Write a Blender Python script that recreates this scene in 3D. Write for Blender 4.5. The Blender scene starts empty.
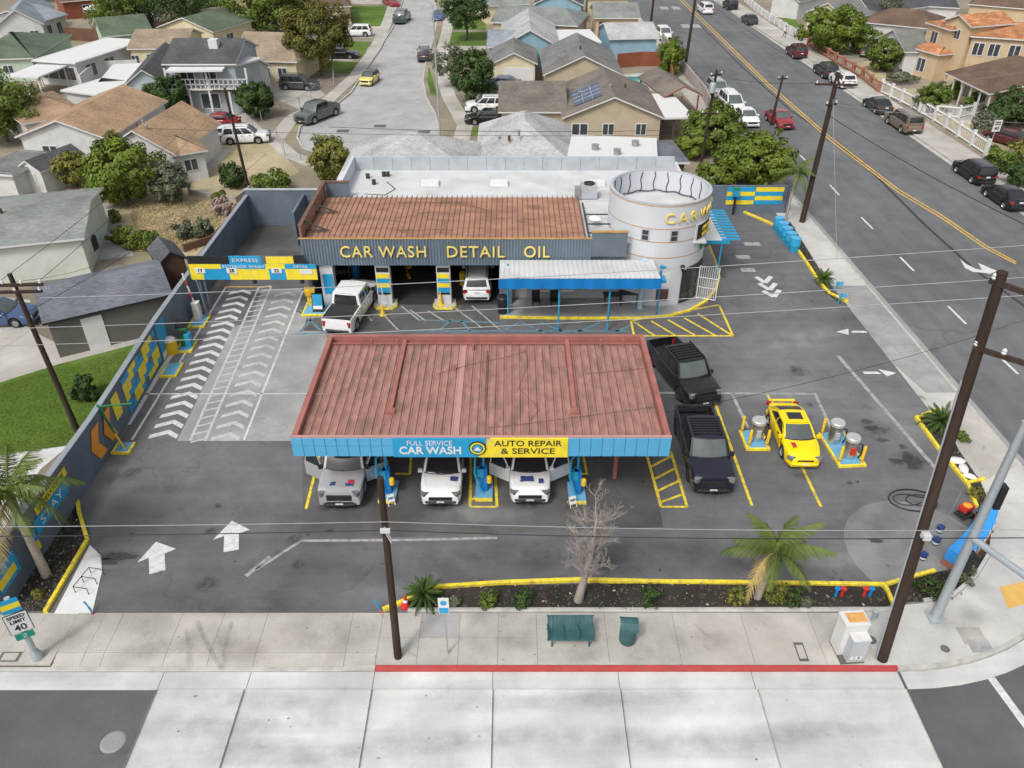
import bpy, math, random
import numpy as np
from mathutils import Vector, Matrix
R = math.radians
scn = bpy.context.scene
col = scn.collection

# ------------------------------------------------------------------ camera
CAM_H, FPX, TAN = 25.2, 800.0, 0.68
PITCH = math.atan(TAN); COS = math.cos(PITCH)
cd = bpy.data.cameras.new('camera'); cam = bpy.data.objects.new('camera', cd); col.objects.link(cam)
cam.location = (0, 0, CAM_H); cam.rotation_euler = (math.pi/2 - PITCH, 0, 0)
cd.sensor_width = 36; cd.lens = FPX/1024*36; cd.clip_start = .1; cd.clip_end = 3000
scn.camera = cam
# ------------------------------------------------------------------ sky and sun (thin overcast)
w = bpy.data.worlds.new('World'); scn.world = w; w.use_nodes = True
nt = w.node_tree; bg = nt.nodes['Background']
sky = nt.nodes.new('ShaderNodeTexSky'); sky.sky_type = 'NISHITA'; sky.sun_disc = False
SUN_EL, SUN_AZ = R(52), R(212)
sky.sun_elevation = SUN_EL; sky.sun_rotation = SUN_AZ; sky.air_density = 1.2; sky.dust_density = 5.0
hs = nt.nodes.new('ShaderNodeHueSaturation'); hs.inputs['Saturation'].default_value = .28
nt.links.new(sky.outputs[0], hs.inputs['Color']); nt.links.new(hs.outputs[0], bg.inputs[0])
bg.inputs[1].default_value = .15
sl = bpy.data.lights.new('sun', 'SUN'); sl.energy = 1.45; sl.angle = R(10); sl.color = (1, .965, .91)
so = bpy.data.objects.new('sun', sl); col.objects.link(so)
sd = Vector((math.sin(SUN_AZ)*math.cos(SUN_EL), math.cos(SUN_AZ)*math.cos(SUN_EL), math.sin(SUN_EL)))
so.rotation_euler = sd.to_track_quat('Z', 'Y').to_euler(); so.location = (0, 0, 60)
scn.view_settings.view_transform = 'Standard'; scn.view_settings.look = 'None'
scn.view_settings.exposure = 0.15; scn.view_settings.gamma = 1

# ------------------------------------------------------------------ measuring: the ground point seen at a pixel of the photograph
def at(px, py, z=0.0):
    u = py - (384 - FPX*TAN); k = CAM_H - z
    return Vector(((px-512)*k/(COS*u), k*(FPX/(COS*COS*u) - TAN), z))
def xy(px, py, z=0.0):
    p = at(px, py, z); return (p.x, p.y)

# ------------------------------------------------------------------ materials
MATS = {}
def mat(name, c, rough=.7, metal=0, var=.12, scale=1.5, bump=0, bscale=30, dirt=None, spec=.4, stretch=None):
    """plain painted / natural surface with uneven colour; dirt=(colour, amount, scale) adds stains"""
    if name in MATS: return MATS[name]
    m = bpy.data.materials.new(name); m.use_nodes = True; MATS[name] = m
    n = m.node_tree; L = n.links.new; b = n.nodes['Principled BSDF']
    b.inputs['Roughness'].default_value = rough; b.inputs['Metallic'].default_value = metal
    b.inputs['Specular IOR Level'].default_value = spec
    tc = n.nodes.new('ShaderNodeTexCoord'); src = tc.outputs['Object']
    oi = n.nodes.new('ShaderNodeObjectInfo')
    ad = n.nodes.new('ShaderNodeVectorMath'); ad.operation = 'ADD'; L(src, ad.inputs[0]); L(oi.outputs['Location'], ad.inputs[1]); src = ad.outputs[0]
    if stretch:
        mp = n.nodes.new('ShaderNodeMapping'); mp.inputs['Scale'].default_value = stretch; L(src, mp.inputs[0]); src = mp.outputs[0]
    nz = n.nodes.new('ShaderNodeTexNoise'); nz.inputs['Scale'].default_value = scale; nz.inputs['Detail'].default_value = 6; nz.inputs['Roughness'].default_value = .62; L(src, nz.inputs['Vector'])
    rp = n.nodes.new('ShaderNodeValToRGB'); L(nz.outputs['Fac'], rp.inputs[0])
    rp.color_ramp.elements[0].position = .28; rp.color_ramp.elements[1].position = .72
    lo = [max(0, x*(1-var)) for x in c]; hi = [min(1, x*(1+var)) for x in c]
    rp.color_ramp.elements[0].color = (*lo, 1); rp.color_ramp.elements[1].color = (*hi, 1)
    out = rp.outputs[0]
    if dirt:
        dc, amt, ds = dirt
        n2 = n.nodes.new('ShaderNodeTexNoise'); n2.inputs['Scale'].default_value = ds; n2.inputs['Detail'].default_value = 5; L(src, n2.inputs['Vector'])
        r2 = n.nodes.new('ShaderNodeValToRGB'); r2.color_ramp.elements[0].position = .48; r2.color_ramp.elements[1].position = .7
        r2.color_ramp.elements[0].color = (0, 0, 0, 1); r2.color_ramp.elements[1].color = (amt, amt, amt, 1); L(n2.outputs['Fac'], r2.inputs[0])
        mx = n.nodes.new('ShaderNodeMix'); mx.data_type = 'RGBA'; L(r2.outputs[0], mx.inputs[0]); L(out, mx.inputs[6]); mx.inputs[7].default_value = (*dc, 1); out = mx.outputs[2]
    L(out, b.inputs['Base Color'])
    if bump:
        n3 = n.nodes.new('ShaderNodeTexNoise'); n3.inputs['Scale'].default_value = bscale; n3.inputs['Detail'].default_value = 3; L(src, n3.inputs['Vector'])
        bp = n.nodes.new('ShaderNodeBump'); bp.inputs['Strength'].default_value = bump; bp.inputs['Distance'].default_value = .05
        L(n3.outputs['Fac'], bp.inputs['Height']); L(bp.outputs[0], b.inputs['Normal'])
    return m

def ground_mat(name, c, dark, light, big=.09, mid=.6, crack=None, stains=0, tint=None, fine=.25, spec=.25, streak=False):
    """asphalt / concrete in world coordinates: patches, mottling, grit, oil stains, sealed cracks"""
    m = bpy.data.materials.new(name); m.use_nodes = True; MATS[name] = m
    n = m.node_tree; L = n.links.new; b = n.nodes['Principled BSDF']; b.inputs['Roughness'].default_value = .85
    b.inputs['Specular IOR Level'].default_value = spec
    g = n.nodes.new('ShaderNodeNewGeometry'); pos = g.outputs['Position']
    def noise(s, d=5, r=.6, st=None, dist=0):
        v = pos
        if st:
            mp = n.nodes.new('ShaderNodeMapping'); mp.inputs['Scale'].default_value = st; L(pos, mp.inputs[0]); v = mp.outputs[0]
        t = n.nodes.new('ShaderNodeTexNoise'); t.inputs['Scale'].default_value = s; t.inputs['Detail'].default_value = d; t.inputs['Roughness'].default_value = r
        t.inputs['Distortion'].default_value = dist; L(v, t.inputs['Vector']); return t.outputs['Fac']
    def ramp(f, a, bb, ca, cb):
        r = n.nodes.new('ShaderNodeValToRGB'); L(f, r.inputs[0]); e = r.color_ramp.elements; e[0].position = a; e[1].position = bb
        e[0].color = (*ca, 1) if isinstance(ca, tuple) else (ca, ca, ca, 1); e[1].color = (*cb, 1) if isinstance(cb, tuple) else (cb, cb, cb, 1); return r.outputs[0]
    def mix(f, a, bb, mode='MIX'):
        x = n.nodes.new('ShaderNodeMix'); x.data_type = 'RGBA'; x.blend_type = mode
        if isinstance(f, float): x.inputs[0].default_value = f
        else: L(f, x.inputs[0])
        for k, q in ((6, a), (7, bb)):
            if isinstance(q, tuple): x.inputs[k].default_value = (*q, 1)
            else: L(q, x.inputs[k])
        return x.outputs[2]
    base = ramp(noise(big, 4, .55, dist=.6), .33, .67, tuple(x*dark for x in c), tuple(x*light for x in c))
    base = mix(1.0, base, ramp(noise(mid, 7, .65), .25, .75, .80, 1.18), 'MULTIPLY')
    if streak:
        base = mix(1.0, base, ramp(noise(.5, 4, .6, (1.6, .12, 1) if streak is True else (.10, 1.9, 1)), .3, .7, .86, 1.1), 'MULTIPLY')
    base = mix(1.0, base, ramp(noise(28, 3, .7), .2, .8, 1-fine, 1+fine), 'MULTIPLY')
    if tint: base = mix(ramp(noise(.16, 5, .6), .5, .72, 0., .55), base, tint)
    if stains:
        base = mix(ramp(noise(.55, 6, .7, dist=1.2), .60, .70, 0., stains), base, tuple(x*.32 for x in c))
    if crack:
        v = n.nodes.new('ShaderNodeTexVoronoi'); v.feature = 'DISTANCE_TO_EDGE'; v.inputs['Scale'].default_value = crack[0]
        wv = n.nodes.new('ShaderNodeVectorMath'); wv.operation = 'ADD'
        t = n.nodes.new('ShaderNodeTexNoise'); t.inputs['Scale'].default_value = .9; t.inputs['Detail'].default_value = 6; L(pos, t.inputs['Vector'])
        sc = n.nodes.new('ShaderNodeVectorMath'); sc.operation = 'SCALE'; sc.inputs[3].default_value = 2.2; L(t.outputs['Color'], sc.inputs[0])
        L(pos, wv.inputs[0]); L(sc.outputs[0], wv.inputs[1]); L(wv.outputs[0], v.inputs['Vector'])
        cr = ramp(v.outputs['Distance'], crack[1], crack[1]*2.5, 1., 0.)
        gate = ramp(noise(.11, 3), .47, .56, 0., crack[2])
        base = mix(mix(1.0, cr, gate, 'MULTIPLY'), base, tuple(x*.42 for x in c))
    L(base, b.inputs['Base Color'])
    bp = n.nodes.new('ShaderNodeBump'); bp.inputs['Strength'].default_value = .35; bp.inputs['Distance'].default_value = .02
    L(noise(22, 4, .7), bp.inputs['Height']); L(bp.outputs[0], b.inputs['Normal'])
    return m

def shingle_mat(name, c, row=.16, var=.16, dirt=None):
    m = bpy.data.materials.new(name); m.use_nodes = True; MATS[name] = m
    n = m.node_tree; L = n.links.new; b = n.nodes['Principled BSDF']; b.inputs['Roughness'].default_value = .9; b.inputs['Specular IOR Level'].default_value = .2
    uv = n.nodes.new('ShaderNodeUVMap')
    br = n.nodes.new('ShaderNodeTexBrick'); L(uv.outputs[0], br.inputs[0]); br.inputs['Scale'].default_value = 1
    br.inputs['Brick Width'].default_value = row*2.2; br.inputs['Row Height'].default_value = row; br.inputs['Mortar Size'].default_value = row*.09; br.inputs['Bias'].default_value = -.1
    br.inputs['Color1'].default_value = (*[x*(1-var) for x in c], 1); br.inputs['Color2'].default_value = (*[min(1, x*(1+var)) for x in c], 1); br.inputs['Mortar'].default_value = (*[x*.6 for x in c], 1)
    g = n.nodes.new('ShaderNodeNewGeometry'); t = n.nodes.new('ShaderNodeTexNoise'); t.inputs['Scale'].default_value = .45; t.inputs['Detail'].default_value = 6; L(g.outputs['Position'], t.inputs['Vector'])
    r = n.nodes.new('ShaderNodeValToRGB'); r.color_ramp.elements[0].position = .3; r.color_ramp.elements[1].position = .7
    r.color_ramp.elements[0].color = (.72, .72, .72, 1); r.color_ramp.elements[1].color = (1.15, 1.13, 1.1, 1); L(t.outputs['Fac'], r.inputs[0])
    x = n.nodes.new('ShaderNodeMix'); x.data_type = 'RGBA'; x.blend_type = 'MULTIPLY'; x.inputs[0].default_value = 1; L(br.outputs[0], x.inputs[6]); L(r.outputs[0], x.inputs[7])
    L(x.outputs[2], b.inputs['Base Color'])
    bp = n.nodes.new('ShaderNodeBump'); bp.inputs['Strength'].default_value = .5; bp.inputs['Distance'].default_value = .03; bp.invert = True
    L(br.outputs['Fac'], bp.inputs['Height']); L(bp.outputs[0], b.inputs['Normal'])
    return m

def leaf_mat(name, c, var=.35, trans=.25):
    m = bpy.data.materials.new(name); m.use_nodes = True; MATS[name] = m
    n = m.node_tree; L = n.links.new; b = n.nodes['Principled BSDF']; b.inputs['Roughness'].default_value = .6; b.inputs['Specular IOR Level'].default_value = .25
    g = n.nodes.new('ShaderNodeNewGeometry')
    t = n.nodes.new('ShaderNodeTexNoise'); t.inputs['Scale'].default_value = 1.1; t.inputs['Detail'].default_value = 3; L(g.outputs['Position'], t.inputs['Vector'])
    ma = n.nodes.new('ShaderNodeMath'); ma.operation = 'MULTIPLY_ADD'; L(g.outputs['Random Per Island'], ma.inputs[0]); ma.inputs[1].default_value = .45
    L(t.outputs['Fac'], ma.inputs[2])
    r = n.nodes.new('ShaderNodeValToRGB'); L(ma.outputs[0], r.inputs[0]); e = r.color_ramp.elements
    e[0].position = .35; e[1].position = 1.0
    c = [x*1.15 for x in c]; e[0].color = (*[x*(1-var) for x in c], 1); e[1].color = (c[0]*(1+var*1.35), c[1]*(1+var), c[2]*(1+var*.6), 1)
    L(r.outputs[0], b.inputs['Base Color'])
    if trans:
        tr = n.nodes.new('ShaderNodeBsdfTranslucent'); L(r.outputs[0], tr.inputs[0]); mx = n.nodes.new('ShaderNodeMixShader'); mx.inputs[0].default_value = trans
        L(b.outputs[0], mx.inputs[1]); L(tr.outputs[0], mx.inputs[2]); L(mx.outputs[0], n.nodes['Material Output'].inputs[0])
    return m

def paint_mat(name, c, metallic=0.0, rough=.28):
    """car paint with a clear coat and a film of dust"""
    if name in MATS: return MATS[name]
    m = mat(name, c, rough, metallic, .06, 2.5)
    b = m.node_tree.nodes['Principled BSDF']; b.inputs['Coat Weight'].default_value = .6; b.inputs['Coat Roughness'].default_value = .12
    return m

def stain_mat(name, c, amt, scale=1.2, soft=True):
    """a thin film on the ground: opaque in the middle, broken up by noise, gone at the rim"""
    m = bpy.data.materials.new(name); m.use_nodes = True; MATS[name] = m
    n = m.node_tree; L = n.links.new; b = n.nodes['Principled BSDF']; b.inputs['Base Color'].default_value = (*c, 1); b.inputs['Roughness'].default_value = .7
    tc = n.nodes.new('ShaderNodeTexCoord'); gr = n.nodes.new('ShaderNodeTexGradient'); gr.gradient_type = 'SPHERICAL'; L(tc.outputs['Object'], gr.inputs[0])
    g = n.nodes.new('ShaderNodeNewGeometry'); t = n.nodes.new('ShaderNodeTexNoise'); t.inputs['Scale'].default_value = scale; t.inputs['Detail'].default_value = 6; t.inputs['Roughness'].default_value = .65; L(g.outputs['Position'], t.inputs['Vector'])
    r = n.nodes.new('ShaderNodeValToRGB'); r.color_ramp.elements[0].position = .34; r.color_ramp.elements[1].position = .66; L(t.outputs['Fac'], r.inputs[0])
    r2 = n.nodes.new('ShaderNodeValToRGB'); r2.color_ramp.elements[1].position = .6; L(gr.outputs['Fac'], r2.inputs[0])
    a = n.nodes.new('ShaderNodeMath'); a.operation = 'MULTIPLY'; L(r.outputs[0], a.inputs[0]); a.inputs[1].default_value = amt
    a2 = n.nodes.new('ShaderNodeMath'); a2.operation = 'MULTIPLY'; L(a.outputs[0], a2.inputs[0])
    if soft: L(r2.outputs[0], a2.inputs[1])
    else: a2.inputs[1].default_value = 1
    L(a2.outputs[0], b.inputs['Alpha']); return m

def glass_mat(name, c=(.02, .024, .028), rough=.06):
    m = mat(name, c, rough, 0, .25, 1.2); m.node_tree.nodes['Principled BSDF'].inputs['Specular IOR Level'].default_value = .7
    return m

# ------------------------------------------------------------------ mesh builder
class MB:
    def __init__(s): s.sharp = 34; s.v = []; s.f = []; s.m = []; s.sm = []; s.uv = {}
    def face(s, pts, m=0, smooth=False, uv=None):
        i = len(s.v); s.v += [tuple(p) for p in pts]; s.f.append(tuple(range(i, i+len(pts)))); s.m.append(m); s.sm.append(smooth)
        if uv: s.uv[len(s.f)-1] = uv
        return s
    def box(s, c, d, rz=0, m=0, rot=None, taper=1):
        hx, hy, hz = d[0]/2, d[1]/2, d[2]/2
        M_ = rot if rot is not None else Matrix.Rotation(rz, 3, 'Z')
        P = []
        for sz, tt in ((-1, 1), (1, taper)):
            for sx, sy in ((-1, -1), (1, -1), (1, 1), (-1, 1)):
                P.append(Vector(c) + M_ @ Vector((sx*hx*tt, sy*hy*tt, sz*hz)))
        i = len(s.v); s.v += [tuple(p) for p in P]
        for q in ((3, 2, 1, 0), (4, 5, 6, 7), (0, 1, 5, 4), (1, 2, 6, 5), (2, 3, 7, 6), (3, 0, 4, 7)):
            s.f.append(tuple(i+k for k in q)); s.m.append(m); s.sm.append(False)
        return s
    def bx(s, x0, x1, y0, y1, z0, z1, m=0):
        return s.box(((x0+x1)/2, (y0+y1)/2, (z0+z1)/2), (abs(x1-x0), abs(y1-y0), abs(z1-z0)), 0, m)
    def prism(s, poly, z0, z1, m=0, side=None, bottom=True):
        a = sum(poly[i][0]*poly[(i+1) % len(poly)][1]-poly[(i+1) % len(poly)][0]*poly[i][1] for i in range(len(poly)))
        if a < 0: poly = poly[::-1]
        n = len(poly); i = len(s.v); side = m if side is None else side
        s.v += [(p[0], p[1], z0) for p in poly] + [(p[0], p[1], z1) for p in poly]
        s.f.append(tuple(i+n+k for k in range(n))); s.m.append(m); s.sm.append(False)
        if bottom: s.f.append(tuple(i+n-1-k for k in range(n))); s.m.append(m); s.sm.append(False)
        for k in range(n):
            q = (k+1) % n; s.f.append((i+k, i+q, i+n+q, i+n+k)); s.m.append(side); s.sm.append(False)
        return s
    def tube(s, p0, p1, r0, r1=None, n=10, m=0, caps=True, smooth=True):
        return s.path([p0, p1], [r0, r0 if r1 is None else r1], n, m, caps, smooth)
    def path(s, pts, rad, n=8, m=0, caps=True, smooth=True):
        pts = [Vector(p) for p in pts]
        if not isinstance(rad, (list, tuple)): rad = [rad]*len(pts)
        rings = []
        up = None
        for k, p in enumerate(pts):
            d = (pts[min(k+1, len(pts)-1)]-pts[max(k-1, 0)]).normalized()
            if up is None: up = Vector((0, 0, 1)) if abs(d.z) < .9 else Vector((1, 0, 0))
            a = d.cross(up).normalized(); b = d.cross(a).normalized(); up = a.cross(d).normalized()
            i = len(s.v); rings.append(i)
            for q in range(n):
                t = 2*math.pi*q/n; s.v.append(tuple(p + (a*math.cos(t)+b*math.sin(t))*rad[k]))
        for k in range(len(rings)-1):
            for q in range(n):
                q2 = (q+1) % n; s.f.append((rings[k]+q2, rings[k]+q, rings[k+1]+q, rings[k+1]+q2)); s.m.append(m); s.sm.append(smooth)
        if caps:
            s.f.append(tuple(rings[0]+q for q in range(n))); s.f.append(tuple(rings[-1]+n-1-q for q in range(n))); s.m += [m, m]; s.sm += [False, False]
        return s
    def rev(s, prof, n=20, m=0, c=(0, 0, 0), caps=True, smooth=True, axis='Z'):
        rings = []
        for r, z in prof:
            i = len(s.v); rings.append(i)
            for q in range(n):
                t = 2*math.pi*q/n; a, b = r*math.cos(t), r*math.sin(t)
                s.v.append((c[0]+a, c[1]+b, c[2]+z) if axis == 'Z' else (c[0]+a, c[1]-z, c[2]+b))
        for k in range(len(rings)-1):
            for q in range(n):
                q2 = (q+1) % n; s.f.append((rings[k]+q, rings[k]+q2, rings[k+1]+q2, rings[k+1]+q)); s.m.append(m); s.sm.append(smooth)
        if caps:
            s.f.append(tuple(rings[0]+n-1-q for q in range(n))); s.f.append(tuple(rings[-1]+q for q in range(n))); s.m += [m, m]; s.sm += [False, False]
        return s
    def strip(s, pts, wd, z, m=0, closed=False):
        """flat band of width wd along a 2-D polyline"""
        P = [Vector((p[0], p[1])) for p in pts]; n = len(P); Lf, Rt = [], []
        for k in range(n):
            a = P[k-1] if (k or closed) else None; b = P[(k+1) % n] if (k < n-1 or closed) else None
            d1 = (P[k]-a).normalized() if a is not None else None; d2 = (b-P[k]).normalized() if b is not None else None
            d = ((d1 or d2)+(d2 or d1)).normalized(); nn = Vector((-d.y, d.x)); c = nn.dot(Vector((-(d1 or d2).y, (d1 or d2).x)))
            o = nn*(wd/2/max(c, .4)); Lf.append(P[k]+o); Rt.append(P[k]-o)
        for k in range(n if closed else n-1):
            q = (k+1) % n; s.face([(*Rt[k], z), (*Rt[q], z), (*Lf[q], z), (*Lf[k], z)], m)
        return s
    def kerb(s, pts, wd, z0, z1, m=0, closed=False):
        """raised band (kerb) along a 2-D polyline"""
        P = [Vector((p[0], p[1])) for p in pts]; n = len(P); Lf, Rt = [], []
        for k in range(n):
            a = P[k-1] if (k or closed) else None; b = P[(k+1) % n] if (k < n-1 or closed) else None
            d1 = (P[k]-a).normalized() if a is not None else None; d2 = (b-P[k]).normalized() if b is not None else None
            d = ((d1 or d2)+(d2 or d1)).normalized(); nn = Vector((-d.y, d.x)); c = nn.dot(Vector((-(d1 or d2).y, (d1 or d2).x)))
            o = nn*(wd/2/max(c, .4)); Lf.append(P[k]+o); Rt.append(P[k]-o)
        for k in range(n if closed else n-1):
            q = (k+1) % n; i = len(s.v); bv = .09
            def inset(a, b): return a*(1-bv)+b*bv
            ring = lambda A, B: [(*A, z0), (*A, z1-.012), (*inset(A, B), z1), (*inset(B, A), z1), (*B, z1-.012), (*B, z0)]
            s.v += ring(Rt[k], Lf[k]) + ring(Rt[q], Lf[q])
            for e in range(5): s.f.append((i+e, i+6+e, i+7+e, i+1+e)); s.m.append(m); s.sm.append(False)
            if not closed and k == 0: s.f.append(tuple(i+e for e in range(6))); s.m.append(m); s.sm.append(False)
            if not closed and k == n-2: s.f.append(tuple(i+11-e for e in range(6))); s.m.append(m); s.sm.append(False)
        return s
    def mesh(s, name, mats):
        me = bpy.data.meshes.new(name); me.from_pydata(s.v, [], s.f)
        for m in (mats if isinstance(mats, (list, tuple)) else [mats]): me.materials.append(MATS[m] if isinstance(m, str) else m)
        me.polygons.foreach_set('material_index', s.m); me.polygons.foreach_set('use_smooth', s.sm)
        if s.uv:
            ul = me.uv_layers.new(name='UVMap')
            for fi, uv in s.uv.items():
                for k, li in enumerate(me.polygons[fi].loop_indices): ul.data[li].uv = uv[k]
        me.update(); me.set_sharp_from_angle(angle=R(s.sharp)); return me
    def build(s, name, mats, parent=None, loc=None, rz=None):
        return link(name, s.mesh(name, mats), parent, loc, rz)

def link(name, me, parent=None, loc=None, rz=None, scale=None):
    o = bpy.data.objects.new(name, me); col.objects.link(o)
    if parent is not None: o.parent = parent
    if loc is not None: o.location = loc
    if rz is not None: o.rotation_euler[2] = rz
    if scale is not None: o.scale = scale
    return o
def tag(o, label, cat, group=None):
    o['label'] = label; o['category'] = cat
    if group: o['group'] = group
    return o
def thing(name, label, cat, loc=(0, 0, 0), rz=0, group=None):
    o = bpy.data.objects.new(name, None); col.objects.link(o); o.empty_display_size = .2
    o.location = loc; o.rotation_euler[2] = rz
    return tag(o, label, cat, group)
def struct(o): o['kind'] = 'structure'; return o
def copy_tree(o, parent=None):
    c = o.copy(); col.objects.link(c); c.parent = parent
    for ch in [x for x in o.children]: copy_tree(ch, c)
    return c
_txt = {}
def text_mesh(s, size, depth, mname, width=1.0, bold=0.0, align='CENTER', spacing=1.0):
    cu = bpy.data.curves.new('lettering', 'FONT'); cu.body = s; cu.size = size; cu.extrude = depth/2; cu.align_x = align; cu.align_y = 'CENTER'; cu.space_character = spacing; cu.offset = bold; cu.resolution_u = 3; cu.space_line = .85
    o = bpy.data.objects.new('lettering', cu); col.objects.link(o)
    dg = bpy.context.evaluated_depsgraph_get(); me = bpy.data.meshes.new_from_object(o.evaluated_get(dg)); bpy.data.objects.remove(o); bpy.data.curves.remove(cu)
    me.materials.clear(); me.materials.append(MATS[mname]); me.transform(Matrix.Diagonal((width, 1, 1, 1))); return me
def text(s, size, mname, parent, loc, rot=(math.pi/2, 0, 0), depth=.02, name='lettering', fit=None, **k):
    me = text_mesh(s, size, depth, mname, **k)
    if fit:                                            # stretch the word to a measured width
        xs_ = [v.co.x for v in me.vertices]; f = fit/(max(xs_)-min(xs_)); me.transform(Matrix.Diagonal((f, 1, 1, 1)))
    o = link(name, me, parent, loc); o.rotation_euler = rot; return o
# ------------------------------------------------------------------ surface materials
ground_mat('lot_asphalt', (.131, .132, .138), .76, 1.22, .085, .8, crack=(.11, .0045, .25), stains=.38, streak='x', fine=.35)
ground_mat('street_asphalt', (.135, .138, .143), .86, 1.14, .07, .5, crack=(.09, .006, .3), stains=.15, streak=True)
ground_mat('near_asphalt', (.104, .110, .114), .88, 1.1, .12, .5, stains=.2)
ground_mat('old_asphalt', (.36, .358, .352), .93, 1.06, .08, .4, crack=(.1, .004, .3), stains=.1)
ground_mat('walk_concrete', (.415, .398, .365), .80, 1.14, .25, .6, stains=.34, tint=(.40, .36, .31), fine=.2)
ground_mat('new_concrete', (.49, .48, .46), .86, 1.08, .2, .5, stains=.12, fine=.1)
ground_mat('pad_concrete', (.545, .55, .54), .84, 1.08, .22, .45, stains=.2, fine=.16, streak='x')
ground_mat('lot_concrete', (.31, .308, .302), .75, 1.2, .2, .6, stains=.3, crack=(.18, .004, .3), fine=.15)
ground_mat('pad_old', (.225, .225, .222), .8, 1.15, .25, .7, stains=.3, fine=.2)
ground_mat('dark_concrete', (.105, .103, .10), .65, 1.3, .25, .6, stains=.5, fine=.15)  # darker concrete tone with blotches
ground_mat('joint', (.14, .13, .115), .8, 1.1)
ground_mat('soil', (.25, .215, .165), .7, 1.2, .12, .8, tint=(.24, .23, .12), fine=.3)
ground_mat('dry_grass', (.40, .34, .215), .75, 1.2, .15, 1.0, tint=(.20, .20, .07), fine=.35)
ground_mat('lawn', (.082, .145, .02), .75, 1.25, .2, 1.2, tint=(.16, .19, .06), fine=.4)
ground_mat('mulch', (.03, .026, .023), .7, 1.4, .6, 2.5, fine=.5, tint=(.07, .055, .042))
mat('yellow_paint', (.78, .62, .04), .6, var=.2, scale=3, dirt=((.40, .32, .12), .8, 5))
mat('red_kerb', (.42, .055, .05), .7, var=.12, scale=1.5, dirt=((.30, .10, .09), .5, 2))
mat('white_mark', (.58, .58, .58), .8, var=.2, scale=3.5, dirt=((.30, .30, .30), .4, 9))
mat('soft_mark', (.47, .47, .46), .85, var=.15, scale=2.5, dirt=((.28, .28, .275), .5, 6))
mat('faint_mark', (.34, .34, .33), .85, var=.2, scale=2.5, dirt=((.14, .14, .14), .85, 3))
mat('yellow_mark', (.74, .56, .03), .8, var=.15, scale=2.5, dirt=((.22, .2, .1), .75, 4))
mat('amber_mark', (.60, .37, .06), .8, var=.15, scale=2.5, dirt=((.2, .17, .1), .7, 4))
mat('teal_mark', (.10, .22, .29), .8, var=.25, scale=2.5, dirt=((.10, .11, .12), .9, 3))
mat('tar', (.035, .035, .037), .8, var=.2, scale=2); mat('stain', (.065, .064, .064), .7, var=.25, scale=3)
mat('kerb_concrete', (.44, .43, .405), .85, var=.15, scale=1.2, dirt=((.25, .23, .2), .5, 2))

def westc(d): return 25.65 - .026*d
def eastc(d): return 44.05 - .03*d
ROAD = -.15
KY = at(500, 669).y                       # front kerb line
WALK_IN = at(500, 613).y                  # back of the front pavement
arc = [(14.3+10.6*math.sin(R(a)), KY+10.6-10.6*math.cos(R(a))) for a in range(0, 91, 9)]
west_kerb = [(-130, KY)] + arc + [(westc(d), d) for d in (32, 60, 100, 150, 200, 300)]
culR = [xy(*p) for p in ((441, 152), (440, 135), (435, 113), (426, 97), (423, 80), (425, 65), (433, 40), (438, 15), (434, 0))]
culL = [xy(*p) for p in ((403, 0), (393, 27), (368, 65), (351, 92), (331, 108), (300, 126), (297, 137), (303, 148), (325, 157))]
culR.append((culR[-1][0]-6, 300)); culL.insert(0, (culL[0][0]-10, 300))
cul = culR + culL                                  # right side going away, then left side coming back
# ------------------------------------------------------------------ ground
g = MB().face([(-900, -300, -.2), (900, -300, -.2), (900, 1500, -.2), (-900, 1500, -.2)]).build('ground', 'soil'); struct(g)
wk = [(-130, KY), (-21.0, KY), (-21.0, KY+.75), (-5.06, KY+.75), (-5.06, KY)] + west_kerb[1:]
blk = MB(); blk.prism(wk + list(reversed(culR)) + list(reversed(culL)) + [(-130, 300)], -.2, 0, 0, 1, bottom=False)
struct(blk.build('west_terrain', ['soil', 'kerb_concrete']))
ek = [(eastc(d), d) for d in (22, 60, 100, 150, 200, 300)]
struct(MB().prism(ek + [(190, 300), (190, 22)], -.2, 0, 0, 1, bottom=False).build('east_terrain', ['soil', 'kerb_concrete']))
fs = struct(MB().face([(-130, -30, ROAD), (190, -30, ROAD), (190, KY+.1, ROAD), (-130, KY+.1, ROAD)]).build('front_street', 'near_asphalt'))
cs = struct(MB().face([(13, KY-.3, ROAD+.004), (80, KY-.3, ROAD+.004), (60, 300, ROAD+.004), (13, 300, ROAD+.004)]).build('cross_street', 'street_asphalt'))
side = struct(MB().face([(-36, 60, ROAD+.004), (-6, 60, ROAD+.004), (-6, 300, ROAD+.004), (-48, 300, ROAD+.004)]).build('side_street', 'old_asphalt'))
lot = struct(MB().face([(-19.95, WALK_IN-.02, .004), (14.3, WALK_IN-.02, .004), (19.0, WALK_IN+1.5, .004), (21.2, WALK_IN+5, .004), (westc(32)-2.45, 32, .004), (westc(62.5)-2.45, 62.5, .004), (-19.95, 62.5, .004)]).build('car_wash_lot', 'lot_asphalt'))
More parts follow.
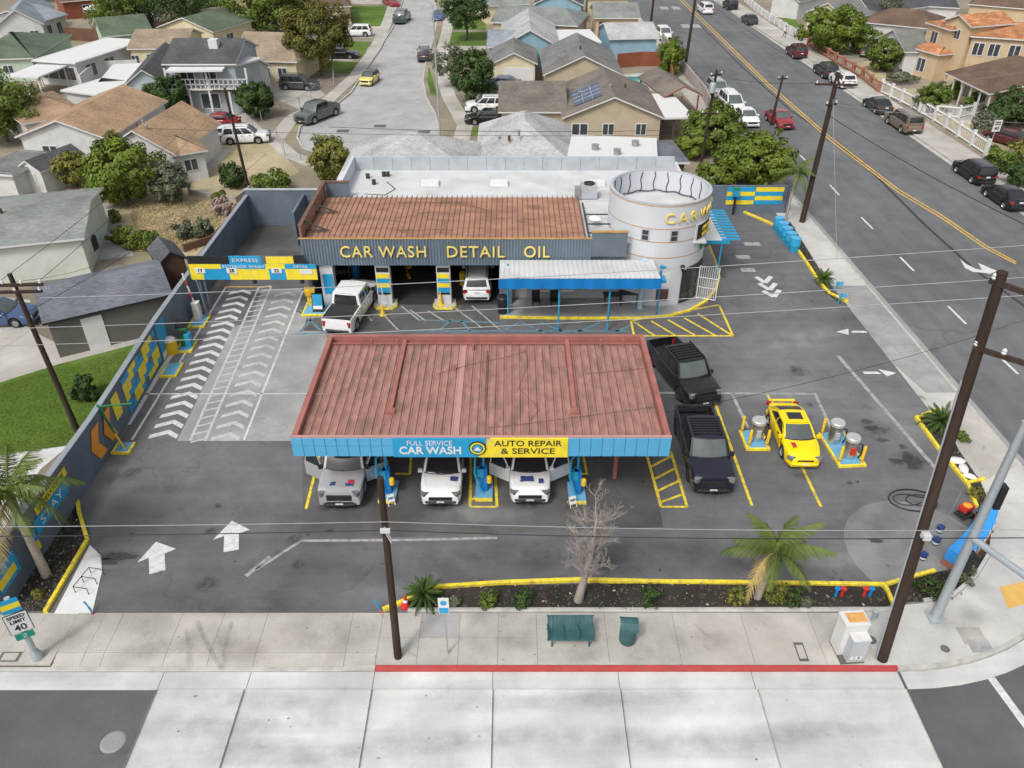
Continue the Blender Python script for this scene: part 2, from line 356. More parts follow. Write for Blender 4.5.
# slabs of paler and darker concrete let into the lot
_sz = [0]
def sheet(name, px, m, parent, z=.006, world=False):
    _sz[0] += 1; z = z+.00022*(_sz[0] % 24)
    pts = px if world else [xy(*p) for p in px]
    a = sum(pts[i][0]*pts[(i+1) % len(pts)][1]-pts[(i+1) % len(pts)][0]*pts[i][1] for i in range(len(pts)))
    if a < 0: pts = pts[::-1]
    return MB().face([(x, y, z) for x, y in pts]).build(name, m, parent)
sheet('concrete_slab', [(177, 441), (233, 327), (250, 322), (262, 289), (302, 289), (296, 312), (322, 320), (330, 345), (300, 441)], 'lot_concrete', lot)
sheet('concrete_slab', [(303, 541), (663, 527), (650, 442), (302, 442)], 'dark_concrete', lot)
sheet('concrete_slab', [(303, 331), (500, 331), (500, 296), (313, 296)], 'dark_concrete', lot)
sheet('concrete_slab', [(228, 255), (300, 255), (330, 200), (255, 200)], 'dark_concrete', lot)
cx, cy = xy(925, 552)
sheet('concrete_slab', [(cx+3.1*math.cos(t)-.2, cy+3.2*math.sin(t)) for t in [k*math.pi/14 for k in range(28)]], 'pad_old', lot, world=True)
# patches of dark sealer and oil
rnd = random.Random(5)
for px, py, a, b in ((911, 461, .5, .7), (866, 422, .35, .25), (872, 428, .4, .3), (882, 440, .4, .2), (903, 447, .22, .2), (895, 461, .4, .2), (118, 557, .9, .25), (108, 562, .5, .3), (137, 471, .28, .2), (875, 541, .35, .18), (850, 483, .18, .12)):
    c = at(px, py); ns = 14; ph = rnd.random()*6
    MB().face([(c.x+a*math.cos(2*math.pi*k/ns)*(.55+.6*rnd.random()), c.y+b*math.sin(2*math.pi*k/ns)*(.55+.6*rnd.random()), .0125) for k in range(ns)]).build('sealer_patch', 'stain', lot)
# ------------------------------------------------------------------ front pavement: kerb, gutter, slabs
pav = struct(MB().face([(-90, KY+.16, .002), (-21.0, KY+.16, .002), (-21.0, KY+.72, .002), (-5.06, KY+.72, .002), (-5.06, KY+.16, .002), (14.3, KY+.16, .002), (14.3, WALK_IN+.1, .002), (-90, WALK_IN+.1, .002)]).build('front_pavement', 'joint'))
MB().kerb([(-5.05, KY+.08), (14.2, KY+.08)], .17, -.17, .016).build('red_kerb', 'red_kerb', pav)
MB().kerb([(14.22, KY+.08)] + [(14.3+10.52*math.sin(R(a)), KY+10.6-10.52*math.cos(R(a))) for a in range(2, 91, 4)] + [(westc(d)-.08, d) for d in (31, 45, 60, 100, 150, 300)], .17, -.17, .014).build('kerb', 'kerb_concrete', pav)
MB().kerb([(-90, KY+.08), (-21.0, KY+.08)], .17, -.17, .014).build('kerb', 'kerb_concrete', pav)
MB().kerb([(-21.0, KY+.08), (-6.25, KY+.08)], .17, -.2, -.09).build('driveway_lip', 'kerb_concrete', pav)
MB().face([(-6.25, KY, -.17), (-5.05, KY, -.17), (-5.05, KY, .014), (-6.25, KY, -.092)]).face([(-6.25, KY, -.092), (-5.05, KY, .014), (-5.05, KY+.165, .014), (-6.25, KY+.165, -.092)]).build('kerb_ramp', 'kerb_concrete', pav)
for x0, x1 in ((-90, -12.8), (-12.8, -9.6), (-9.6, -5.05), (-5.05, -.7), (-.7, 3.9), (3.9, 8.8), (8.8, 14.2)):
    MB().prism([(x0+.012, KY-.78), (x1-.012, KY-.78), (x1-.012, KY-.02), (x0+.012, KY-.02)], ROAD-.03, ROAD+.012).build('gutter_slab', 'pad_concrete', pav)
ga = [(14.3+r*math.sin(R(a)), KY+10.6-r*math.cos(R(a))) for r in (10.62,) for a in range(0, 91, 5)]
gb = [(14.3+11.35*math.sin(R(a)), KY+10.6-11.35*math.cos(R(a))) for a in range(90, -1, -5)]
MB().prism(ga+gb, ROAD-.03, ROAD+.012).build('gutter_slab', 'pad_concrete', pav)
MB().prism([(westc(d)+.02, d) for d in (29.2, 60, 120, 300)] + [(westc(d)+.45, d) for d in (300, 120, 60, 29.2)], ROAD-.03, ROAD+.012).build('gutter_slab', 'lot_concrete', pav)
def slab(poly, m='walk_concrete', z=.012, parent=pav, name='slab'):
    cx_ = sum(p[0] for p in poly)/len(poly); cy_ = sum(p[1] for p in poly)/len(poly)
    q = []
    for x, y in poly:
        d = math.hypot(x-cx_, y-cy_); k = max(0, 1-.009/d); q.append((cx_+(x-cx_)*k, cy_+(y-cy_)*k))
    return MB().prism(q, -.05, z, bottom=False).build(name, m, parent)
jx = [at(p, 640).x for p in (0, 31, 64, 92, 111, 172, 215, 260, 348, 379, 419, 459, 498, 537, 607, 677, 748, 818, 868)]
for i in range(len(jx)-1):
    a, b = jx[i], jx[i+1]; y0, y1 = KY+.17, WALK_IN
    zz = .012+.002*rnd.random()
    if i in (2, 3, 4, 5, 6, 7, 8):                   # driveway approach dips to the lip
        MB().face([(a+.006, y0-.01, -.092), (b-.006, y0-.01, -.092 if i < 8 else .012), (b-.006, y0+.62, .012), (a+.006, y0+.62, .012)]).build('apron_slab', 'walk_concrete', pav); y0 += .62
    if i in (9, 10, 11, 12):
        ym = at(500, 638).y
        slab([(a, y0), (b, y0), (b, ym), (a, ym)], z=zz); slab([(a, ym), (b, ym), (b, y1), (a, y1)], 'walk_concrete' if i != 10 else 'lot_concrete', z=zz+.002)
    else: slab([(a, y0), (b, y0), (b, y1), (a, y1)], z=zz)
for i in range(12): slab([(jx[0]-2.4*(i+1), KY+.17), (jx[0]-2.4*i, KY+.17), (jx[0]-2.4*i, WALK_IN), (jx[0]-2.4*(i+1), WALK_IN)])
# corner pavement: fan of slabs between the kerb arc and the planter edge
inner = [(jx[-1], WALK_IN)] + [xy(*p) for p in ((893, 606), (925, 603), (955, 597), (978, 577), (992, 553), (994, 536), (989, 503), (980, 482), (958, 449), (943, 416))]
outer = [(jx[-1], KY+.17)] + [(14.3+10.43*math.sin(R(a)), KY+10.6-10.43*math.cos(R(a))) for a in (3, 18, 32, 46, 58, 69, 80)] + [(westc(d)-.17, d) for d in (30.0, 32.5, 36.2)]
for k in range(len(inner)-1): slab([inner[k], outer[k], outer[k+1], inner[k+1]], 'new_concrete' if k < 8 else 'walk_concrete')
d0 = 36.2
sw = struct(MB().face([(westc(d)-2.5, d, .002) for d in (36.2, 300)] + [(westc(d)-.17, d, .002) for d in (300, 36.2)]).build('cross_pavement', 'joint'))
k = 0
while d0 < 150:
    d1 = d0+(3.2 if d0 < 75 else 8)
    a, b = (inner[-1][0] if k == 0 else westc(d0)-2.5), westc(d1)-2.5
    slab([(a, d0), (westc(d0)-.17, d0), (westc(d1)-.17, d1), (b, d1)], 'new_concrete' if 46 < d0 < 62 else ('lot_concrete' if d0 < 46 else 'walk_concrete'), parent=sw); d0 = d1; k += 1
sheet('corner_base', [(13.0, KY+.1)]+[(14.3+10.5*math.sin(R(a)), KY+10.6-10.5*math.cos(R(a))) for a in range(0, 91, 6)]+[(westc(40)-.1, 40), (westc(40)-2.6, 40)]+inner[::-1][1:], 'new_concrete', pav, -.006, True).location.z = .008
sheet('apron_base', [(888, 370), (917, 418), (945, 418), (912, 372)], 'lot_concrete', lot, -.001)
# tactile plate at the corner ramp
c = at(1018, 597)
MB().prism([(c.x-.7, c.y-.6), (c.x+.6, c.y-.2), (c.x+.7, c.y+.8), (c.x-.5, c.y+.5)], .0, .02).build('tactile_plate', mat('tactile_yellow', (.62, .38, .10), .8), pav)
# utility covers let into the pavement
for px, py, a, b, m in ((801, 652, .18, .42, 'joint'), (10, 657, .38, .22, 'joint'), (972, 636, .45, .4, 'walk_concrete'), (980, 646, .41, .3, 'lot_concrete')):
    c = at(px, py); MB().bx(c.x-a, c.x+a, c.y-b, c.y+b, .0, .018+.003*(px == 980)).build('utility_cover', m, pav)
    if a < .4: MB().bx(c.x-a*.72, c.x+a*.72, c.y-b*.72, c.y+b*.72, .0, .022).build('utility_cover', 'walk_concrete', pav)
for px, py, r in ((945, 649, .17), (871, 640, .2)):
    c = at(px, py); MB().rev([(r, .01), (r, .022), (r*.7, .024), (0.01, .024)], 16, c=(c.x, c.y, 0), caps=False).build('manhole_cover', 'joint', pav)
# ------------------------------------------------------------------ concrete bus pad on the street, each panel a slab
xs = [-12.8, -9.64, -5.05, -.69, 3.9, 8.85, 14.2]
for i in range(6):
    a, b = xs[i], xs[i+1]; tilt = (-.35, -.28, -.14, 0, .18, .4, .62)
    for k in range(2):
        y1 = KY-.8-k*5.2; y0 = y1-5.2; f = lambda q, y: xs[q]
        slab([(f(i, y0), y0), (f(i+1, y0), y0), (f(i+1, y1), y1), (f(i, y1), y1)], 'pad_concrete', ROAD+.012, fs, 'concrete_panel').data.transform(Matrix.Identity(4))
c = at(113, 742, ROAD)
MB().rev([(.72, ROAD+.004), (.72, ROAD+.01), (.44, ROAD+.012)], 28, c=(c.x, c.y, 0), caps=False).build('manhole_ring', 'lot_asphalt', fs)
MB().rev([(.42, ROAD+.006), (.40, ROAD+.016), (.3, ROAD+.018), (.28, ROAD+.014), (.02, ROAD+.016)], 24, c=(c.x, c.y, 0), caps=False).build('manhole_cover', 'lot_concrete', fs)
# ------------------------------------------------------------------ painted markings
def line(name, px, wd, m, parent, z=.013, zp=0.0):
    return MB().strip([xy(*p, zp) for p in px], wd, zp+z).build(name, m, parent)
def poly_mark(name, px, m, parent, z=.013, zp=0.0):
    return sheet(name, px if zp == 0 else px, m, parent, zp+z) if zp == 0 else sheet(name, [xy(*p, zp) for p in px], m, parent, zp+z, world=True)
def chevrons(p0, p1, n, wd, rise, th, m='white_mark'):
    a, b = at(*p0), at(*p1)
    for k in range(n):
        c = a.lerp(b, k/(n-1)); h = wd/2
        MB().face([(c.x-h, c.y-rise, .015), (c.x+.15*h, c.y, .015), (c.x+.15*h, c.y+th, .015), (c.x-h, c.y-rise+th, .015)]) \
            .face([(c.x+.15*h, c.y, .015), (c.x+h, c.y-rise, .015), (c.x+h, c.y-rise+th, .015), (c.x+.15*h, c.y+th, .015)]).build('chevron_mark', m, lot)
chevrons((165, 434), (241, 292), 19, 1.45, .42, .34)
chevrons((227, 436), (286, 294), 17, 1.45, .42, .30, 'soft_mark')
l0, l1 = (at(190, 441), at(205, 441)), (at(259, 287), at(271, 287))
for k in range(2): MB().strip([(l0[k].x, l0[k].y), (l1[k].x, l1[k].y)], .13, .014).build('ladder_line', 'soft_mark', lot)
for k in range(26):
    t = k/25; a = l0[0].lerp(l1[0], t); b = l0[1].lerp(l1[1], t); MB().strip([(a.x+.07, a.y-.12), (b.x-.07, b.y+.16)], .12, .0145).build('ladder_rung', 'soft_mark', lot)
line('lane_line', [(132, 440), (226, 287)], .13, 'white_mark', lot); line('lane_line', [(244, 440), (266, 384), (303, 291)], .12, 'white_mark', lot)
line('lane_line', [(128, 425), (160, 372), (178, 345)], .3, 'white_mark', lot)
line('lane_line', [(225, 287), (272, 287)], .14, 'amber_mark', lot)
line('lane_line', [(145, 394), (325, 394)], .11, 'white_mark', lot); line('lane_line', [(256, 570), (301, 541), (420, 540), (497, 538)], .14, 'faint_mark', lot)
line('lane_line', [(246, 576), (270, 557)], .2, 'faint_mark', lot)
for A, B, C in (((137, 563), (156, 542), (176, 549)), ((213, 540), (232, 521), (250, 530))):
    tip, lf, rt = at(*B), at(*A), at(*C)
    mid = (lf+rt)/2; d = (tip-mid).normalized(); n_ = Vector((d.y, -d.x, 0)); ww = (rt-lf).length*.2
    e = mid-d*1.0
    sheet('arrow_mark', [(lf.x, lf.y), (mid.x-n_.x*ww, mid.y-n_.y*ww), (e.x-n_.x*ww, e.y-n_.y*ww), (e.x+n_.x*ww, e.y+n_.y*ww), (mid.x+n_.x*ww, mid.y+n_.y*ww), (rt.x, rt.y), (tip.x, tip.y)], 'white_mark', lot, .015, True)
def ladder(o, rungs, m, wd=.13):
    for k in range(len(o)): line('bay_line', [o[k], o[(k+1) % len(o)]], wd, m, lot, .015)
    for a, b in rungs: line('bay_line', [a, b], wd, m, lot, .0155)
ladder([(646, 452), (661, 507), (687, 507), (671, 452)], [((649, 468), (672, 456)), ((653, 480), (676, 468)), ((656, 492), (679, 481)), ((659, 503), (681, 495))], 'yellow_mark')
ladder([(471, 452), (470, 507), (497, 507), (494, 452)], [((472, 500), (494, 486))], 'yellow_mark')
line('stall_line', [(306, 509), (317, 465), (322, 440)], .13, 'yellow_mark', lot); line('stall_line', [(412, 445), (410, 474), (395, 474)], .12, 'yellow_mark', lot)
line('stall_line', [(580, 440), (587, 474), (570, 474)], .12, 'yellow_mark', lot)
line('stall_line', [(714, 400), (752, 506)], .14, 'yellow_mark', lot); line('stall_line', [(767, 394), (821, 507)], .14, 'yellow_mark', lot)
line('stall_line', [(657, 393), (815, 394), (831, 428)], .17, 'faint_mark', lot); line('stall_line', [(732, 394), (748, 428)], .17, 'faint_mark', lot)
ladder([(631, 321), (634, 336), (733, 336), (719, 305)], [((634, 322), (655, 336)), ((651, 321), (676, 336)), ((668, 320), (696, 336)), ((684, 318), (716, 336)), ((698, 314), (731, 335))], 'yellow_mark', .14)
for p, q in (((374, 305), (398, 330)), ((401, 306), (420, 321)), ((410, 310), (426, 321)), ((428, 311), (444, 321)), ((452, 306), (482, 328)), ((472, 306), (500, 330)), ((368, 316), (372, 321)), ((337, 318), (352, 325))): line('bay_line', [p, q], .12, 'faint_mark', lot, .015)
for p in (((300, 310), (322, 332)), ((300, 332), (318, 312)), ((400, 331), (630, 331)), ((420, 320), (500, 323)), ((520, 322), (545, 333)), ((540, 322), (565, 333)), ((575, 333), (600, 323)), ((612, 333), (640, 322)), ((505, 330), (520, 322)), ((296, 334), (330, 334)), ((460, 320), (470, 331)), ((440, 330), (452, 319))): line('bay_line', list(p), .16, 'teal_mark', lot, .014)
for A, V, B_ in (((756, 277), (765, 283), (771, 276.5)), ((759, 283.5), (769.5, 290), (775.5, 283.5)), ((763, 291), (774, 297), (779.5, 290))):   # triple chevron behind the tower
    line('chevron_mark', [A, V], .34, 'white_mark', lot, .015); line('chevron_mark', [V, B_], .34, 'white_mark', lot, .0156)
for px, py, s_ in ((752, 244, .6), (743, 257, .5), (748, 270, .5)):
    c = at(px, py); MB().bx(c.x-s_, c.x+s_, c.y-.3, c.y+.3, .0, .0135).build('worn_mark', 'faint_mark', lot)
def arrow(px, py, dx, L_, W_, parent, m='white_mark', zp=0.0):
    c = at(px, py, zp); z = zp+.014
    sheet('arrow_head', [(c.x+dx*L_/2, c.y), (c.x+dx*L_*.02, c.y+W_/2), (c.x+dx*L_*.08, c.y), (c.x+dx*L_*.14, c.y-W_/2)], m, parent, z, True); sheet('arrow_shaft', [(c.x-dx*.06*L_, c.y+W_*.16), (c.x-dx*L_/2, c.y+W_*.16), (c.x-dx*L_/2, c.y-W_*.16), (c.x+dx*.02*L_, c.y-W_*.16)], m, parent, z, True)
arrow(851, 332, -1, 1.9, .75, lot); arrow(880, 373, 1, 1.9, .75, lot)
line('lane_line', [(838, 356), (866, 388), (935, 468)], .22, 'faint_mark', lot)
ZR = ROAD+.004
# cross street
line('centre_line', [(1016, 262), (985, 245), (940, 214), (898, 189), (830, 137), (768, 83), (681, -2), (640, -40)], .16, 'amber_mark', cs, .004, ZR)
line('centre_line', [(1016, 264), (985, 248), (940, 217), (898, 192), (830, 140), (768, 86), (681, 1), (636, -40)], .16, 'amber_mark', cs, .004, ZR)
line('tar_seam', [(1050, 325), (975, 270), (925, 225), (880, 180), (830, 137), (790, 110), (740, 65), (700, 25)], .22, 'tar', cs, .003, ZR)
for p, q in (((861, 217), (873, 229)), ((900, 257), (914, 271)), ((948, 306), (966, 324)), ((830, 185), (839, 195)), ((768, 120), (776, 128)), ((800, 155), (808, 163)), ((1000, 357), (1018, 374))): line('lane_dash', [p, q], .16, 'white_mark', cs, .005, ZR)
for p in ((664, 8), (676, 8), (686, 26), (696, 26)): c = at(*p, ZR); MB().bx(c.x-.7, c.x+.7, c.y-1.5, c.y+1.5, ZR, ZR+.005).build('road_symbol', 'faint_mark', cs)
sheet('arrow_mark', [xy(*p, ZR) for p in ((960, 259), (966, 264), (976, 269), (982, 270), (978, 263), (997, 271), (990, 274), (985, 273), (973, 272), (965, 268))], 'white_mark', cs, ZR+.006, True)
line('stop_line', [(991, 678), (1050, 758)], .3, 'white_mark', cs, .014, ZR)
sheet('road_patch', [xy(*p, ZR) for p in ((905, 690), (1100, 640), (1100, 900), (965, 900))], 'near_asphalt', cs, ZR+.002, True)
# utility patches of the side street
for px, py in ((343, 131), (380, 126), (424, 132), (323, 141)):
    c = at(px, py, ZR); MB().bx(c.x-.65, c.x+.65, c.y-.5, c.y+.5, ZR, ZR+.006).build('road_patch', 'near_asphalt', side)
# ------------------------------------------------------------------ kerbs, walks and verges of the side street and the far side
sp = struct(MB().kerb(culR, .18, -.17, .03).build('side_kerb', 'kerb_concrete')); 
MB().kerb(culL, .18, -.17, .03).build('side_kerb', 'kerb_concrete', sp)
def walk(px, wd, m='walk_concrete', z=.016, n=None, name='walk_slab'):
    P = [Vector(xy(*p)) for p in px]; out = []
    for k in range(len(P)-1):
        s_ = max(1, int((P[k+1]-P[k]).length/3.0)); d = (P[k+1]-P[k]); nn = Vector((-d.y, d.x)).normalized()*wd/2
        for q in range(s_):
            a, b = P[k]+d*(q/s_), P[k]+d*((q+1)/s_)
            slab([tuple(a-nn), tuple(b-nn), tuple(b+nn), tuple(a+nn)], m, z+.001*(k % 2), sp, name)
walk([(276, 139), (293, 117), (326, 102), (356, 75), (376, 47), (388, 20), (394, 0)], 1.7)
walk([(320, 166), (290, 155), (274, 140)], 1.6)
walk([(461, 140), (465, 125), (449, 97), (441, 70), (443, 47), (448, 25), (450, 0)], 1.7)
for p in ([(256, 90), (300, 110), (325, 95), (310, 78), (275, 78)], [(318, 61), (352, 61), (372, 47), (340, 46)], [(345, 37), (372, 38), (385, 26), (352, 27)], [(466, 124), (512, 120), (512, 92), (470, 96)], [(448, 50), (486, 50), (486, 46), (449, 46)], [(352, 4), (384, 4), (390, -6), (352, -8)]):
    sheet('driveway', p, 'walk_concrete', sp, .010)
for p in ([(316, 72), (350, 74), (358, 62), (325, 62)], [(338, 56), (362, 57), (372, 42), (345, 41)], [(366, 30), (385, 30), (395, 6), (345, 6), (350, 22), (366, 24)], [(449, 46), (486, 46), (486, 32), (449, 32)], [(452, 30), (486, 30), (486, 15), (452, 18)], [(443, 62), (486, 62), (486, 53), (440, 55)], [(462, 142), (460, 128), (455, 136), (447, 146)], [(467, 137), (490, 132), (480, 126), (468, 128)], [(431, 95), (437, 95), (429, 66), (427, 80)], [(436, 47), (440, 47), (444, 30), (441, 30)], [(288, 131), (300, 122), (297, 119), (289, 126)], [(352, 87), (358, 82), (368, 66), (362, 66)], [(370, 56), (380, 43), (377, 41), (371, 50)], [(325, 104), (335, 104), (334, 101), (328, 101)], [(455, 112), (480, 112), (476, 104), (457, 106)]):
    sheet('lawn', p, 'lawn', sp, .013)
# far pavement of the cross street
ep = struct(MB().kerb([(eastc(d)+.08, d) for d in (30, 60, 100, 150, 300)], .17, -.17, .03).build('far_kerb', 'kerb_concrete'))
d0 = 40
while d0 < 200:
    d1 = d0+4; slab([(eastc(d0)+.17, d0), (eastc(d0)+3.3, d0), (eastc(d1)+3.3, d1), (eastc(d1)+.17, d1)], 'walk_concrete', .016, ep, 'walk_slab'); d0 = d1
sheet('gutter', [(eastc(d)-.45, d) for d in (40, 200)]+[(eastc(d)-.02, d) for d in (200, 40)], 'kerb_concrete', ep, ROAD+.012, True)
for p in ([(884, 92), (915, 107), (948, 128), (988, 155), (1010, 152), (985, 128), (950, 104), (915, 88)], [(846, 66), (876, 84), (900, 80), (870, 60)]): sheet('yard', p, 'dry_grass', ep, .010)
for p in ([(938, 112), (985, 130), (972, 112), (950, 104)], [(770, 27), (800, 27), (795, 18), (775, 18)]): sheet('yard', p, 'lawn' if p[0][0] < 900 else 'walk_concrete', ep, .012)
# yards of the west block
yd = struct(MB().face([(x, y, .006) for x, y in (xy(66, 200), xy(190, 262), xy(258, 190), xy(190, 165), xy(110, 165))][::-1]).build('back_yard', 'dry_grass'))
sheet('yard', [(190, 190), (250, 195), (300, 172), (268, 140), (230, 135), (205, 155)], 'dry_grass', yd, .011)
sheet('path', [(83, 210), (112, 204), (134, 256), (88, 262)], 'lot_concrete', yd, .012)
sheet('path', [(192, 180), (200, 181), (232, 150), (222, 149)], 'walk_concrete', yd, .014)
sheet('yard', [(160, 180), (192, 184), (192, 172), (160, 168)], 'soil', yd, .013)
sheet('lawn', [(-40, 460), (98, 442), (140, 372), (152, 340), (60, 362), (-40, 392)], 'lawn', yd, .010)
sheet('path', [(-40, 395), (60, 364), (152, 340), (150, 330), (60, 345), (30, 330), (-40, 335)], 'walk_concrete', yd, .012)
sheet('path', [(-40, 600), (40, 470), (72, 443), (-40, 462)], 'pad_concrete', yd, .011)
sheet('drive', [(-60, 340), (40, 345), (30, 300), (-60, 290)], 'walk_concrete', yd, .009)
sheet('yard', [(195, 132), (250, 150), (275, 140), (240, 108), (205, 112)], 'walk_concrete', yd, .010)
# ------------------------------------------------------------------ oil, drips and tyre marks
stain_mat('oil_film', (.04, .04, .04), .6, 3.0); stain_mat('damp_film', (.06, .06, .063), .30, .6); stain_mat('rubber_film', (.10, .098, .095), .42, 2.2, False); stain_mat('pale_film', (.42, .41, .40), .42, .7); stain_mat('grime_film', (.24, .23, .21), .26, .8); stain_mat('scuff_film', (.20, .195, .19), .28, 2.2, False)
sdisc = MB().face([(math.cos(2*math.pi*k/28), math.sin(2*math.pi*k/28), 0) for k in range(28)]).mesh('stain', 'oil_film'); _st = [0]
def stain(px, py, a, b, m='oil_film', rz=0.0, parent=lot, zb=.018, zp=0.0, name='oil_stain'):
    _st[0] += 1; c = at(px, py, zp); o = link(name, sdisc, parent, (c.x, c.y, zp+zb+.0004*(_st[0] % 40)), rz, (a, b, 1)); o.material_slots[0].link = 'OBJECT'; o.material_slots[0].material = MATS[m]; return o
for px, py, a, b, m, rz in ((400, 565, 7, 1.4, 'damp_film', .05), (650, 558, 6, 1.2, 'damp_film', -.04), (250, 600, 5, 1.0, 'damp_film', 0), (560, 560, 4, 1.3, 'damp_film', 0), (700, 300, 3.5, 3, 'damp_film', .3), (860, 520, 2.5, 1.6, 'damp_film', .2), (330, 520, 4.5, 1.2, 'damp_film', 0), (600, 500, 4.0, 1.6, 'damp_film', 0), (430, 300, 5, 1.4, 'damp_film', 0), (270, 225, 2.4, 4, 'damp_film', .1),
        (105, 480, 2.2, 2.0, 'pale_film', 0), (110, 475, 1.0, 1.0, 'pale_film', 0), (280, 400, 1.6, 4.0, 'pale_film', 0), (275, 350, 1.4, 3.0, 'pale_film', 0), (800, 340, 5, 2.0, 'pale_film', .2), (900, 420, 1.6, 2.4, 'pale_film', 0), (820, 560, 3, 1, 'pale_film', 0), (780, 390, 4, 1.5, 'pale_film', 0), (480, 515, 3, .8, 'pale_film', 0)): stain(px, py, a, b, m, rz)
for k in range(46):
    px, py = [(rnd.uniform(300, 660), rnd.uniform(480, 600)), (rnd.uniform(680, 930), rnd.uniform(395, 590)), (rnd.uniform(110, 300), rnd.uniform(450, 600)), (rnd.uniform(650, 830), rnd.uniform(260, 380))][k % 4]
    s_ = rnd.choice((.08, .12, .18, .3, .5)); stain(px, py, s_*rnd.uniform(.8, 1.6), s_, 'oil_film', rnd.random()*3)
for px, py, a, b in ((712, 490, 1.0, .8), (345, 505, .8, .5), (441, 505, .7, .5), (530, 503, .7, .5), (803, 476, .6, .4), (910, 462, 1.1, .9), (877, 430, .9, .5), (115, 557, 1.2, .5), (620, 395, 1.5, .8), (690, 400, 1.5, 1.0)): stain(px, py, a, b)
for px, py, a, b, m, rz in ((205, 640, .9, .9, 'damp_film', 0), (60, 640, 1.0, .6, 'damp_film', 0), (330, 632, 1.6, .8, 'damp_film', 0), (240, 650, 1.5, .5, 'damp_film', 0), (570, 655, 1.2, .35, 'damp_film', 0), (520, 640, .8, .5, 'damp_film', 0), (700, 640, 1.3, .6, 'damp_film', 0), (640, 655, .5, .3, 'oil_film', 0), (150, 650, 1.2, .5, 'damp_film', .2), (960, 620, 1.2, .6, 'damp_film', .3)): stain(px, py, a*1.4, b*1.3, 'grime_film', rz, pav, .024, name='grime_patch')
for k in range(36):                                    # gum spots and drips on pavement and bus pad
    if k % 2: stain(rnd.uniform(20, 880), rnd.uniform(620, 662), .05, .04, 'oil_film', 0, pav, .03, name='gum_spot')
    else: stain(rnd.uniform(170, 880), rnd.uniform(695, 766), rnd.choice((.04, .06, .1)), .05, 'oil_film', 0, fs, .03, ROAD, 'oil_drip')
for px, py, a, b in ((200, 730, 2.6, .5), (300, 720, 2.4, .35), (280, 755, 3.2, .4), (420, 745, 2.6, .3), (540, 735, 3.0, .35), (700, 745, 3.0, .4), (600, 700, 3.5, .25), (820, 730, 2.4, .35), (250, 700, 3.0, .25)): stain(px, py, a*1.3, b*1.6, 'grime_film', rnd.uniform(-.06, .06), fs, .022, ROAD, 'traffic_grime')
for pts, par, zp in (([(197, 622), (205, 640), (222, 672)], pav, 0), ([(186, 630), (190, 650), (188, 668)], pav, 0), ([(232, 622), (226, 645), (222, 668)], pav, 0)):
    _st[0] += 1; MB().strip([xy(*p, zp) for p in pts], .16, zp+.036+.0004*(_st[0] % 40)).build('tyre_mark', 'scuff_film', par)
# ================================================================== car wash: materials
mat('canopy_red', (.32, .165, .135), .8, var=.3, scale=2.4, dirt=((.17, .11, .08), .85, 1.4), stretch=(1.5, .55, 1))
mat('canopy_frame', (.33, .125, .105), .7, var=.16, scale=1, dirt=((.2, .09, .07), .5, 1.5))
mat('canopy_pale', (.44, .24, .21), .7, var=.12, scale=2, dirt=((.3, .18, .16), .5, 2))
mat('tile_blue', (.085, .36, .60), .55, var=.08, scale=2, dirt=((.09, .27, .42), .35, 2))
mat('banner_blue', (.015, .30, .56), .5, var=.1, scale=2, dirt=((.06, .28, .44), .5, 3))
mat('banner_yellow', (.80, .64, .03), .5, var=.1, scale=2, dirt=((.60, .50, .12), .5, 3))
mat('sign_white', (.66, .66, .655), .5, var=.05)
mat('sign_black', (.02, .02, .022), .5, var=.2)
mat('bright_blue', (.008, .19, .52), .5, var=.1, scale=2, dirt=((.01, .13, .34), .4, 2))
mat('pipe_blue', (.02, .29, .52), .5, var=.15, scale=3, dirt=((.04, .22, .34), .5, 4))
mat('slate_metal', (.14, .18, .225), .5, var=.12, scale=1.2, dirt=((.10, .13, .16), .5, .8), stretch=(1, 1, .3))
mat('slate_wall', (.12, .150, .185), .75, var=.16, scale=.8, dirt=((.09, .10, .11), .5, .6))
mat('cable_brown', (.11, .07, .06), .8, var=.3)
mat('wall_cap', (.24, .27, .30), .7, var=.12, scale=1)
mat('cap_gold', (.42, .25, .09), .6, var=.2, scale=2)
mat('rust_roof', (.34, .18, .12), .8, var=.28, scale=1.6, dirt=((.17, .085, .055), .75, 1.1), stretch=(.5, 1, 1))
mat('rib_dark', (.15, .085, .06), .8, var=.3, scale=3)
mat('white_roof', (.53, .54, .55), .75, var=.1, scale=.6, dirt=((.40, .395, .38), .65, .5))
mat('white_wall', (.545, .565, .605), .7, var=.06, scale=.8, dirt=((.5, .5, .5), .4, .8))
mat('grey_panel', (.40, .43, .455), .7, var=.12, scale=.9, dirt=((.30, .32, .34), .5, 1))
mat('letter_yellow', (.76, .60, .17), .5, var=.06)
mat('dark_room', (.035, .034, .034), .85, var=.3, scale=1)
mat('dark_metal', (.035, .036, .038), .5, var=.2, scale=3)
mat('grey_metal', (.30, .31, .32), .45, .3, var=.15, scale=3)
mat('galvanised', (.42, .46, .49), .45, .4, var=.12, scale=2, dirt=((.3, .33, .35), .4, 2))
mat('steel', (.60, .60, .60), .28, .9, var=.12, scale=2)
mat('yellow_plastic', (.80, .52, .02), .5, var=.1, scale=2, dirt=((.4, .27, .05), .5, 3))
mat('green_paint', (.02, .17, .06), .5, var=.15, scale=2)
mat('teal_furniture', (.03, .095, .10), .5, var=.15, scale=3, dirt=((.08, .14, .14), .4, 3))
mat('orange_paint', (.78, .30, .03), .6, var=.1, scale=2)
mat('red_plastic', (.55, .03, .025), .45, var=.1)
mat('tan_box', (.45, .34, .2), .8, var=.2)
glass_mat('shop_glass', (.03, .035, .04), .12)
BF = 46.0
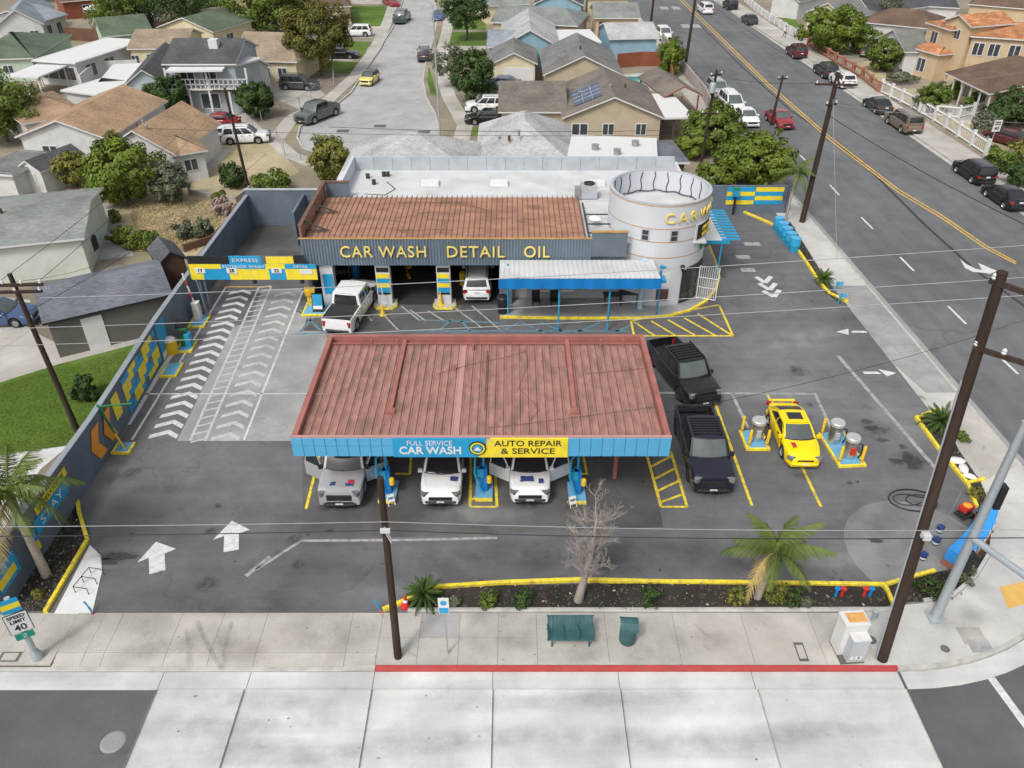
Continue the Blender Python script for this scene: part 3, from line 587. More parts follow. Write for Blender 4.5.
# ================================================================== service canopy
CT, CB = 4.5, 3.5
cl, cr = at(290, 437, CT), at(672, 437, CT); cb_ = at(500, 334, CT).y
X0, X1, Y0, Y1 = cl.x+.02, cr.x-.02, cl.y, cb_
can = thing('service_canopy', 'wide red ribbed roof canopy with blue and yellow banner over parked cars', 'canopy', ((X0+X1)/2, (Y0+Y1)/2, 0))
ox, oy = can.location.x, can.location.y
x0, x1, y0, y1 = X0-ox, X1-ox, Y0-oy, Y1-oy
MB().bx(x0+.05, x1-.05, y0+.15, y1-.05, CT-.75, CT-.42).build('roof_deck', 'canopy_frame', can)
npan = 41; pw = (x1-x0-.5)/npan
pm = MB()                                              # one corrugated sheet: flat pan with a rolled edge
L_ = y1-y0-.55
for (a, za), (b, zb) in zip([(0, .0), (.03, .035), (.06, .035), (.09, .006), (.24, .0), (.30, .008), (pw-.03, 0)], [(.03, .035), (.06, .035), (.09, .006), (.24, .0), (.30, .008), (pw-.03, 0), (pw-.012, -.05)]):
    pm.face([(a, 0, za), (b, 0, zb), (b, L_, zb), (a, L_, za)])
pm.face([(pw-.012, 0, -.05), (pw, 0, -.05), (pw, L_, -.05), (pw-.012, L_, -.05)]); pm.face([(0, 0, -.1), (pw-.004, 0, -.1), (pw-.004, 0, 0), (0, 0, 0)])
pme = pm.mesh('roof_panel', 'canopy_red'); pme2 = pme.copy(); pme2.materials[0] = MATS['canopy_pale']
for k in range(npan):
    o = link('roof_panel', pme2 if k in (17,) else pme, can, (x0+.25+k*pw, y0+.17, CT-.36+.006*rnd.random()))
    o.rotation_euler[0] = .004
for k, (xa) in enumerate((x0, x1-.24)): MB().bx(xa, xa+.24, y0+.16, y1, CT-.8, CT-.02).build('parapet', 'canopy_frame', can)
MB().bx(x0+.241, x1-.241, y1-.2, y1, CT-.8, CT-.02).build('parapet', 'canopy_frame', can)
MB().bx(x0-.03, x1+.03, y0+.02, y0+.15, CT-.1, CT-.012).build('front_trim', 'canopy_pale', can)
MB().bx(x0+.25, x1-.25, y1-.62, y1-.56, CT-.24, CT-.17).build('gutter_pipe', 'canopy_frame', can)
for f, ya, yb in ((.243, y0+2.1, y1-.25), (.755, y0+2.1, y1-.25)):
    bxm = MB().bx(x0+f*(x1-x0)-.1, x0+f*(x1-x0)+.1, ya, yb, CT-.38, CT-.16); bxm.bx(x0+f*(x1-x0)-.2, x0+f*(x1-x0)+.2, ya-.08, ya+.25, CT-.36, CT-.19); bxm.build('roof_beam', 'canopy_frame', can)
MB().path([(x0+.505*(x1-x0), y0+2.2, CT-.22), (x0+.505*(x1-x0), y1-1.2, CT-.22)], .02, 6).build('roof_cable', 'cable_brown', can)
for pts in ([(.62, 1.2), (.66, 2.4), (.60, 4.0), (.63, 6.2), (.62, 7.6)], [(.36, 5.2), (.45, 6.0), (.55, 6.6), (.63, 7.3)], [(.80, 5.2), (.88, 5.4), (.98, 5.7)], [(.52, 1.0), (.62, 1.3), (.8, 1.9), (1.0, 2.6)]):
    MB().path([(x0+a*(x1-x0), y0+b, CT-.27) for a, b in pts], .010, 5).build('roof_cable', 'cable_brown', can)
for f, yy in ((.14, y1-.58), (.22, y1-.58), (.46, y1-1.0), (.41, y1-2.9), (.86, y1-.58), (.93, y1-.58)):
    MB().bx(x0+f*(x1-x0)-.05, x0+f*(x1-x0)+.05, yy-.05, yy+.05, CT-.36, CT+.02).build('roof_bracket', 'canopy_frame', can)
# fascia: tiles left and right, banner between
fx = lambda px: at(px, 445, CT-.4).x-ox
MB().bx(x0, x1, y0+.03, y0+.15, CB, CT-.1).build('fascia_backing', 'grey_panel', can)
def tiles(a, b, n, rows):
    zz = [CB-.03, (CB+CT-.1)/2+.08, CT-.06] if rows == 2 else [CB-.03, CT-.06]
    for k in range(n):
        for r in range(rows):
            xa, xb = a+(b-a)*k/n+.012, a+(b-a)*(k+1)/n-.012; t = .006*rnd.random()
            MB().bx(xa, xb, y0-.02-t, y0+.03, zz[r]+.01, zz[r+1]-.01).build('fascia_tile', 'tile_blue', can)
tiles(x0-.02, fx(393), 9, 2); tiles(fx(568), x1+.02, 9, 1)
bn = MB().bx(fx(393), fx(485), y0-.05, y0+.03, CB-.05, CT-.05).build('banner', 'banner_blue', can)
by = MB(); by.prism([(fx(478), CB-.05), (fx(568), CB-.05), (fx(568), CT-.05), (fx(491), CT-.05)], 0, .09)
by.v = [(a, y0+.03-c, b) for a, b, c in by.v]; by.build('banner', 'banner_yellow', can)
text('FULL SERVICE', .36, 'sign_white', can, (fx(429.5), y0-.058, CT-.30), depth=.01, fit=fx(452)-fx(407))
text('CAR WASH', .55, 'sign_white', can, (fx(430), y0-.058, CT-.70), depth=.01, fit=fx(461)-fx(399), bold=.012)
text('AUTO REPAIR', .42, 'sign_black', can, (fx(528), y0-.068, CT-.31), depth=.01, fit=fx(562)-fx(494), bold=.004)
text('& SERVICE', .42, 'sign_black', can, (fx(528), y0-.068, CT-.72), depth=.01, fit=fx(555)-fx(501), bold=.004)
em = MB(); em.rev([(.36, 0), (.36, .03), (.30, .035), (.02, .035)], 24, axis='Y', caps=False); eo = em.build('emblem', 'sign_black', can, (fx(477.5), y0-.09, CT-.52))
MB().rev([(.31, .0), (.31, .012), (.24, .012), (.24, 0)], 24, axis='Y', caps=False).build('emblem_ring', 'banner_yellow', eo, (0, -.03, 0))
MB().rev([(.2, .0), (.2, .012), (.01, .012)], 24, axis='Y', caps=False).build('emblem_disc', 'banner_blue', eo, (0, -.03, 0))
MB().prism([(-.16, -.1), (.16, -.1), (0, .1)], 0, .02).build('emblem_mark', 'sign_white', eo, (0, -.035, 0)).rotation_euler[0] = math.pi/2
for xx in (x0+1.8, -2.2, 2.6, x1-1.8):
    for yy in (y0+2.6, y1-1.4):
        MB().tube((xx, yy, 0), (xx, yy, CT-.7), .11, n=12).build('column', 'canopy_frame', can)
# ================================================================== main building
bl = thing('car_wash_building', 'long car wash building with rust ribbed roof and open dark service bays', 'building', (-4, BF, 0))
bxo = -4
def B(mb, name, m, parent=bl):                         # geometry given in world X, Y
    mb.v = [(x-bxo, y-BF, z) for x, y, z in mb.v]; return mb.build(name, m, parent)
# fascia with vertical corrugation
fm = MB(); xa, n = -13.15, 96; st = (4.95-xa)/n
for k in range(n):
    q = xa+k*st; y = BF
    for a, b, c, d in ((0, y, .35, y), (.35, y, .45, y-.05), (.45, y-.05, .9, y-.05), (.9, y-.05, 1, y)):
        fm.face([(q+a*st, b, 3.0), (q+c*st, d, 3.0), (q+c*st, d, 4.78), (q+a*st, b, 4.78)])
B(fm, 'fascia', 'slate_metal')
B(MB().bx(-13.1, 4.9, BF+.06, BF+.3, 3.05, 4.74), 'fascia_frame', 'slate_wall')
B(MB().bx(-13.25, 5.0, BF-.06, BF+.12, 4.78, 4.82), 'fascia_cap', 'cap_gold')
for s_, px, wf in (('CAR WASH', 384, 5.35), ('DETAIL', 475.5, 3.6), ('OIL', 536.5, 1.6)):
    text(s_, 1.08, 'letter_yellow', bl, (at(px, 250, 3.95).x-bxo, -.13, 3.93), depth=.06, fit=wf, bold=.004, spacing=1.1)
# pillars with stacked price boards
def pillar(px0, px1, boards=True, m='white_wall'):
    a, b = at(px0, 265, 3).x, at(px1, 265, 3).x
    p = B(MB().bx(a, b, BF+.15, BF+.75, 0, 3.2), 'pillar', m)
    if boards:
        for z0, z1, mm in ((2.45, 2.75, 'sign_black'), (2.0, 2.32, 'banner_yellow'), (1.68, 1.98, 'banner_blue'), (1.36, 1.66, 'banner_yellow'), (1.0, 1.34, 'banner_blue'), (.85, .97, 'sign_black')):
            B(MB().bx(a+.06, b-.06, BF+.12, BF+.15, z0, z1), 'price_board', mm)
        B(MB().prism([(a-.25, BF+.0), (a-.05, BF-.3), (b+.05, BF-.3), (b+.25, BF+.0), (b+.25, BF+.85), (a-.25, BF+.85)], 0, .16), 'pillar_base', 'walk_concrete')
        B(MB().kerb([(a-.28, BF+.3), (a-.28, BF-.02), (a-.07, BF-.34), (b+.07, BF-.34), (b+.28, BF-.02), (b+.28, BF+.3)], .08, 0, .13), 'base_edge', 'yellow_paint')
    return p
pillar(374, 388.5); pillar(435.5, 449.5); pillar(318, 331, False); pillar(499, 512, False, 'slate_wall')
a, b = at(319, 265, 3).x, at(331, 265, 3).x
B(MB().bx(a+.1, b-.05, BF+.11, BF+.15, .9, 2.3), 'price_board', 'banner_blue')
a, b = at(501, 265, 3).x, at(510, 265, 3).x
B(MB().bx(a, b, BF+.11, BF+.15, 1.3, 2.8), 'price_board', 'sign_black'); B(MB().bx(a+.08, b-.05, BF+.09, BF+.11, 2.35, 2.65), 'price_board', 'banner_yellow')
# bay shell
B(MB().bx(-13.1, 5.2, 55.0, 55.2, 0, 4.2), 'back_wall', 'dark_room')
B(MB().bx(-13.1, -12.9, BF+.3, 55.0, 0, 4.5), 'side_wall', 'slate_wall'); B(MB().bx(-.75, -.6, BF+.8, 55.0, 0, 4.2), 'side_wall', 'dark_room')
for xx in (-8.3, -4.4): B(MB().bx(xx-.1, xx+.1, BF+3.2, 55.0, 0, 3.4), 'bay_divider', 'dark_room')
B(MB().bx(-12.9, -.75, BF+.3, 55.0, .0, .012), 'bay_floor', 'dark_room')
B(MB().bx(-13.05, 4.9, BF+.3, 59.6, 4.2, 4.3), 'roof_deck', 'white_roof')
# rust roof: sheets between standing ribs, the ribs run on past the back edge
nr, ra, rb = 50, -12.9, 4.55; rw = (rb-ra)/nr; yb0, yb1 = BF+.18, 53.3
shm = MB().bx(0, rw-.042, 0, yb1-yb0, 0, .05).mesh('roof_sheet', 'rust_roof'); rbm = MB().bx(-.02, .02, 0, yb1-yb0+.35, 0, .10).mesh('roof_rib', 'rib_dark')
for k in range(nr+1):
    if k < nr: link('roof_sheet', shm, bl, (ra+k*rw+.021-bxo, yb0-BF, 4.6+.012*rnd.random()))
    link('roof_rib', rbm, bl, (ra+k*rw-bxo, yb0-BF, 4.59))
B(MB().bx(-13.0, 4.6, BF+.15, 53.3, 4.3, 4.59), 'roof_frame', 'rib_dark')
B(MB().bx(-13.14, -13.02, BF+.13, 53.9, 4.3, 5.55), 'screen', 'rust_roof'); B(MB().bx(-13.2, -12.95, BF+.1, 54, 5.55, 5.62), 'screen_cap', 'rib_dark')
for yy in (BF+1.2, BF+4.2): B(MB().path([(-13.0, yy, 5.4), (-11.6, yy, 4.82)], .05, 6), 'screen_brace', 'dark_metal'); B(MB().path([(-13.0, yy, 4.85), (-11.5, yy, 4.85)], .05, 6), 'screen_brace', 'dark_metal')
B(MB().bx(-13.0, -11.4, 53.9, 54.05, 4.3, 5.5), 'screen', 'slate_wall'); B(MB().bx(-13.05, -11.35, 53.85, 54.1, 5.5, 5.58), 'screen_cap', 'rib_dark')
# white flat roof behind
B(MB().bx(-11.9, 12.3, 53.35, 59.6, 4.31, 4.38), 'flat_roof', 'white_roof'); B(MB().bx(4.7, 12.2, BF+.5, 53.3, 4.25, 4.36), 'flat_roof', 'white_roof')
B(MB().bx(-12.1, -11.9, 54.1, 59.8, 0, 5.45), 'parapet', 'white_wall')
for k in range(17): B(MB().bx(-11.9+k*1.424+.01, -11.9+(k+1)*1.424-.01, 59.55, 59.75, 4.38, 5.4+.01*(k % 2)), 'parapet_panel', 'grey_panel')
B(MB().bx(-12.1, 12.3, 59.76, 59.95, 0, 5.35), 'rear_wall', 'white_wall'); B(MB().bx(12.31, 12.5, 53.0, 59.9, 0, 5.0), 'side_wall', 'white_wall')
B(MB().bx(5.0, 12.3, 52.8, 53.0, 0, 4.2), 'side_wall', 'white_wall')
for px in (430, 499, 596):
    c = at(px, 183, 4.5); s_ = MB().box((c.x, c.y, 4.5), (1.35, .95, .26), 0, 0, taper=.92); B(s_, 'skylight', 'sign_white')
    B(MB().bx(c.x-.75, c.x+.75, c.y-.55, c.y+.55, 4.36, 4.41), 'skylight_kerb', 'grey_panel')
c = at(589, 199, 4.4)
B(MB().bx(c.x-.6, c.x+.55, c.y-.1, c.y+.85, 4.45, 5.35), 'air_conditioner', 'grey_panel'); B(MB().rev([(.38, 0), (.38, .1), (.3, .1), (.3, .03), (.02, .03)], 18, c=(c.x, c.y+.38, 5.35), caps=False), 'fan_guard', 'dark_metal')
B(MB().bx(c.x-1.0, c.x-.61, c.y-.2, c.y+.5, 4.4, 5.2), 'air_duct', 'grey_metal')
for ya in (BF+1.0, BF+2.4, BF+4.0): B(MB().path([(4.8, ya, 4.75), (6.9, ya, 4.75)], .05, 6), 'roof_rail', 'dark_metal')
B(MB().path([(4.8, BF+.4, 4.75), (4.8, BF+6, 4.75)], .06, 6), 'roof_rail', 'dark_metal'); B(MB().path([(6.7, BF+2.4, 4.4), (6.7, BF+2.4, 5.3)], .06, 6), 'roof_rail', 'dark_metal')
c = at(573, 244, 4.5); B(MB().rev([(.42, .0), (.3, .1), (.02, .14)], 16, c=(5.4, BF+3.0, 4.9), caps=False), 'dish', 'sign_white')
for px, py in ((374, 184), (384, 176), (388, 176), (368, 178)): c = at(px, py, 4.4); B(MB().rev([(.16, 0), (.13, .3), (.2, .34), (.02, .4)], 10, c=(c.x, c.y, 4.36), caps=False), 'roof_vent', 'dark_metal')
B(MB().path([(-10.5, 54.6, 4.4), (-9.0, 54.4, 4.4), (-8.4, 55.6, 4.4), (-9.2, 57, 4.4)], .035, 5), 'roof_hose', 'dark_metal')
for pts in ([(at(399, 231, 4.8)), at(444, 230, 4.8), at(445, 221, 4.8)], [at(397, 203, 4.8), at(455, 203, 4.8), at(492, 211, 4.8)]): B(MB().path([(p.x, p.y, 4.84) for p in pts], .025, 5), 'roof_cable', 'rib_dark')
# upstand between roof and tower
B(MB().bx(4.95, 7.15, BF-.02, BF+.16, 3.6, 5.2), 'upstand', 'slate_wall'); B(MB().bx(4.9, 7.2, BF-.06, BF+.2, 5.2, 5.27), 'upstand_cap', 'cap_gold')
# shop front below the awning
B(MB().bx(-.55, 8.2, BF+1.0, BF+1.2, .12, 3.6), 'shop_wall', 'grey_panel')
for a, b, z0, z1 in ((.2, 1.0, .2, 2.3), (1.3, 3.8, 1.0, 2.4), (4.3, 6.6, .9, 2.4)):
    f_ = B(MB().bx(a, b, BF+.95, BF+1.0, z0, z1), 'window', 'sign_white' if b < 1.1 else 'grey_panel'); B(MB().bx(a+.12, b-.12, BF+.93, BF+.95, z0+.12 if b > 1.1 else z0+1, z1-.12), 'pane', 'shop_glass', bl)
B(MB().bx(1.5, 4.0, BF+.5, BF+.9, .85, 1.0), 'counter', 'sign_white')
# raised walk round the shop and tower
isl = [(500, 318), (560, 319), (640, 319), (668, 317), (690, 311), (706, 302), (716, 290), (719, 278), (715, 262), (709, 247)]
iw = [xy(*p) for p in isl]
B(MB().prism(iw + [(11.6, 53.2), (-.55, 53.2)], 0, .13), 'raised_walk', 'lot_concrete')
B(MB().kerb(iw, .16, 0, .15), 'walk_kerb', 'yellow_paint')
# ------------------------------------------------------------------ tower
TX, TY, TR, TT = 9.45, 49.1, 3.2, 7.0
tw = thing('round_tower', 'round white tower with yellow bands and CAR WASH letters at building corner', 'tower', (TX, TY, 0))
N = 72
def ringwall(r, z0, z1, name, m, t=.06, parent=tw, a0=0, a1=360, n=N):
    mb = MB(); full = (a1-a0) >= 360
    for k in range(n):
        p, q = R(a0+(a1-a0)*k/n), R(a0+(a1-a0)*(k+1)/n)
        P = lambda rr, a, z: (rr*math.sin(a), -rr*math.cos(a), z)
        mb.face([P(r, p, z0), P(r, q, z0), P(r, q, z1), P(r, p, z1)], 0, True); mb.face([P(r-t, q, z0), P(r-t, p, z0), P(r-t, p, z1), P(r-t, q, z1)], 0, True)
        mb.face([P(r, p, z1), P(r, q, z1), P(r-t, q, z1), P(r-t, p, z1)]); mb.face([P(r-t, p, z0), P(r-t, q, z0), P(r, q, z0), P(r, p, z0)])
        if not full and k == 0: mb.face([P(r, p, z0), P(r, p, z1), P(r-t, p, z1), P(r-t, p, z0)])
        if not full and k == n-1: mb.face([P(r, q, z0), P(r-t, q, z0), P(r-t, q, z1), P(r, q, z1)])
    return mb.build(name, m, parent)
ringwall(TR, 0, TT, 'wall', 'white_wall', .18)
ringwall(TR+.02, TT-.02, TT+.04, 'rim', 'grey_panel', .2)
MB().rev([(TR-.15, 5.5), (.02, 5.55)], 48, caps=False).build('roof', 'white_roof', tw)
for z in (6.88, 5.42, 4.56, 3.5): ringwall(TR+.015, z, z+.045, 'band', 'cap_gold', .03, n=60)
# black tarred seams inside the parapet
for a in range(-70, 85, 17):
    q = R(180+a); pts = []
    for k in range(6):
        z = 5.55+k*.27; r = TR-.2; qq = q+.022*math.sin(k*1.7+a); pts.append((r*math.sin(qq), -r*math.cos(qq), z))
    MB().path(pts, .032, 5).build('tar_seam', 'sign_black', tw)
MB().path([((TR-.22)*math.sin(R(180+a)), -(TR-.22)*math.cos(R(180+a)), 5.62+.05*math.sin(a)) for a in range(-75, 90, 5)], .03, 5).build('tar_seam', 'sign_black', tw)
for s_, a in zip('CARWASH', (3, 18, 32, 50, 66, 81, 95)):
    q = R(a); text(s_, .92, 'letter_yellow', tw, ((TR+.06)*math.sin(q), -(TR+.06)*math.cos(q), 6.12), (math.pi/2, 0, q), depth=.08, bold=.002, width=1.1)
for a in (-22, 10): ringwall(TR+.035, 4.62, 5.38, 'window', 'grey_panel', .06, a0=a-5, a1=a+5, n=3); ringwall(TR+.045, 4.68, 4.98, 'pane', 'shop_glass', .03, a0=a-3.4, a1=a+3.4, n=3); ringwall(TR+.045, 5.03, 5.32, 'pane', 'shop_glass', .03, a0=a-3.4, a1=a+3.4, n=3)
ringwall(TR+.05, 4.35, 5.5, 'sign', 'sign_white', .04, a0=38, a1=80, n=8); ringwall(TR+.08, 4.42, 5.38, 'sign', 'sign_black', .03, a0=41, a1=78, n=8)
for s_, z in (('HAND', 5.14), ('WASH', 4.70)): q = R(58); text(s_, .44, 'banner_yellow', tw, ((TR+.14)*math.sin(q), -(TR+.14)*math.cos(q), z), (math.pi/2, 0, q), depth=.02, bold=.012, width=1.15)
q = R(56); o = MB().rev([(.28, 0), (.28, .04), (.02, .05)], 18, axis='Y', caps=False).build('emblem', 'green_paint', tw, ((TR+.03)*math.sin(q), -(TR+.03)*math.cos(q), 3.85), q)
ringwall(TR+.04, .16, 2.5, 'door_frame', 'dark_metal', .08, a0=26, a1=74, n=10)
for a in (28, 40, 52, 64): ringwall(TR+.06, .25, 2.38, 'door', 'shop_glass', .05, a0=a, a1=a+9.5, n=3)
ringwall(TR+.06, 2.52, 2.66, 'door_lintel', 'sign_black', .08, a0=32, a1=66, n=6)
for z0, z1, m in ((.5, 1.35, 'red_plastic'), (1.5, 2.5, 'sign_white')): ringwall(TR+.03, z0, z1, 'poster', m if m != 'red_plastic' else mat('poster_dark', (.12, .05, .05), .5, var=.8, scale=4), .02, a0=-3, a1=11, n=3)
ringwall(TR+.05, 2.85, 2.98, 'lamp_bracket', 'pipe_blue', .2, a0=-2, a1=5, n=2)
q = R(24); MB().rev([(.02, -.25), (.16, .1), (.12, .2), (.02, .22)], 10, caps=False).build('wall_lamp', 'sign_black', tw, ((TR+.15)*math.sin(q), -(TR+.15)*math.cos(q), 2.75))
# ------------------------------------------------------------------ blue awning over the shop front
aw = thing('shop_awning', 'white ribbed awning with bright blue valance in front of the shop', 'awning', (4, 44, 0))
AX0, AX1, AY0, AY1 = -.75, 8.85, 42.7, 45.8
na = 32; st = (AX1-AX0)/na
sm_ = MB()
for a, za, b, zb in ((0, 0, .5*st, 0), (.5*st, 0, .65*st, .02), (.65*st, .02, .88*st, .02), (.88*st, .02, st, 0)): sm_.face([(a, 0, za), (b, 0, zb), (b, AY1-AY0, zb-.28), (a, AY1-AY0, za-.28)])
sme = sm_.mesh('roof_sheet', 'white_roof')
for k in range(na): link('roof_sheet', sme, aw, (AX0+k*st-4, AY0-44, 3.72))
MB().bx(AX0-4, AX1-4, AY0-44, AY1-44, 3.34, 3.42).build('roof_frame', 'grey_panel', aw); MB().bx(AX0-4, AX1-4, AY0-44, AY0-43.9, 3.6, 3.7).build('front_beam', 'grey_panel', aw)
vm = MB(); nv = 40
for k in range(nv):
    a, b = AX0-4-.05+(AX1-AX0+.1)*k/nv, AX0-4-.05+(AX1-AX0+.1)*(k+1)/nv; w0, w1 = .05*math.sin(k*1.3), .05*math.sin((k+1)*1.3)
    vm.face([(a, AY0-44-.03+w0, 3.05), (b, AY0-44-.03+w1, 3.05), (b, AY0-44-.03, 3.72), (a, AY0-44-.03, 3.72)], 0, True)
vm.face([(AX1-4+.05, AY0-44-.03, 3.05), (AX1-4+.05, AY0-43.0, 3.2), (AX1-4+.05, AY0-43.0, 3.72), (AX1-4+.05, AY0-44-.03, 3.72)])
vm.build('valance', 'bright_blue', aw)
for px, py in ((508, 316), (558, 331), (607, 331), (656, 317)):
    c = at(px, py); MB().tube((c.x-4, c.y-44, 0), (c.x-4, c.y-44, 3.65), .06, n=8).build('post', 'pipe_blue', aw)
sg = MB().bx(4.75, 5.3, -.7, .0, 3.1, 3.3).build('corner_bracket', 'pipe_blue', aw)
# side awning east of the tower
sa = thing('side_awning', 'small white flat awning with blue slats beside the round tower', 'awning', (13.4, 52, 0))
MB().bx(-1.3, 1.05, -2.3, 3.0, 2.9, 3.0).build('roof', 'sign_white', sa)
MB().bx(-1.5, 1.2, -2.36, -2.28, 2.8, 3.02).build('front_beam', 'pipe_blue', sa)
for k in range(11): MB().bx(.7, 1.95, -2.25+k*.5, -2.0+k*.5, 3.01, 3.07).build('slat', 'pipe_blue', sa)
for yy in (-2.25, 2.6): MB().tube((.7, yy, 0), (.7, yy, 2.95), .06, n=8).build('post', 'pipe_blue', sa)
MB().tube((-.75, -2.25, 0), (-.75, -2.25, 2.9), .05, n=8).build('post', 'pipe_blue', sa)
# white security gate standing open at the door
gt = thing('security_gate', 'white barred security gate standing open beside the tower door', 'gate', (TX+2.75, TY-2.0, .13), R(-20))
MB().path([(0, 0, 0), (1.25, 0, 0), (1.25, 0, 2.3), (0, 0, 2.3), (0, 0, 0)], .04, 6).build('frame', 'sign_white', gt)
for k in range(1, 9): MB().tube((k*.14, 0, 0), (k*.14, 0, 2.3), .016, n=5).build('bar', 'sign_white', gt)
for z in (.8, 1.5): MB().tube((0, 0, z), (1.25, 0, z), .022, n=5).build('rail', 'sign_white', gt)
# ------------------------------------------------------------------ perimeter walls
pw_ = thing('perimeter_wall', 'long slate grey wall with painted banners along the left of the lot', 'wall', (-20, 40, 0))
def wxo(y): return -.5*min(1, max(0, (y-31)/10))      # the wall bends a little to the left
def W(mb, name, m, parent=pw_): mb.v = [(x+20+(wxo(y) if x < -19 else 0), y-40, z) for x, y, z in mb.v]; return mb.build(name, m, parent)
seg = [20.9+k*3.2 for k in range(13)]
for k in range(12): W(MB().bx(-20.12, -19.92, seg[k]+.006, seg[k+1]-.006, 0, 2.5), 'wall_panel', 'slate_wall')
for k in range(12): W(MB().bx(-20.16, -19.88, seg[k], seg[k+1], 2.5, 2.55), 'wall_cap', 'wall_cap')
W(MB().bx(-20.12, -11.95, 59.35, 59.55, 0, 2.9), 'wall_panel', 'slate_wall'); W(MB().bx(-20.16, -11.95, 59.3, 59.6, 2.9, 2.96), 'wall_cap', 'grey_panel')
W(MB().bx(-16.2, -16.0, 55.5, 59.3, 0, 2.6), 'wall_panel', 'slate_wall')
fxw = -19.895
def bann(d0, d1, z0, z1, m, t=.02, name='banner'): return W(MB().bx(fxw, fxw+t, d0, d1, z0, z1), name, m)
bann(39.4, 40.7, .25, 2.3, 'banner_blue'); bann(39.4, 40.7, .1, .5, 'sign_white', .024)
for i in range(10):
    for k in range(6): bann(33.9+i*.52+.01, 34.4+i*.52, .3+k*.34, .62+k*.34, ('banner_blue', 'banner_yellow', 'slate_wall')[[0, 1, 0, 0, 1, 2, 1, 0, 1, 1][(i*3+k*2) % 10]], .016+.004*((i+k) % 2), 'mural_tile')
for d in (30.0, 31.4):
    m_ = MB(); P = [(d, 2.1), (d+.75, 2.1), (d+.25, 1.25), (d+.75, .4), (d, .4), (d-.5, 1.25)]
    m_.face([(fxw+.012, a, b) for a, b in P]); W(m_, 'wall_chevron', 'orange_paint')
bann(32.4, 33.2, .9, 2.2, 'banner_yellow')
bann(24.2, 27.0, 1.05, 1.75, 'banner_blue'); bann(24.6, 27.3, 1.8, 2.2, 'banner_yellow'); bann(23.4, 24.1, .5, 1.5, 'banner_blue'); bann(23.4, 24.1, .5, .95, 'banner_yellow', .026); bann(21.2, 22.6, .8, 1.9, 'banner_blue'); bann(21.2, 22.4, 1.0, 1.4, 'banner_yellow', .026)
text('STAY', .55, 'sign_white', pw_, (.135, 25.6-40, 1.4), (math.pi/2, 0, math.pi/2), depth=.012, width=1.5)
text('WELCOME', .3, 'sign_black', pw_, (.135, 26.0-40, 2.0), (math.pi/2, 0, math.pi/2), depth=.012, width=1.4)
rw_ = thing('rear_wall', 'slate grey rear wall with blue and yellow banners behind the round tower', 'wall', (17.5, 62, 0))
for k in range(3): MB().bx(-4.9+k*3.2+.005, -1.7+k*3.2-.005, -.1, .1, 0, 2.3).build('wall_panel', 'slate_wall', rw_)
MB().bx(4.72, 4.9, -.15, .15, 0, 2.4).build('end_post', 'slate_wall', rw_)
for i in range(2):
    for k in range(4): MB().bx(-.2+i*2.3, 2.05+i*2.3, -.13-.005*k, -.1, .75+k*.36, 1.1+k*.36).build('banner', ('banner_yellow', 'banner_blue')[(i+k) % 2], rw_)
# ------------------------------------------------------------------ menu sign over the drive-through lanes
mn = thing('menu_gantry', 'blue and yellow price gantry over the drive-through lanes', 'sign', (-16.2, 45.5, 0))
MB().bx(-4.1, 3.95, .0, .14, 2.3, 3.1).build('lower_beam', 'slate_metal', mn)
seq = [(-4.1, -3.3, 'banner_blue'), (-3.3, -1.75, 'banner_blue'), (-1.75, 1.2, 'banner_yellow'), (1.2, 3.95, 'banner_blue')]
for k, (a, b, m) in enumerate([(-4.0, -3.2, 'banner_yellow'), (-3.2, -1.55, 'banner_blue'), (-1.55, .95, 'banner_yellow'), (.95, 2.0, 'banner_blue'), (2.0, 3.95, 'banner_yellow')]): MB().bx(a, b, -.04, 0, 2.25, 3.0).build('price_panel', m, mn)
for k, (a, b, m) in enumerate([(-4.0, -2.0, 'banner_yellow'), (-2.0, .8, 'banner_blue'), (.8, 2.0, 'banner_yellow'), (2.0, 3.95, 'banner_blue')]): MB().bx(a, b, -.055, 0, 3.003, 3.32).build('price_panel', m, mn)
for k, (a, b, z0, z1, m) in enumerate([(-4.0, -1.42, 3.32, 3.85, 'sign_black'), (-1.4, .6, 3.32, 3.85, 'banner_blue'), (.9, 2.6, 3.35, 3.8, 'banner_yellow'), (2.62, 3.3, 3.35, 3.9, 'sign_black')]): MB().bx(a, b, -.03, .05, z0, z1).build('price_panel', m, mn)
for s_, xx in (('17', -3.35), ('28', -1.35), ('22', 1.45)):
    MB().bx(xx-.32, xx+.32, -.075, -.04, 2.72, 3.06).build('price_tag', 'sign_white', mn); text(s_, .32, 'sign_black', mn, (xx, -.08, 2.89), depth=.01, bold=.01)
MB().bx(2.9, 3.7, -.075, -.04, 2.65, 2.95).build('price_tag', 'sign_white', mn)
for s_, xx, z, sz in (('EXPRESS', -.4, 3.58, .34), ('EXTERIOR WASH', -.6, 3.16, .26), ('DETAIL', 3.0, 3.16, .22)): text(s_, sz, 'sign_white', mn, (xx, -.065, z), depth=.01, width=1.3)
for a in (-3.6, 3.6): MB().path([(a, .07, 3.1), (a, .07, 3.95), (a*.8, .07, 3.1)], .04, 6).build('brace', 'galvanised', mn)
for a, dz in ((-3.65, 0), (-3.35, 0)): MB().tube((a, .2, 0), (a, .2, 2.4), .07, n=8).build('post', 'slate_metal', mn)
for a in (-.1, 2.9): MB().rev([(.14, -.2), (.14, .1), (.02, .12)], 10, c=(a, .1, 2.15)).build('camera_dome', 'sign_black', mn)
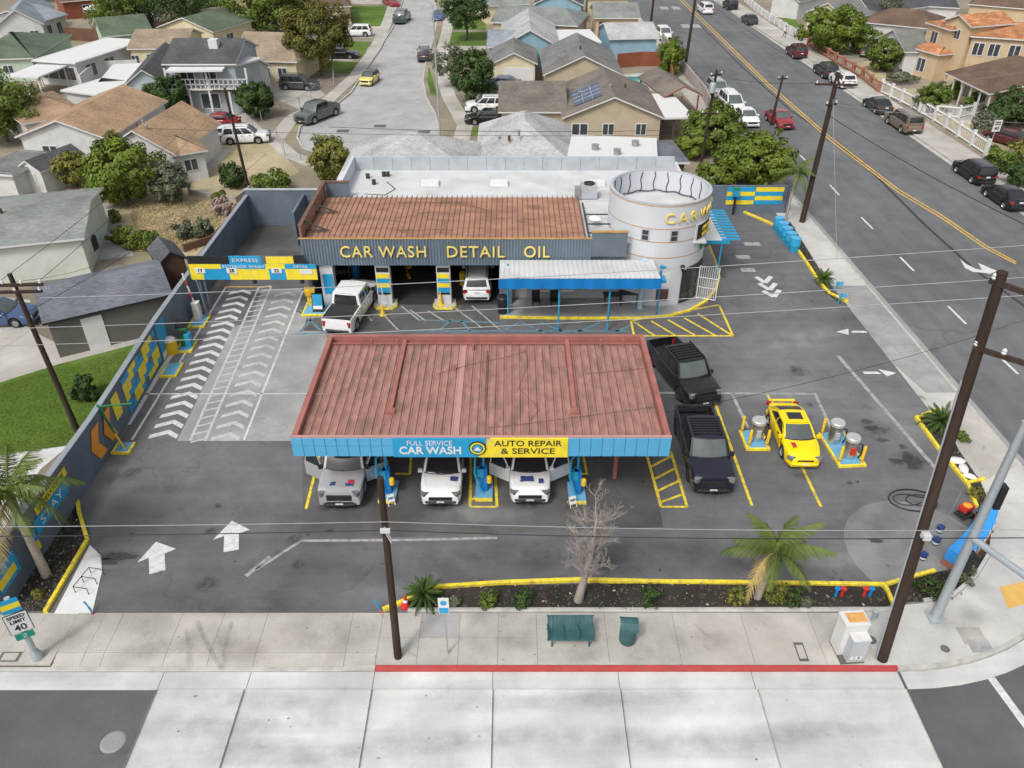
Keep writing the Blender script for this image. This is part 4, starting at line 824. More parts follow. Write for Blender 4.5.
# ================================================================== vehicles
mat('tyre', (.018, .018, .019), .85, var=.25, scale=4)
mat('rim_alloy', (.42, .42, .43), .35, .7, var=.1); mat('rim_dark', (.05, .05, .055), .4, .5, var=.1)
glass_mat('car_glass', (.02, .023, .026), .07); glass_mat('sky_tint_glass', (.085, .10, .10), .10)  # paler windscreen glass: grey sky reflection painted into the base colour
mat('lamp_clear', (.20, .21, .22), .08, .2, var=.6, scale=14); mat('lamp_red', (.33, .015, .015), .2, var=.1)
mat('trim_black', (.022, .022, .024), .5, var=.2, scale=4); mat('plate', (.65, .66, .64), .5, var=.05)
COL = {'white': (.72, .73, .73), 'silver': (.42, .43, .44), 'black': (.010, .0105, .012), 'navyblack': (.010, .012, .022), 'yellow': (.86, .62, .0), 'grey': (.085, .085, .082), 'sage': (.115, .13, .13),
       'red': (.25, .02, .025), 'maroon': (.09, .015, .02), 'tan': (.21, .17, .125), 'blue': (.05, .09, .19), 'paleblue': (.20, .27, .36), 'charcoal': (.045, .048, .052), 'lemon': (.70, .60, .17), 'teal': (.045, .075, .08)}
for k, c in COL.items(): paint_mat('paint_'+k, c, .25 if k in ('silver', 'grey', 'sage', 'tan', 'charcoal', 'teal') else 0, .22)
# kind: L, W, wheelbase, wheel radius, clearance, top profile (x from rear, fraction; z), cabin: rear base, front base, roof rear, roof front, roof z, belt z, side panes
K = {
 'sedan': dict(L=4.7, W=1.82, wb=2.75, r=.33, cl=.2, top=[(0, .62), (.02, .86), (.06, .98), (.22, 1.0), (.70, .98), (.74, .95), (.90, .82), (.975, .70), (1, .52)], cab=(.10, .715, .30, .56, 1.44, .95), panes=[(.04, .33), (.36, .66), (.69, .92)]),
 'coupe': dict(L=4.55, W=1.73, wb=2.62, r=.33, cl=.19, top=[(0, .62), (.02, .86), (.05, .99), (.17, 1.02), (.68, 1.0), (.74, .98), (.88, .91), (.955, .82), (.985, .74), (1, .60)], cab=(.11, .735, .33, .56, 1.41, .97), panes=[(.05, .48), (.52, .86)]),
 'suv': dict(L=4.65, W=1.88, wb=2.72, r=.36, cl=.24, top=[(0, .66), (.02, .98), (.04, 1.06), (.70, 1.06), (.74, 1.05), (.93, .98), (.985, .90), (1, .62)], cab=(.012, .735, .075, .565, 1.68, 1.03), panes=[(.04, .30), (.33, .60), (.63, .93)]),
 'bigsuv': dict(L=5.4, W=2.02, wb=3.2, r=.40, cl=.28, top=[(0, .7), (.015, 1.08), (.03, 1.16), (.72, 1.16), (.75, 1.14), (.95, 1.05), (.985, .92), (1, .62)], cab=(.01, .74, .04, .60, 1.92, 1.13), panes=[(.04, .27), (.30, .54), (.57, .95)]),
 'minivan': dict(L=5.0, W=1.96, wb=3.0, r=.34, cl=.2, top=[(0, .66), (.015, 1.0), (.03, 1.04), (.76, 1.06), (.80, 1.02), (.94, .86), (.985, .72), (1, .52)], cab=(.01, .81, .05, .60, 1.74, 1.0), panes=[(.04, .28), (.31, .58), (.61, .95)]),
 'hatch': dict(L=3.75, W=1.68, wb=2.47, r=.31, cl=.18, top=[(0, .6), (.02, .9), (.05, .98), (.66, .97), (.70, .95), (.90, .86), (.975, .74), (1, .5)], cab=(.02, .69, .10, .53, 1.40, .95), panes=[(.05, .46), (.5, .93)]),
 'pickup': dict(L=5.75, W=2.0, wb=3.6, r=.41, cl=.32, top=[(0, .82), (.01, 1.2), (.04, 1.24), (.74, 1.22), (.77, 1.20), (.955, 1.14), (.99, 1.06), (1, .70)], cab=(.335, .75, .352, .655, 1.93, 1.19), panes=[(.06, .47), (.53, .94)], bed=(.018, .325)),
}
PROTO = {}
def car_parts(kind):
    if kind in PROTO: return PROTO[kind]
    k = K[kind]; L, W, wb, r, cl = k['L'], k['W'], k['wb'], k['r'], k['cl']; P = {}
    top = [(a*L-L/2, z) for a, z in k['top']]
    def T(x):
        for (xa, za), (xb, zb) in zip(top, top[1:]):
            if x <= xb: return za+(zb-za)*max(0, (x-xa)/(xb-xa))
        return top[-1][1]
    if kind in ('sedan', 'coupe', 'hatch', 'suv', 'minivan'):
        T0 = T
        def T(x): return sum(T0(min(L/2-.001, max(-L/2+.001, x+d)))*w for d, w in ((-.16, .15), (-.08, .2), (0, .3), (.08, .2), (.16, .15)))
    wx = (wb/2-.02*L, -wb/2-.02*L)                     # front, rear axle
    ra = r+.07
    xs = sorted(set([round(-L/2+L*i/46, 3) for i in range(47)] + [round(c+ra*s, 3) for c in wx for s in (-1, -.97, -.85, -.5, 0, .5, .85, .97, 1)] + [round(a, 3) for a, z in top]
                + ([round(-L/2+b*L+e, 3) for b in k['bed'] for e in (-.012, .012)] if 'bed' in k else [])))
    rows = []
    for x in xs:
        t = T(x); b = cl
        rn = .75 if kind != 'coupe' else 1.0; e = max(0, (abs(x)-(L/2-rn))/rn); hw = W/2*(1-(.09 if kind in ('pickup', 'bigsuv') else .24 if kind == 'coupe' else .15)*e**(3 if kind != 'coupe' else 2.3))
        if e > .8: b = cl+.06*(e-.8)*5
        for c in wx:
            if abs(x-c) < ra: b = max(b, r+math.sqrt(ra*ra-(x-c)**2)-.01)
        fr = [(.93, 0), (.985, .14), (1, .42), (.985, .66), (.965, .90), (.88, .98), (.60, 1.0), (0, 1.0)] if kind not in ('pickup', 'bigsuv') else [(.95, 0), (.99, .10), (1, .45), (.99, .80), (.985, .93), (.93, .985), (.60, 1.0), (0, 1.0)]
        row = []
        bedin = 'bed' in k and -L/2+k['bed'][0]*L < x < -L/2+k['bed'][1]*L
        for q, (fw, fz) in enumerate(fr):
            y, z = hw*fw, b+(t-b)*fz
            if q >= 6 and not bedin: z += .035*(1-fw) if x > 0 else .015*(1-fw)
            if bedin and q == 5: y, z = hw*.97, t
            if bedin and q == 6: y, z = hw*.86, t
            if bedin and q == 7: y, z = hw*.85, t-.52
            row.append((x, y, z))
        rows.append((row, bedin, t))
    mb = MB(); n = len(rows[0][0])
    for row, bd, t in rows:
        ring = row+[(x, -y, z) for x, y, z in reversed(row)]
        mb.v += ring
    m2 = 2*n
    for i in range(len(rows)-1):
        for q in range(m2-1):
            a, b = i*m2+q, (i+1)*m2+q; mb.f.append((a, b, b+1, a+1)); mb.m.append(1 if (rows[i][1] and rows[i+1][1] and q in (n-2, n-1, n)) else 0); mb.sm.append(not rows[i][1])
    mb.f.append(tuple(range(m2))); mb.f.append(tuple((len(rows)-1)*m2+m2-1-q for q in range(m2))); mb.m += [0, 0]; mb.sm += [False, False]
    mb.sharp = 34 if kind in ('pickup', 'bigsuv') else 75 if kind == 'coupe' else 52
    P['body'] = [(mb, ['paint', 'trim_black'])]
    u = MB(); u.bx(-L/2+.12, L/2-.12, -W*.40, W*.40, cl-.03, cl+.35); P['underbody'] = [(u, ['trim_black'])]
    # cabin
    ca, cf, rr, rf, zr, zb = k['cab']; xr, xf, xr2, xf2 = (v*L-L/2 for v in (ca, cf, rr, rf)); wbs, wrf = (W/2*.93, W/2*.76) if kind not in ('pickup', 'bigsuv') else (W/2*.94, W/2*.82)
    def S(side, u_, v, off=0):
        if side in 'FB':
            s_ = 2*u_-1; f = side == 'F'; bul, bul2 = (.16, .07) if f else (-.07, -.05)
            a = Vector(((xf if f else xr)+bul*(1-s_*s_)-(.16 if f else -.07)*.5, s_*wbs, zb)); b = Vector(((xf2 if f else xr2)+bul2*(1-s_*s_)-bul2*.5, s_*wrf, zr))
            nrm = Vector((b.z-a.z, 0, a.x-b.x)).normalized()*(1 if f else -1)
        else:
            sg = 1 if side == 'L' else -1
            a = Vector((xf-.08+(xr-xf+.11)*u_, sg*wbs, zb)); b = Vector((xf2-.035+(xr2-xf2+.06)*u_, sg*wrf, zr)); nrm = Vector((0, sg*(zr-zb), wbs-wrf)).normalized()
        p = a.lerp(b, v); bow = math.sin(v*math.pi)*.035
        return p+nrm*(bow+off)
    cab = MB()
    def grid(m_, side, u0, u1, v0, v1, nu, nv, off=0, flip=False):
        i0 = len(m_.v)
        for a in range(nu+1):
            for b in range(nv+1): m_.v.append(tuple(S(side, u0+(u1-u0)*a/nu, v0+(v1-v0)*b/nv, off)))
        for a in range(nu):
            for b in range(nv):
                q = i0+a*(nv+1)+b; f = (q, q+nv+1, q+nv+2, q+1); m_.f.append(f if not flip else f[::-1]); m_.m.append(0); m_.sm.append(True)
    for sd_ in 'FBLR': grid(cab, sd_, 0, 1, 0, 1, 8, 3)
    i0 = len(cab.v)
    for a in range(7):
        for b in range(9):
            s_ = b/4-1; xa = S('F', b/8, 1).x; xb = S('B', b/8, 1).x; t = a/6; y = s_*wrf
            cab.v.append((xb+(xa-xb)*t, y, zr+.055*(1-s_*s_)*(1-.5*(2*t-1)**4)))
    for a in range(6):
        for b in range(8): q = i0+a*9+b; cab.f.append((q, q+9, q+10, q+1)); cab.m.append(0); cab.sm.append(True)
    P['cabin'] = [(cab, ['paint'])]
    g = MB(); grid(g, 'F', .06, .94, .06, .93, 8, 3, .012); P['windscreen'] = [(g, ['sky_tint_glass'])]
    g = MB(); grid(g, 'B', .09, .91, .25 if kind in ('suv', 'bigsuv', 'minivan', 'hatch') else .08, .9, 6, 3, .012); P['rear_window'] = [(g, ['car_glass'])]
    P['side_window'] = []
    for sd_ in 'LR':
        for a, b in k['panes']: g = MB(); grid(g, sd_, a, b, .08, .88, 3, 3, .012); P['side_window'].append((g, ['car_glass']))
    zf = T(L/2-.05); zrr = T(-L/2+.05)
    big = kind in ('pickup', 'bigsuv')
    P['headlight'] = []; P['taillight'] = []; P['mirror'] = []
    for s_ in (1, -1):
        h = MB(); xh = L/2-.13-(0 if big else .07); h.box((xh+.03, s_*W*.375, T(xh)-.10), (.30 if not big else .20, W*.17, .15 if not big else .22), s_*-.55); P['headlight'].append((h, ['lamp_clear']))
        tl = MB(); tl.box((-L/2+.07, s_*W*.40, (.88 if kind in ('suv', 'minivan', 'bigsuv', 'pickup') else .82)), (.18, W*.10 if big else W*.14, .34 if big else .16), s_*.35); P['taillight'].append((tl, ['lamp_red']))
        mi = MB(); mi.box((xf-.16, s_*(W/2+.07), zb+.09), (.13, .2, .15 if not big else .22)); P['mirror'].append((mi, ['paint' if not big else 'trim_black']))
    gr = MB(); gz = (.62 if not big else .78); gr.box((L/2-.025, 0, gz), (.09, W*(.56 if kind != 'coupe' else .44), .30 if big else .08 if kind == 'coupe' else .2)); P['grille'] = [(gr, ['trim_black'])]
    bu = MB(); bu.path([(L/2-.28, -W*.44, .42), (L/2+.0, -W*.34, .42), (L/2+.05, 0, .42), (L/2+.0, W*.34, .42), (L/2-.28, W*.44, .42)], .075, 6); bv = MB(); bv.path([(-L/2+.28, -W*.44, .45), (-L/2-.01, -W*.34, .45), (-L/2-.05, 0, .45), (-L/2-.01, W*.34, .45), (-L/2+.28, W*.44, .45)], .075, 6)
    P['bumper'] = [(q_, ['trim_black' if kind in ('suv', 'pickup', 'bigsuv') else 'paint']) for q_ in (bu, bv)]
    np_ = MB(); np_.box((L/2+.085, 0, .46), (.02, .34, .13)); nq = MB(); nq.box((-L/2-.02, 0, .86 if not big else .55), (.02, .34, .13)); P['number_plate'] = [(np_, ['plate']), (nq, ['plate'])]
    P['handle'] = []
    for s_ in (1, -1):
        for a in ((.62, .45) if len(k['panes']) > 2 or kind == 'pickup' else (.58,)): h = MB(); h.box((a*L-L/2-(.1 if kind == 'pickup' else 0), s_*W*.497, zb-.12), (.2, .04, .045)); P['handle'].append((h, ['trim_black']))
    cw = MB(); cw.path([(xf-.10, -wbs*.93, zb+.015), (xf+.03, -wbs*.5, zb+.02), (xf+.085, 0, zb+.025), (xf+.03, wbs*.5, zb+.02), (xf-.10, wbs*.93, zb+.015)], .045, 5); P['cowl'] = [(cw, ['trim_black'])]
    hd = MB(); xa_, xb_ = xf+.1, L/2-.22
    P['bonnet_seam'] = []
    for s_ in (1, -1): q = MB(); q.path([(x_, s_*(W*.40-.10*W*max(0, (x_-xa_)/(xb_-xa_))**2), T(x_)+.004-.012) for x_ in [xa_+(xb_-xa_)*i_/6 for i_ in range(7)]], .012, 4); P['bonnet_seam'].append((q, ['trim_black']))
    bb = MB(); bb.box((L/2-.02, 0, .40 if not big else .5), (.10, W*(.62 if kind != 'coupe' else .4), .10 if kind != 'coupe' else .06)); P['air_dam'] = [(bb, ['trim_black'])]
    if kind in ('suv', 'bigsuv', 'minivan'):
        P['roof_rail'] = []
        for s_ in (1, -1): q = MB(); q.path([(xr2+.15, s_*wrf*.86, zr+.03), (xr2+.3, s_*wrf*.86, zr+.09), (xf2-.3, s_*wrf*.86, zr+.09), (xf2-.15, s_*wrf*.86, zr+.03)], .022, 5); P['roof_rail'].append((q, ['trim_black']))
    P['door_seam'] = []                                # shut lines of the doors
    sx_ = [k['panes'][0][0]-.03] + [b_+.02 for a_, b_ in k['panes'][:2]]
    for s_ in (1, -1):
        for u_ in sx_:
            x_ = xf-.08+(xr-xf+.11)*u_; j_ = min(range(len(xs)), key=lambda i_: abs(xs[i_]-x_)); rw_ = rows[j_][0]
            q = MB(); q.path([(x_, s_*(rw_[i_][1]+.001), rw_[i_][2]) for i_ in range(1, 6)], .011, 4); P['door_seam'].append((q, ['trim_black']))
    ty = MB(); ty.rev([(r*.62, -.11), (r*.93, -.115), (r, -.08), (r, .08), (r*.93, .115), (r*.62, .11)], 20, axis='Y', caps=False)
    rm = MB(); rm.rev([(r*.64, .10), (r*.60, .105), (r*.52, .06), (r*.2, .075), (.01, .085)], 15, axis='Y', caps=False); rm.rev([(r*.64, -.10), (r*.60, -.105), (r*.52, -.06), (r*.2, -.075), (.01, -.085)], 15, axis='Y', caps=False)
    for q in range(5): a = q*2*math.pi/5; rm.box((math.cos(a)*r*.33, -.078, math.sin(a)*r*.33), (r*.5, .03, r*.14), rot=Matrix.Rotation(-a, 3, 'Y')); rm.box((math.cos(a)*r*.33, .078, math.sin(a)*r*.33), (r*.5, .03, r*.14), rot=Matrix.Rotation(-a, 3, 'Y'))
    out = {}
    for nm, lst in P.items():
        out[nm] = []
        for b_, ms in lst:
            me = b_.mesh(kind+'_'+nm, ['paint_white' if q == 'paint' else q for q in ms]); out[nm].append((me, ms))
    PROTO[kind] = (out, ty.mesh('tyre', 'tyre'), rm.mesh('rim', 'rim_alloy'), [(wx[0], s_*(W/2-.13), r) for s_ in (1, -1)] + [(wx[1], s_*(W/2-.13), r) for s_ in (1, -1)], k)
    return PROTO[kind]
def obj_mat(o, slot, m): o.material_slots[slot].link = 'OBJECT'; o.material_slots[slot].material = MATS[m]
def car(kind, label, px, py, head, colour, anchor='c', z=0.0, group=None, cat=None, name=None, roof=None, rims=None, skip=(), light=False):
    out, ty, rm, wheels, k = car_parts(kind)
    c = at(px, py, z); h = R(head); L = k['L']
    off = {'c': 0, 'f': -L/2, 'r': L/2}[anchor]
    loc = (c.x+math.cos(h)*off, c.y+math.sin(h)*off, z+.0)
    nm = name or {'pickup': 'pickup_truck', 'suv': 'suv', 'bigsuv': 'suv', 'minivan': 'minivan', 'sedan': 'sedan', 'coupe': 'coupe', 'hatch': 'hatchback'}[kind]
    t = thing(nm, label, cat or {'pickup': 'pickup truck', 'suv': 'suv', 'bigsuv': 'suv', 'minivan': 'minivan', 'hatch': 'small car'}.get(kind, 'car'), loc, h, group)
    for nme, lst in out.items():
        if nme in skip or (light and nme in ('handle', 'number_plate', 'roof_rail', 'grille', 'bonnet_seam', 'cowl', 'air_dam', 'door_seam')): continue
        for me, ms in lst:
            o = link(nme, me, t)
            for q, m in enumerate(ms):
                if m == 'paint': obj_mat(o, q, 'paint_'+(roof if roof and nme == 'cabin' else colour))
    for w_ in wheels:
        o = link('wheel', ty, t, w_); q = link('rim', rm, o)
        if rims: obj_mat(q, 0, rims)
    return t
LOTG, CULG, STG = 'vehicles in the car wash lot', 'vehicles parked along the side street', 'vehicles along the cross street'
def open_doors(t, kind, colour, ang=58):
    k = K[kind]; L, W = k['L'], k['W']; zb, zr = k['cab'][5], k['cab'][4]; xh = k['cab'][1]*L-L/2-.12; dl = 1.12
    for s_ in (1, -1):
        d = MB(); d.bx(-dl, 0, -.05, .05, k['cl']+.12, zb); o = d.build('door', 'paint_'+colour, t, (xh, s_*(W/2-.02), 0)); o.rotation_euler[2] = s_*-R(ang)
        f = MB(); f.path([(-.02, 0, zb), (-.42, -s_*.12, zr-.1), (-dl+.08, -s_*.12, zr-.08), (-dl+.03, 0, zb)], .035, 6); f.build('window_frame', 'paint_'+colour, o)
        p = MB(); p.face([(-.08, 0, zb), (-.43, -s_*.11, zr-.12), (-dl+.1, -s_*.11, zr-.1), (-dl+.05, 0, zb)]); p.build('pane', 'car_glass', o)
        q = MB(); q.bx(-dl+.08, -.08, -s_*.055-.012, -s_*.055+.012, k['cl']+.25, zb-.08); q.build('door_lining', 'trim_black', o)
        cv = MB(); cv.bx(xh-1.05, xh-.05, s_*(W/2-.02)-.015, s_*(W/2-.02)+.015, k['cl']+.18, zb-.02); cv.build('door_opening', 'trim_black', t)
c1 = car('pickup', 'silver pickup truck with both front doors open under the canopy', 341, 511, -90, 'silver', 'f', group=LOTG); open_doors(c1, 'pickup', 'silver')
c2 = car('suv', 'white crossover parked straight under the middle of the canopy', 441, 509, -90, 'white', 'f', group=LOTG)
c3 = car('suv', 'white suv with front doors open below the yellow banner', 530, 507, -90, 'white', 'f', group=LOTG); open_doors(c3, 'suv', 'white')
c4 = car('pickup', 'black off-road pickup truck parked beside the canopy corner', 704, 410, -74, 'black', 'f', group=LOTG, rims='rim_dark')
c5 = car('pickup', 'large black pickup truck with ribbed roof beside yellow stall line', 712, 497, -90.5, 'navyblack', 'f', group=LOTG, rims='rim_dark')
c6 = car('coupe', 'bright yellow coupe with sunroof between steel vacuum drums', 803, 471, -91, 'yellow', 'f', group=LOTG)
c7 = car('pickup', 'white pickup truck with dark bed cover nosing into the first bay', 338, 337, 81, 'white', 'r', group=LOTG)
c8 = car('suv', 'white suv with its tail out of the third dark bay', 477, 304, 90, 'white', 'r', group=LOTG)
for c_ in (c1, c2, c3, c7, c8):  # sheltered cars take the dark glass, without the painted sky reflection
    for o_ in c_.children:
        if o_.name.startswith('windscreen'): obj_mat(o_, 0, 'car_glass')
# things fixed to single vehicles
k = K['pickup']; L = k['L']
MB().bx(-L/2+.06, -L/2+.325*L, -.89, .89, 1.2, 1.27).build('bed_cover', 'trim_black', c7)
for q in range(7): MB().bx(-.62+q*.2, -.55+q*.2, -.68, .68, 1.97, 2.03).build('roof_rib', 'trim_black', c5)
MB().bx(-2.72, -2.6, -.8, .8, .9, 1.26).build('tailgate', 'trim_black', c5)
for q in range(6): MB().bx(-.62+q*.24, -.53+q*.24, -.68, .68, 1.97, 2.04).build('roof_rib', 'trim_black', c4)
for s_ in (1, -1): MB().path([(-.92, s_*.95, 1.25), (-.9, s_*.80, 1.97), (.85, s_*.80, 1.99), (1.45, s_*.95, 1.28)], .045, 6).build('roll_cage', 'trim_black', c4)
MB().bx(-.52, .04, -.36, .36, 1.45, 1.472).build('sunroof', 'car_glass', c6)
MB().bx(-2.22, -2.06, -.6, .6, 1.06, 1.09).build('spoiler', 'paint_yellow', c6)
for s_ in (1, -1): MB().bx(-2.17, -2.1, s_*.5-.03, s_*.5+.03, .95, 1.06).build('spoiler_leg', 'paint_yellow', c6)
# towels left on bonnets
def towel(label, par_loc, m, sx, sy, seed):
    rr_ = random.Random(seed); mb = MB(); n = 6
    for i in range(n+1):
        for j in range(n+1): mb.v.append(((i/n-.5)*sx*(1+.3*(rr_.random()-.5)), (j/n-.5)*sy*(1+.3*(rr_.random()-.5)), .02+.09*rr_.random()*(1-abs(2*i/n-1)**3)*(1-abs(2*j/n-1)**3)))
    for i in range(n):
        for j in range(n): q = i*(n+1)+j; mb.f.append((q, q+n+1, q+n+2, q+1)); mb.m.append(0); mb.sm.append(True)
    tag(mb.build('towel', m, None, par_loc), label, 'towel', 'towels left on the bonnets')
mat('towel_navy', (.03, .05, .16), .95, var=.3, scale=6); mat('towel_red', (.42, .03, .05), .95, var=.3, scale=6)
def bon(px, py, z): p = at(px, py, z); return (p.x, p.y, z)
towel('navy towel crumpled on the left side of the silver bonnet', bon(333, 484, 1.15), 'towel_navy', .3, .25, 1)
towel('navy towel on the right side of the silver bonnet', bon(349, 485, 1.15), 'towel_navy', .4, .2, 2)
towel('red towel on top of the silver bonnet', bon(351, 482, 1.18), 'towel_red', .3, .25, 3)
towel('dark towel by the windscreen of the middle white crossover', bon(454, 479, 1.06), 'towel_navy', .35, .3, 4)
towel('long navy towel along the windscreen of the white open-door suv', bon(527, 479, 1.06), 'towel_navy', .6, .35, 5)
towel('small navy towel at the right of the white open-door suv bonnet', bon(541, 481, 1.06), 'towel_navy', .22, .3, 6)
towel('red cloth draped at the windscreen foot of the yellow coupe', bon(794, 445, 1.0), 'towel_red', .22, .4, 7)
ZC = ROAD+.006
for a in [
 ('suv', 'dark grey suv parked across the concrete driveway behind a fence', 300, 89, -8, 'grey', 'c', 0, CULG), ('pickup', 'grey-green pickup truck parked at the cul-de-sac kerb', 301, 126, -118, 'sage', 'f', ZC, CULG),
 ('hatch', 'pale yellow small car with black roof at the left kerb', 365, 87, -100, 'lemon', 'f', ZC, CULG), ('suv', 'white suv standing on the driveway beside green lawns', 357, 36, 180, 'white', 'c', 0, CULG),
 ('sedan', 'dark sedan half hidden under the round street tree', 342, 58, 0, 'black', 'c', 0, CULG), ('pickup', 'dark green-black pickup truck parked at the far left kerb', 398, 25, -97, 'teal', 'f', ZC, CULG),
 ('sedan', 'red car at the very top of the side street', 391, 6, -60, 'red', 'c', ZC, CULG), ('suv', 'dark suv parked at the right kerb showing its tail lights', 424, 63, 93, 'charcoal', 'r', ZC, CULG),
 ('sedan', 'dark blue car parked far up the right kerb', 437, 22, -95, 'blue', 'f', ZC, CULG), ('suv', 'white suv in the driveway right of the side street', 486, 111, 180, 'white', 'c', 0, CULG),
 ('sedan', 'black sedan in front of the white suv in the driveway', 487, 123, 180, 'black', 'c', 0, CULG), ('sedan', 'white and blue sedan behind the white driveway suv', 500, 97, 180, 'paleblue', 'c', 0, CULG),
 ('sedan', 'pale blue car at the back of the driveway by the garage', 501, 88, 175, 'blue', 'c', 0, CULG),
 ('sedan', 'red sedan in the yard below the grey balcony house', 218, 127, 178, 'red', 'c', 0, CULG), ('suv', 'white suv in the left yard behind the wire fence', 247, 142, 8, 'white', 'c', 0, CULG), ('hatch', 'small white car tucked beside the orange-roofed house', 214, 140, 178, 'white', 'c', 0, CULG),
 ('sedan', 'dark blue sedan at the left edge beside the utility pole', 2, 322, 4, 'blue', 'c', 0, None),
 ('suv', 'white suv parked by the blue garage on the cross street', 667, 42, -87, 'white', 'f', ZC, STG), ('sedan', 'blue sedan parked behind the first white suv, pool side', 677, 53, -87, 'blue', 'f', ZC, STG),
 ('suv', 'silver white suv parked beside the brown gazebo', 722, 100, -87, 'silver', 'f', ZC, STG), ('minivan', 'white minivan parked between two pale cars near the trees', 737, 115, -87, 'white', 'f', ZC, STG), ('sedan', 'white sedan partly hidden by bright green trees', 752, 129, -87, 'white', 'f', ZC, STG),
 ('sedan', 'red car driving in the near lane of the cross street', 787, 131, -84, 'red', 'f', ZC, STG), ('minivan', 'white minivan driving far up the cross street', 708, 15, 92, 'white', 'r', ZC, STG),
 ('suv', 'black suv parked farthest up the east kerb', 733, 11, 92, 'black', 'r', ZC, STG), ('sedan', 'charcoal sedan parked alone near the white fence', 753, 26, 92, 'charcoal', 'r', ZC, STG),
 ('suv', 'maroon suv parked at the east kerb by a round tree', 801, 60, 92, 'maroon', 'r', ZC, STG), ('suv', 'black suv parked in front of a white car at east kerb', 831, 80, 92, 'charcoal', 'r', ZC, STG),
 ('suv', 'white crossover parked behind the tall utility pole', 848, 90, 92, 'white', 'r', ZC, STG), ('sedan', 'dark sedan parked ahead of the tan suv', 885, 116, 92, 'charcoal', 'r', ZC, STG),
 ('bigsuv', 'big tan suv parked at the east kerb by the white fence', 913, 136, 92, 'tan', 'r', ZC, STG), ('suv', 'black suv parked below the speed limit sign, right edge', 985, 187, 92, 'black', 'r', ZC, STG),
 ('sedan', 'black sedan cut by the right edge of the picture', 1018, 213, 92, 'black', 'r', ZC, STG), ('sedan', 'dark red car in the driveway behind the white fence', 1004, 143, 120, 'maroon', 'c', 0, None), ('sedan', 'grey car parked in the yard beyond the round hedge', 868, 55, 60, 'grey', 'c', 0, None),
]:
    car(a[0], a[1], a[2], a[3], a[4], a[5], a[6], a[7], a[8], roof='black' if a[5] == 'lemon' else None, light=a[3] < 60)
# ================================================================== houses
for n_, c_ in (('sh_orange', (.41, .285, .185)), ('sh_tan', (.34, .27, .20)), ('sh_grey', (.21, .21, .205)), ('sh_dark', (.10, .105, .115)), ('sh_green', (.125, .165, .115)), ('sh_brown', (.17, .115, .085)), ('sh_pale', (.46, .47, .475)), ('sh_slate', (.165, .18, .21)), ('sh_moss', (.26, .285, .272)), ('sh_taupe', (.20, .18, .155)), ('sh_blue', (.30, .34, .38))):
    shingle_mat(n_, c_, .14)
shingle_mat('tile_orange', (.50, .235, .115), .3, .3)
for n_, c_ in (('w_white', (.56, .56, .555)), ('w_cream', (.62, .55, .38)), ('w_beige', (.52, .40, .26)), ('w_mint', (.55, .60, .53)), ('w_green', (.42, .52, .42)), ('w_blue', (.24, .37, .46)), ('w_grey', (.34, .37, .39)), ('w_tan', (.44, .37, .27)), ('w_khaki', (.125, .12, .105)), ('w_brown', (.10, .055, .035)), ('w_rust', (.24, .075, .04)), ('w_paleblue', (.45, .52, .56))):
    mat(n_, c_, .85, var=.08, scale=.8, dirt=((c_[0]*.72, c_[1]*.7, c_[2]*.66), .45, .7))
mat('roof_white', (.60, .60, .595), .7, var=.06, scale=.6, dirt=((.5, .49, .46), .4, .6)); mat('trim_white', (.60, .60, .595), .6, var=.05)
glass_mat('house_glass', (.05, .06, .07), .1); mat('concrete_block', (.36, .33, .30), .9, var=.15, scale=1.5, dirt=((.24, .21, .18), .5, 1)); mat('wood_brown', (.13, .07, .045), .85, var=.25, scale=3, stretch=(1, 1, .2)); mat('brick_red', (.30, .13, .09), .85, var=.2, scale=3)
def slabface(mb, P, th, org, ex, ey):
    """one roof plane with thickness, UVs in metres along ex / ey"""
    P = [Vector(p) for p in P]; nrm = (P[1]-P[0]).cross(P[2]-P[0]).normalized()
    if nrm.z < 0: P = P[::-1]; nrm = -nrm
    uv = [((p-org).dot(ex), (p-org).dot(ey)) for p in P]
    mb.face(P, 0, False, uv)
    Q = [p-Vector((0, 0, th)) for p in P]; mb.face(Q[::-1], 1)
    for k in range(len(P)): q = (k+1) % len(P); mb.face([Q[k], Q[q], P[q], P[k]], 1)
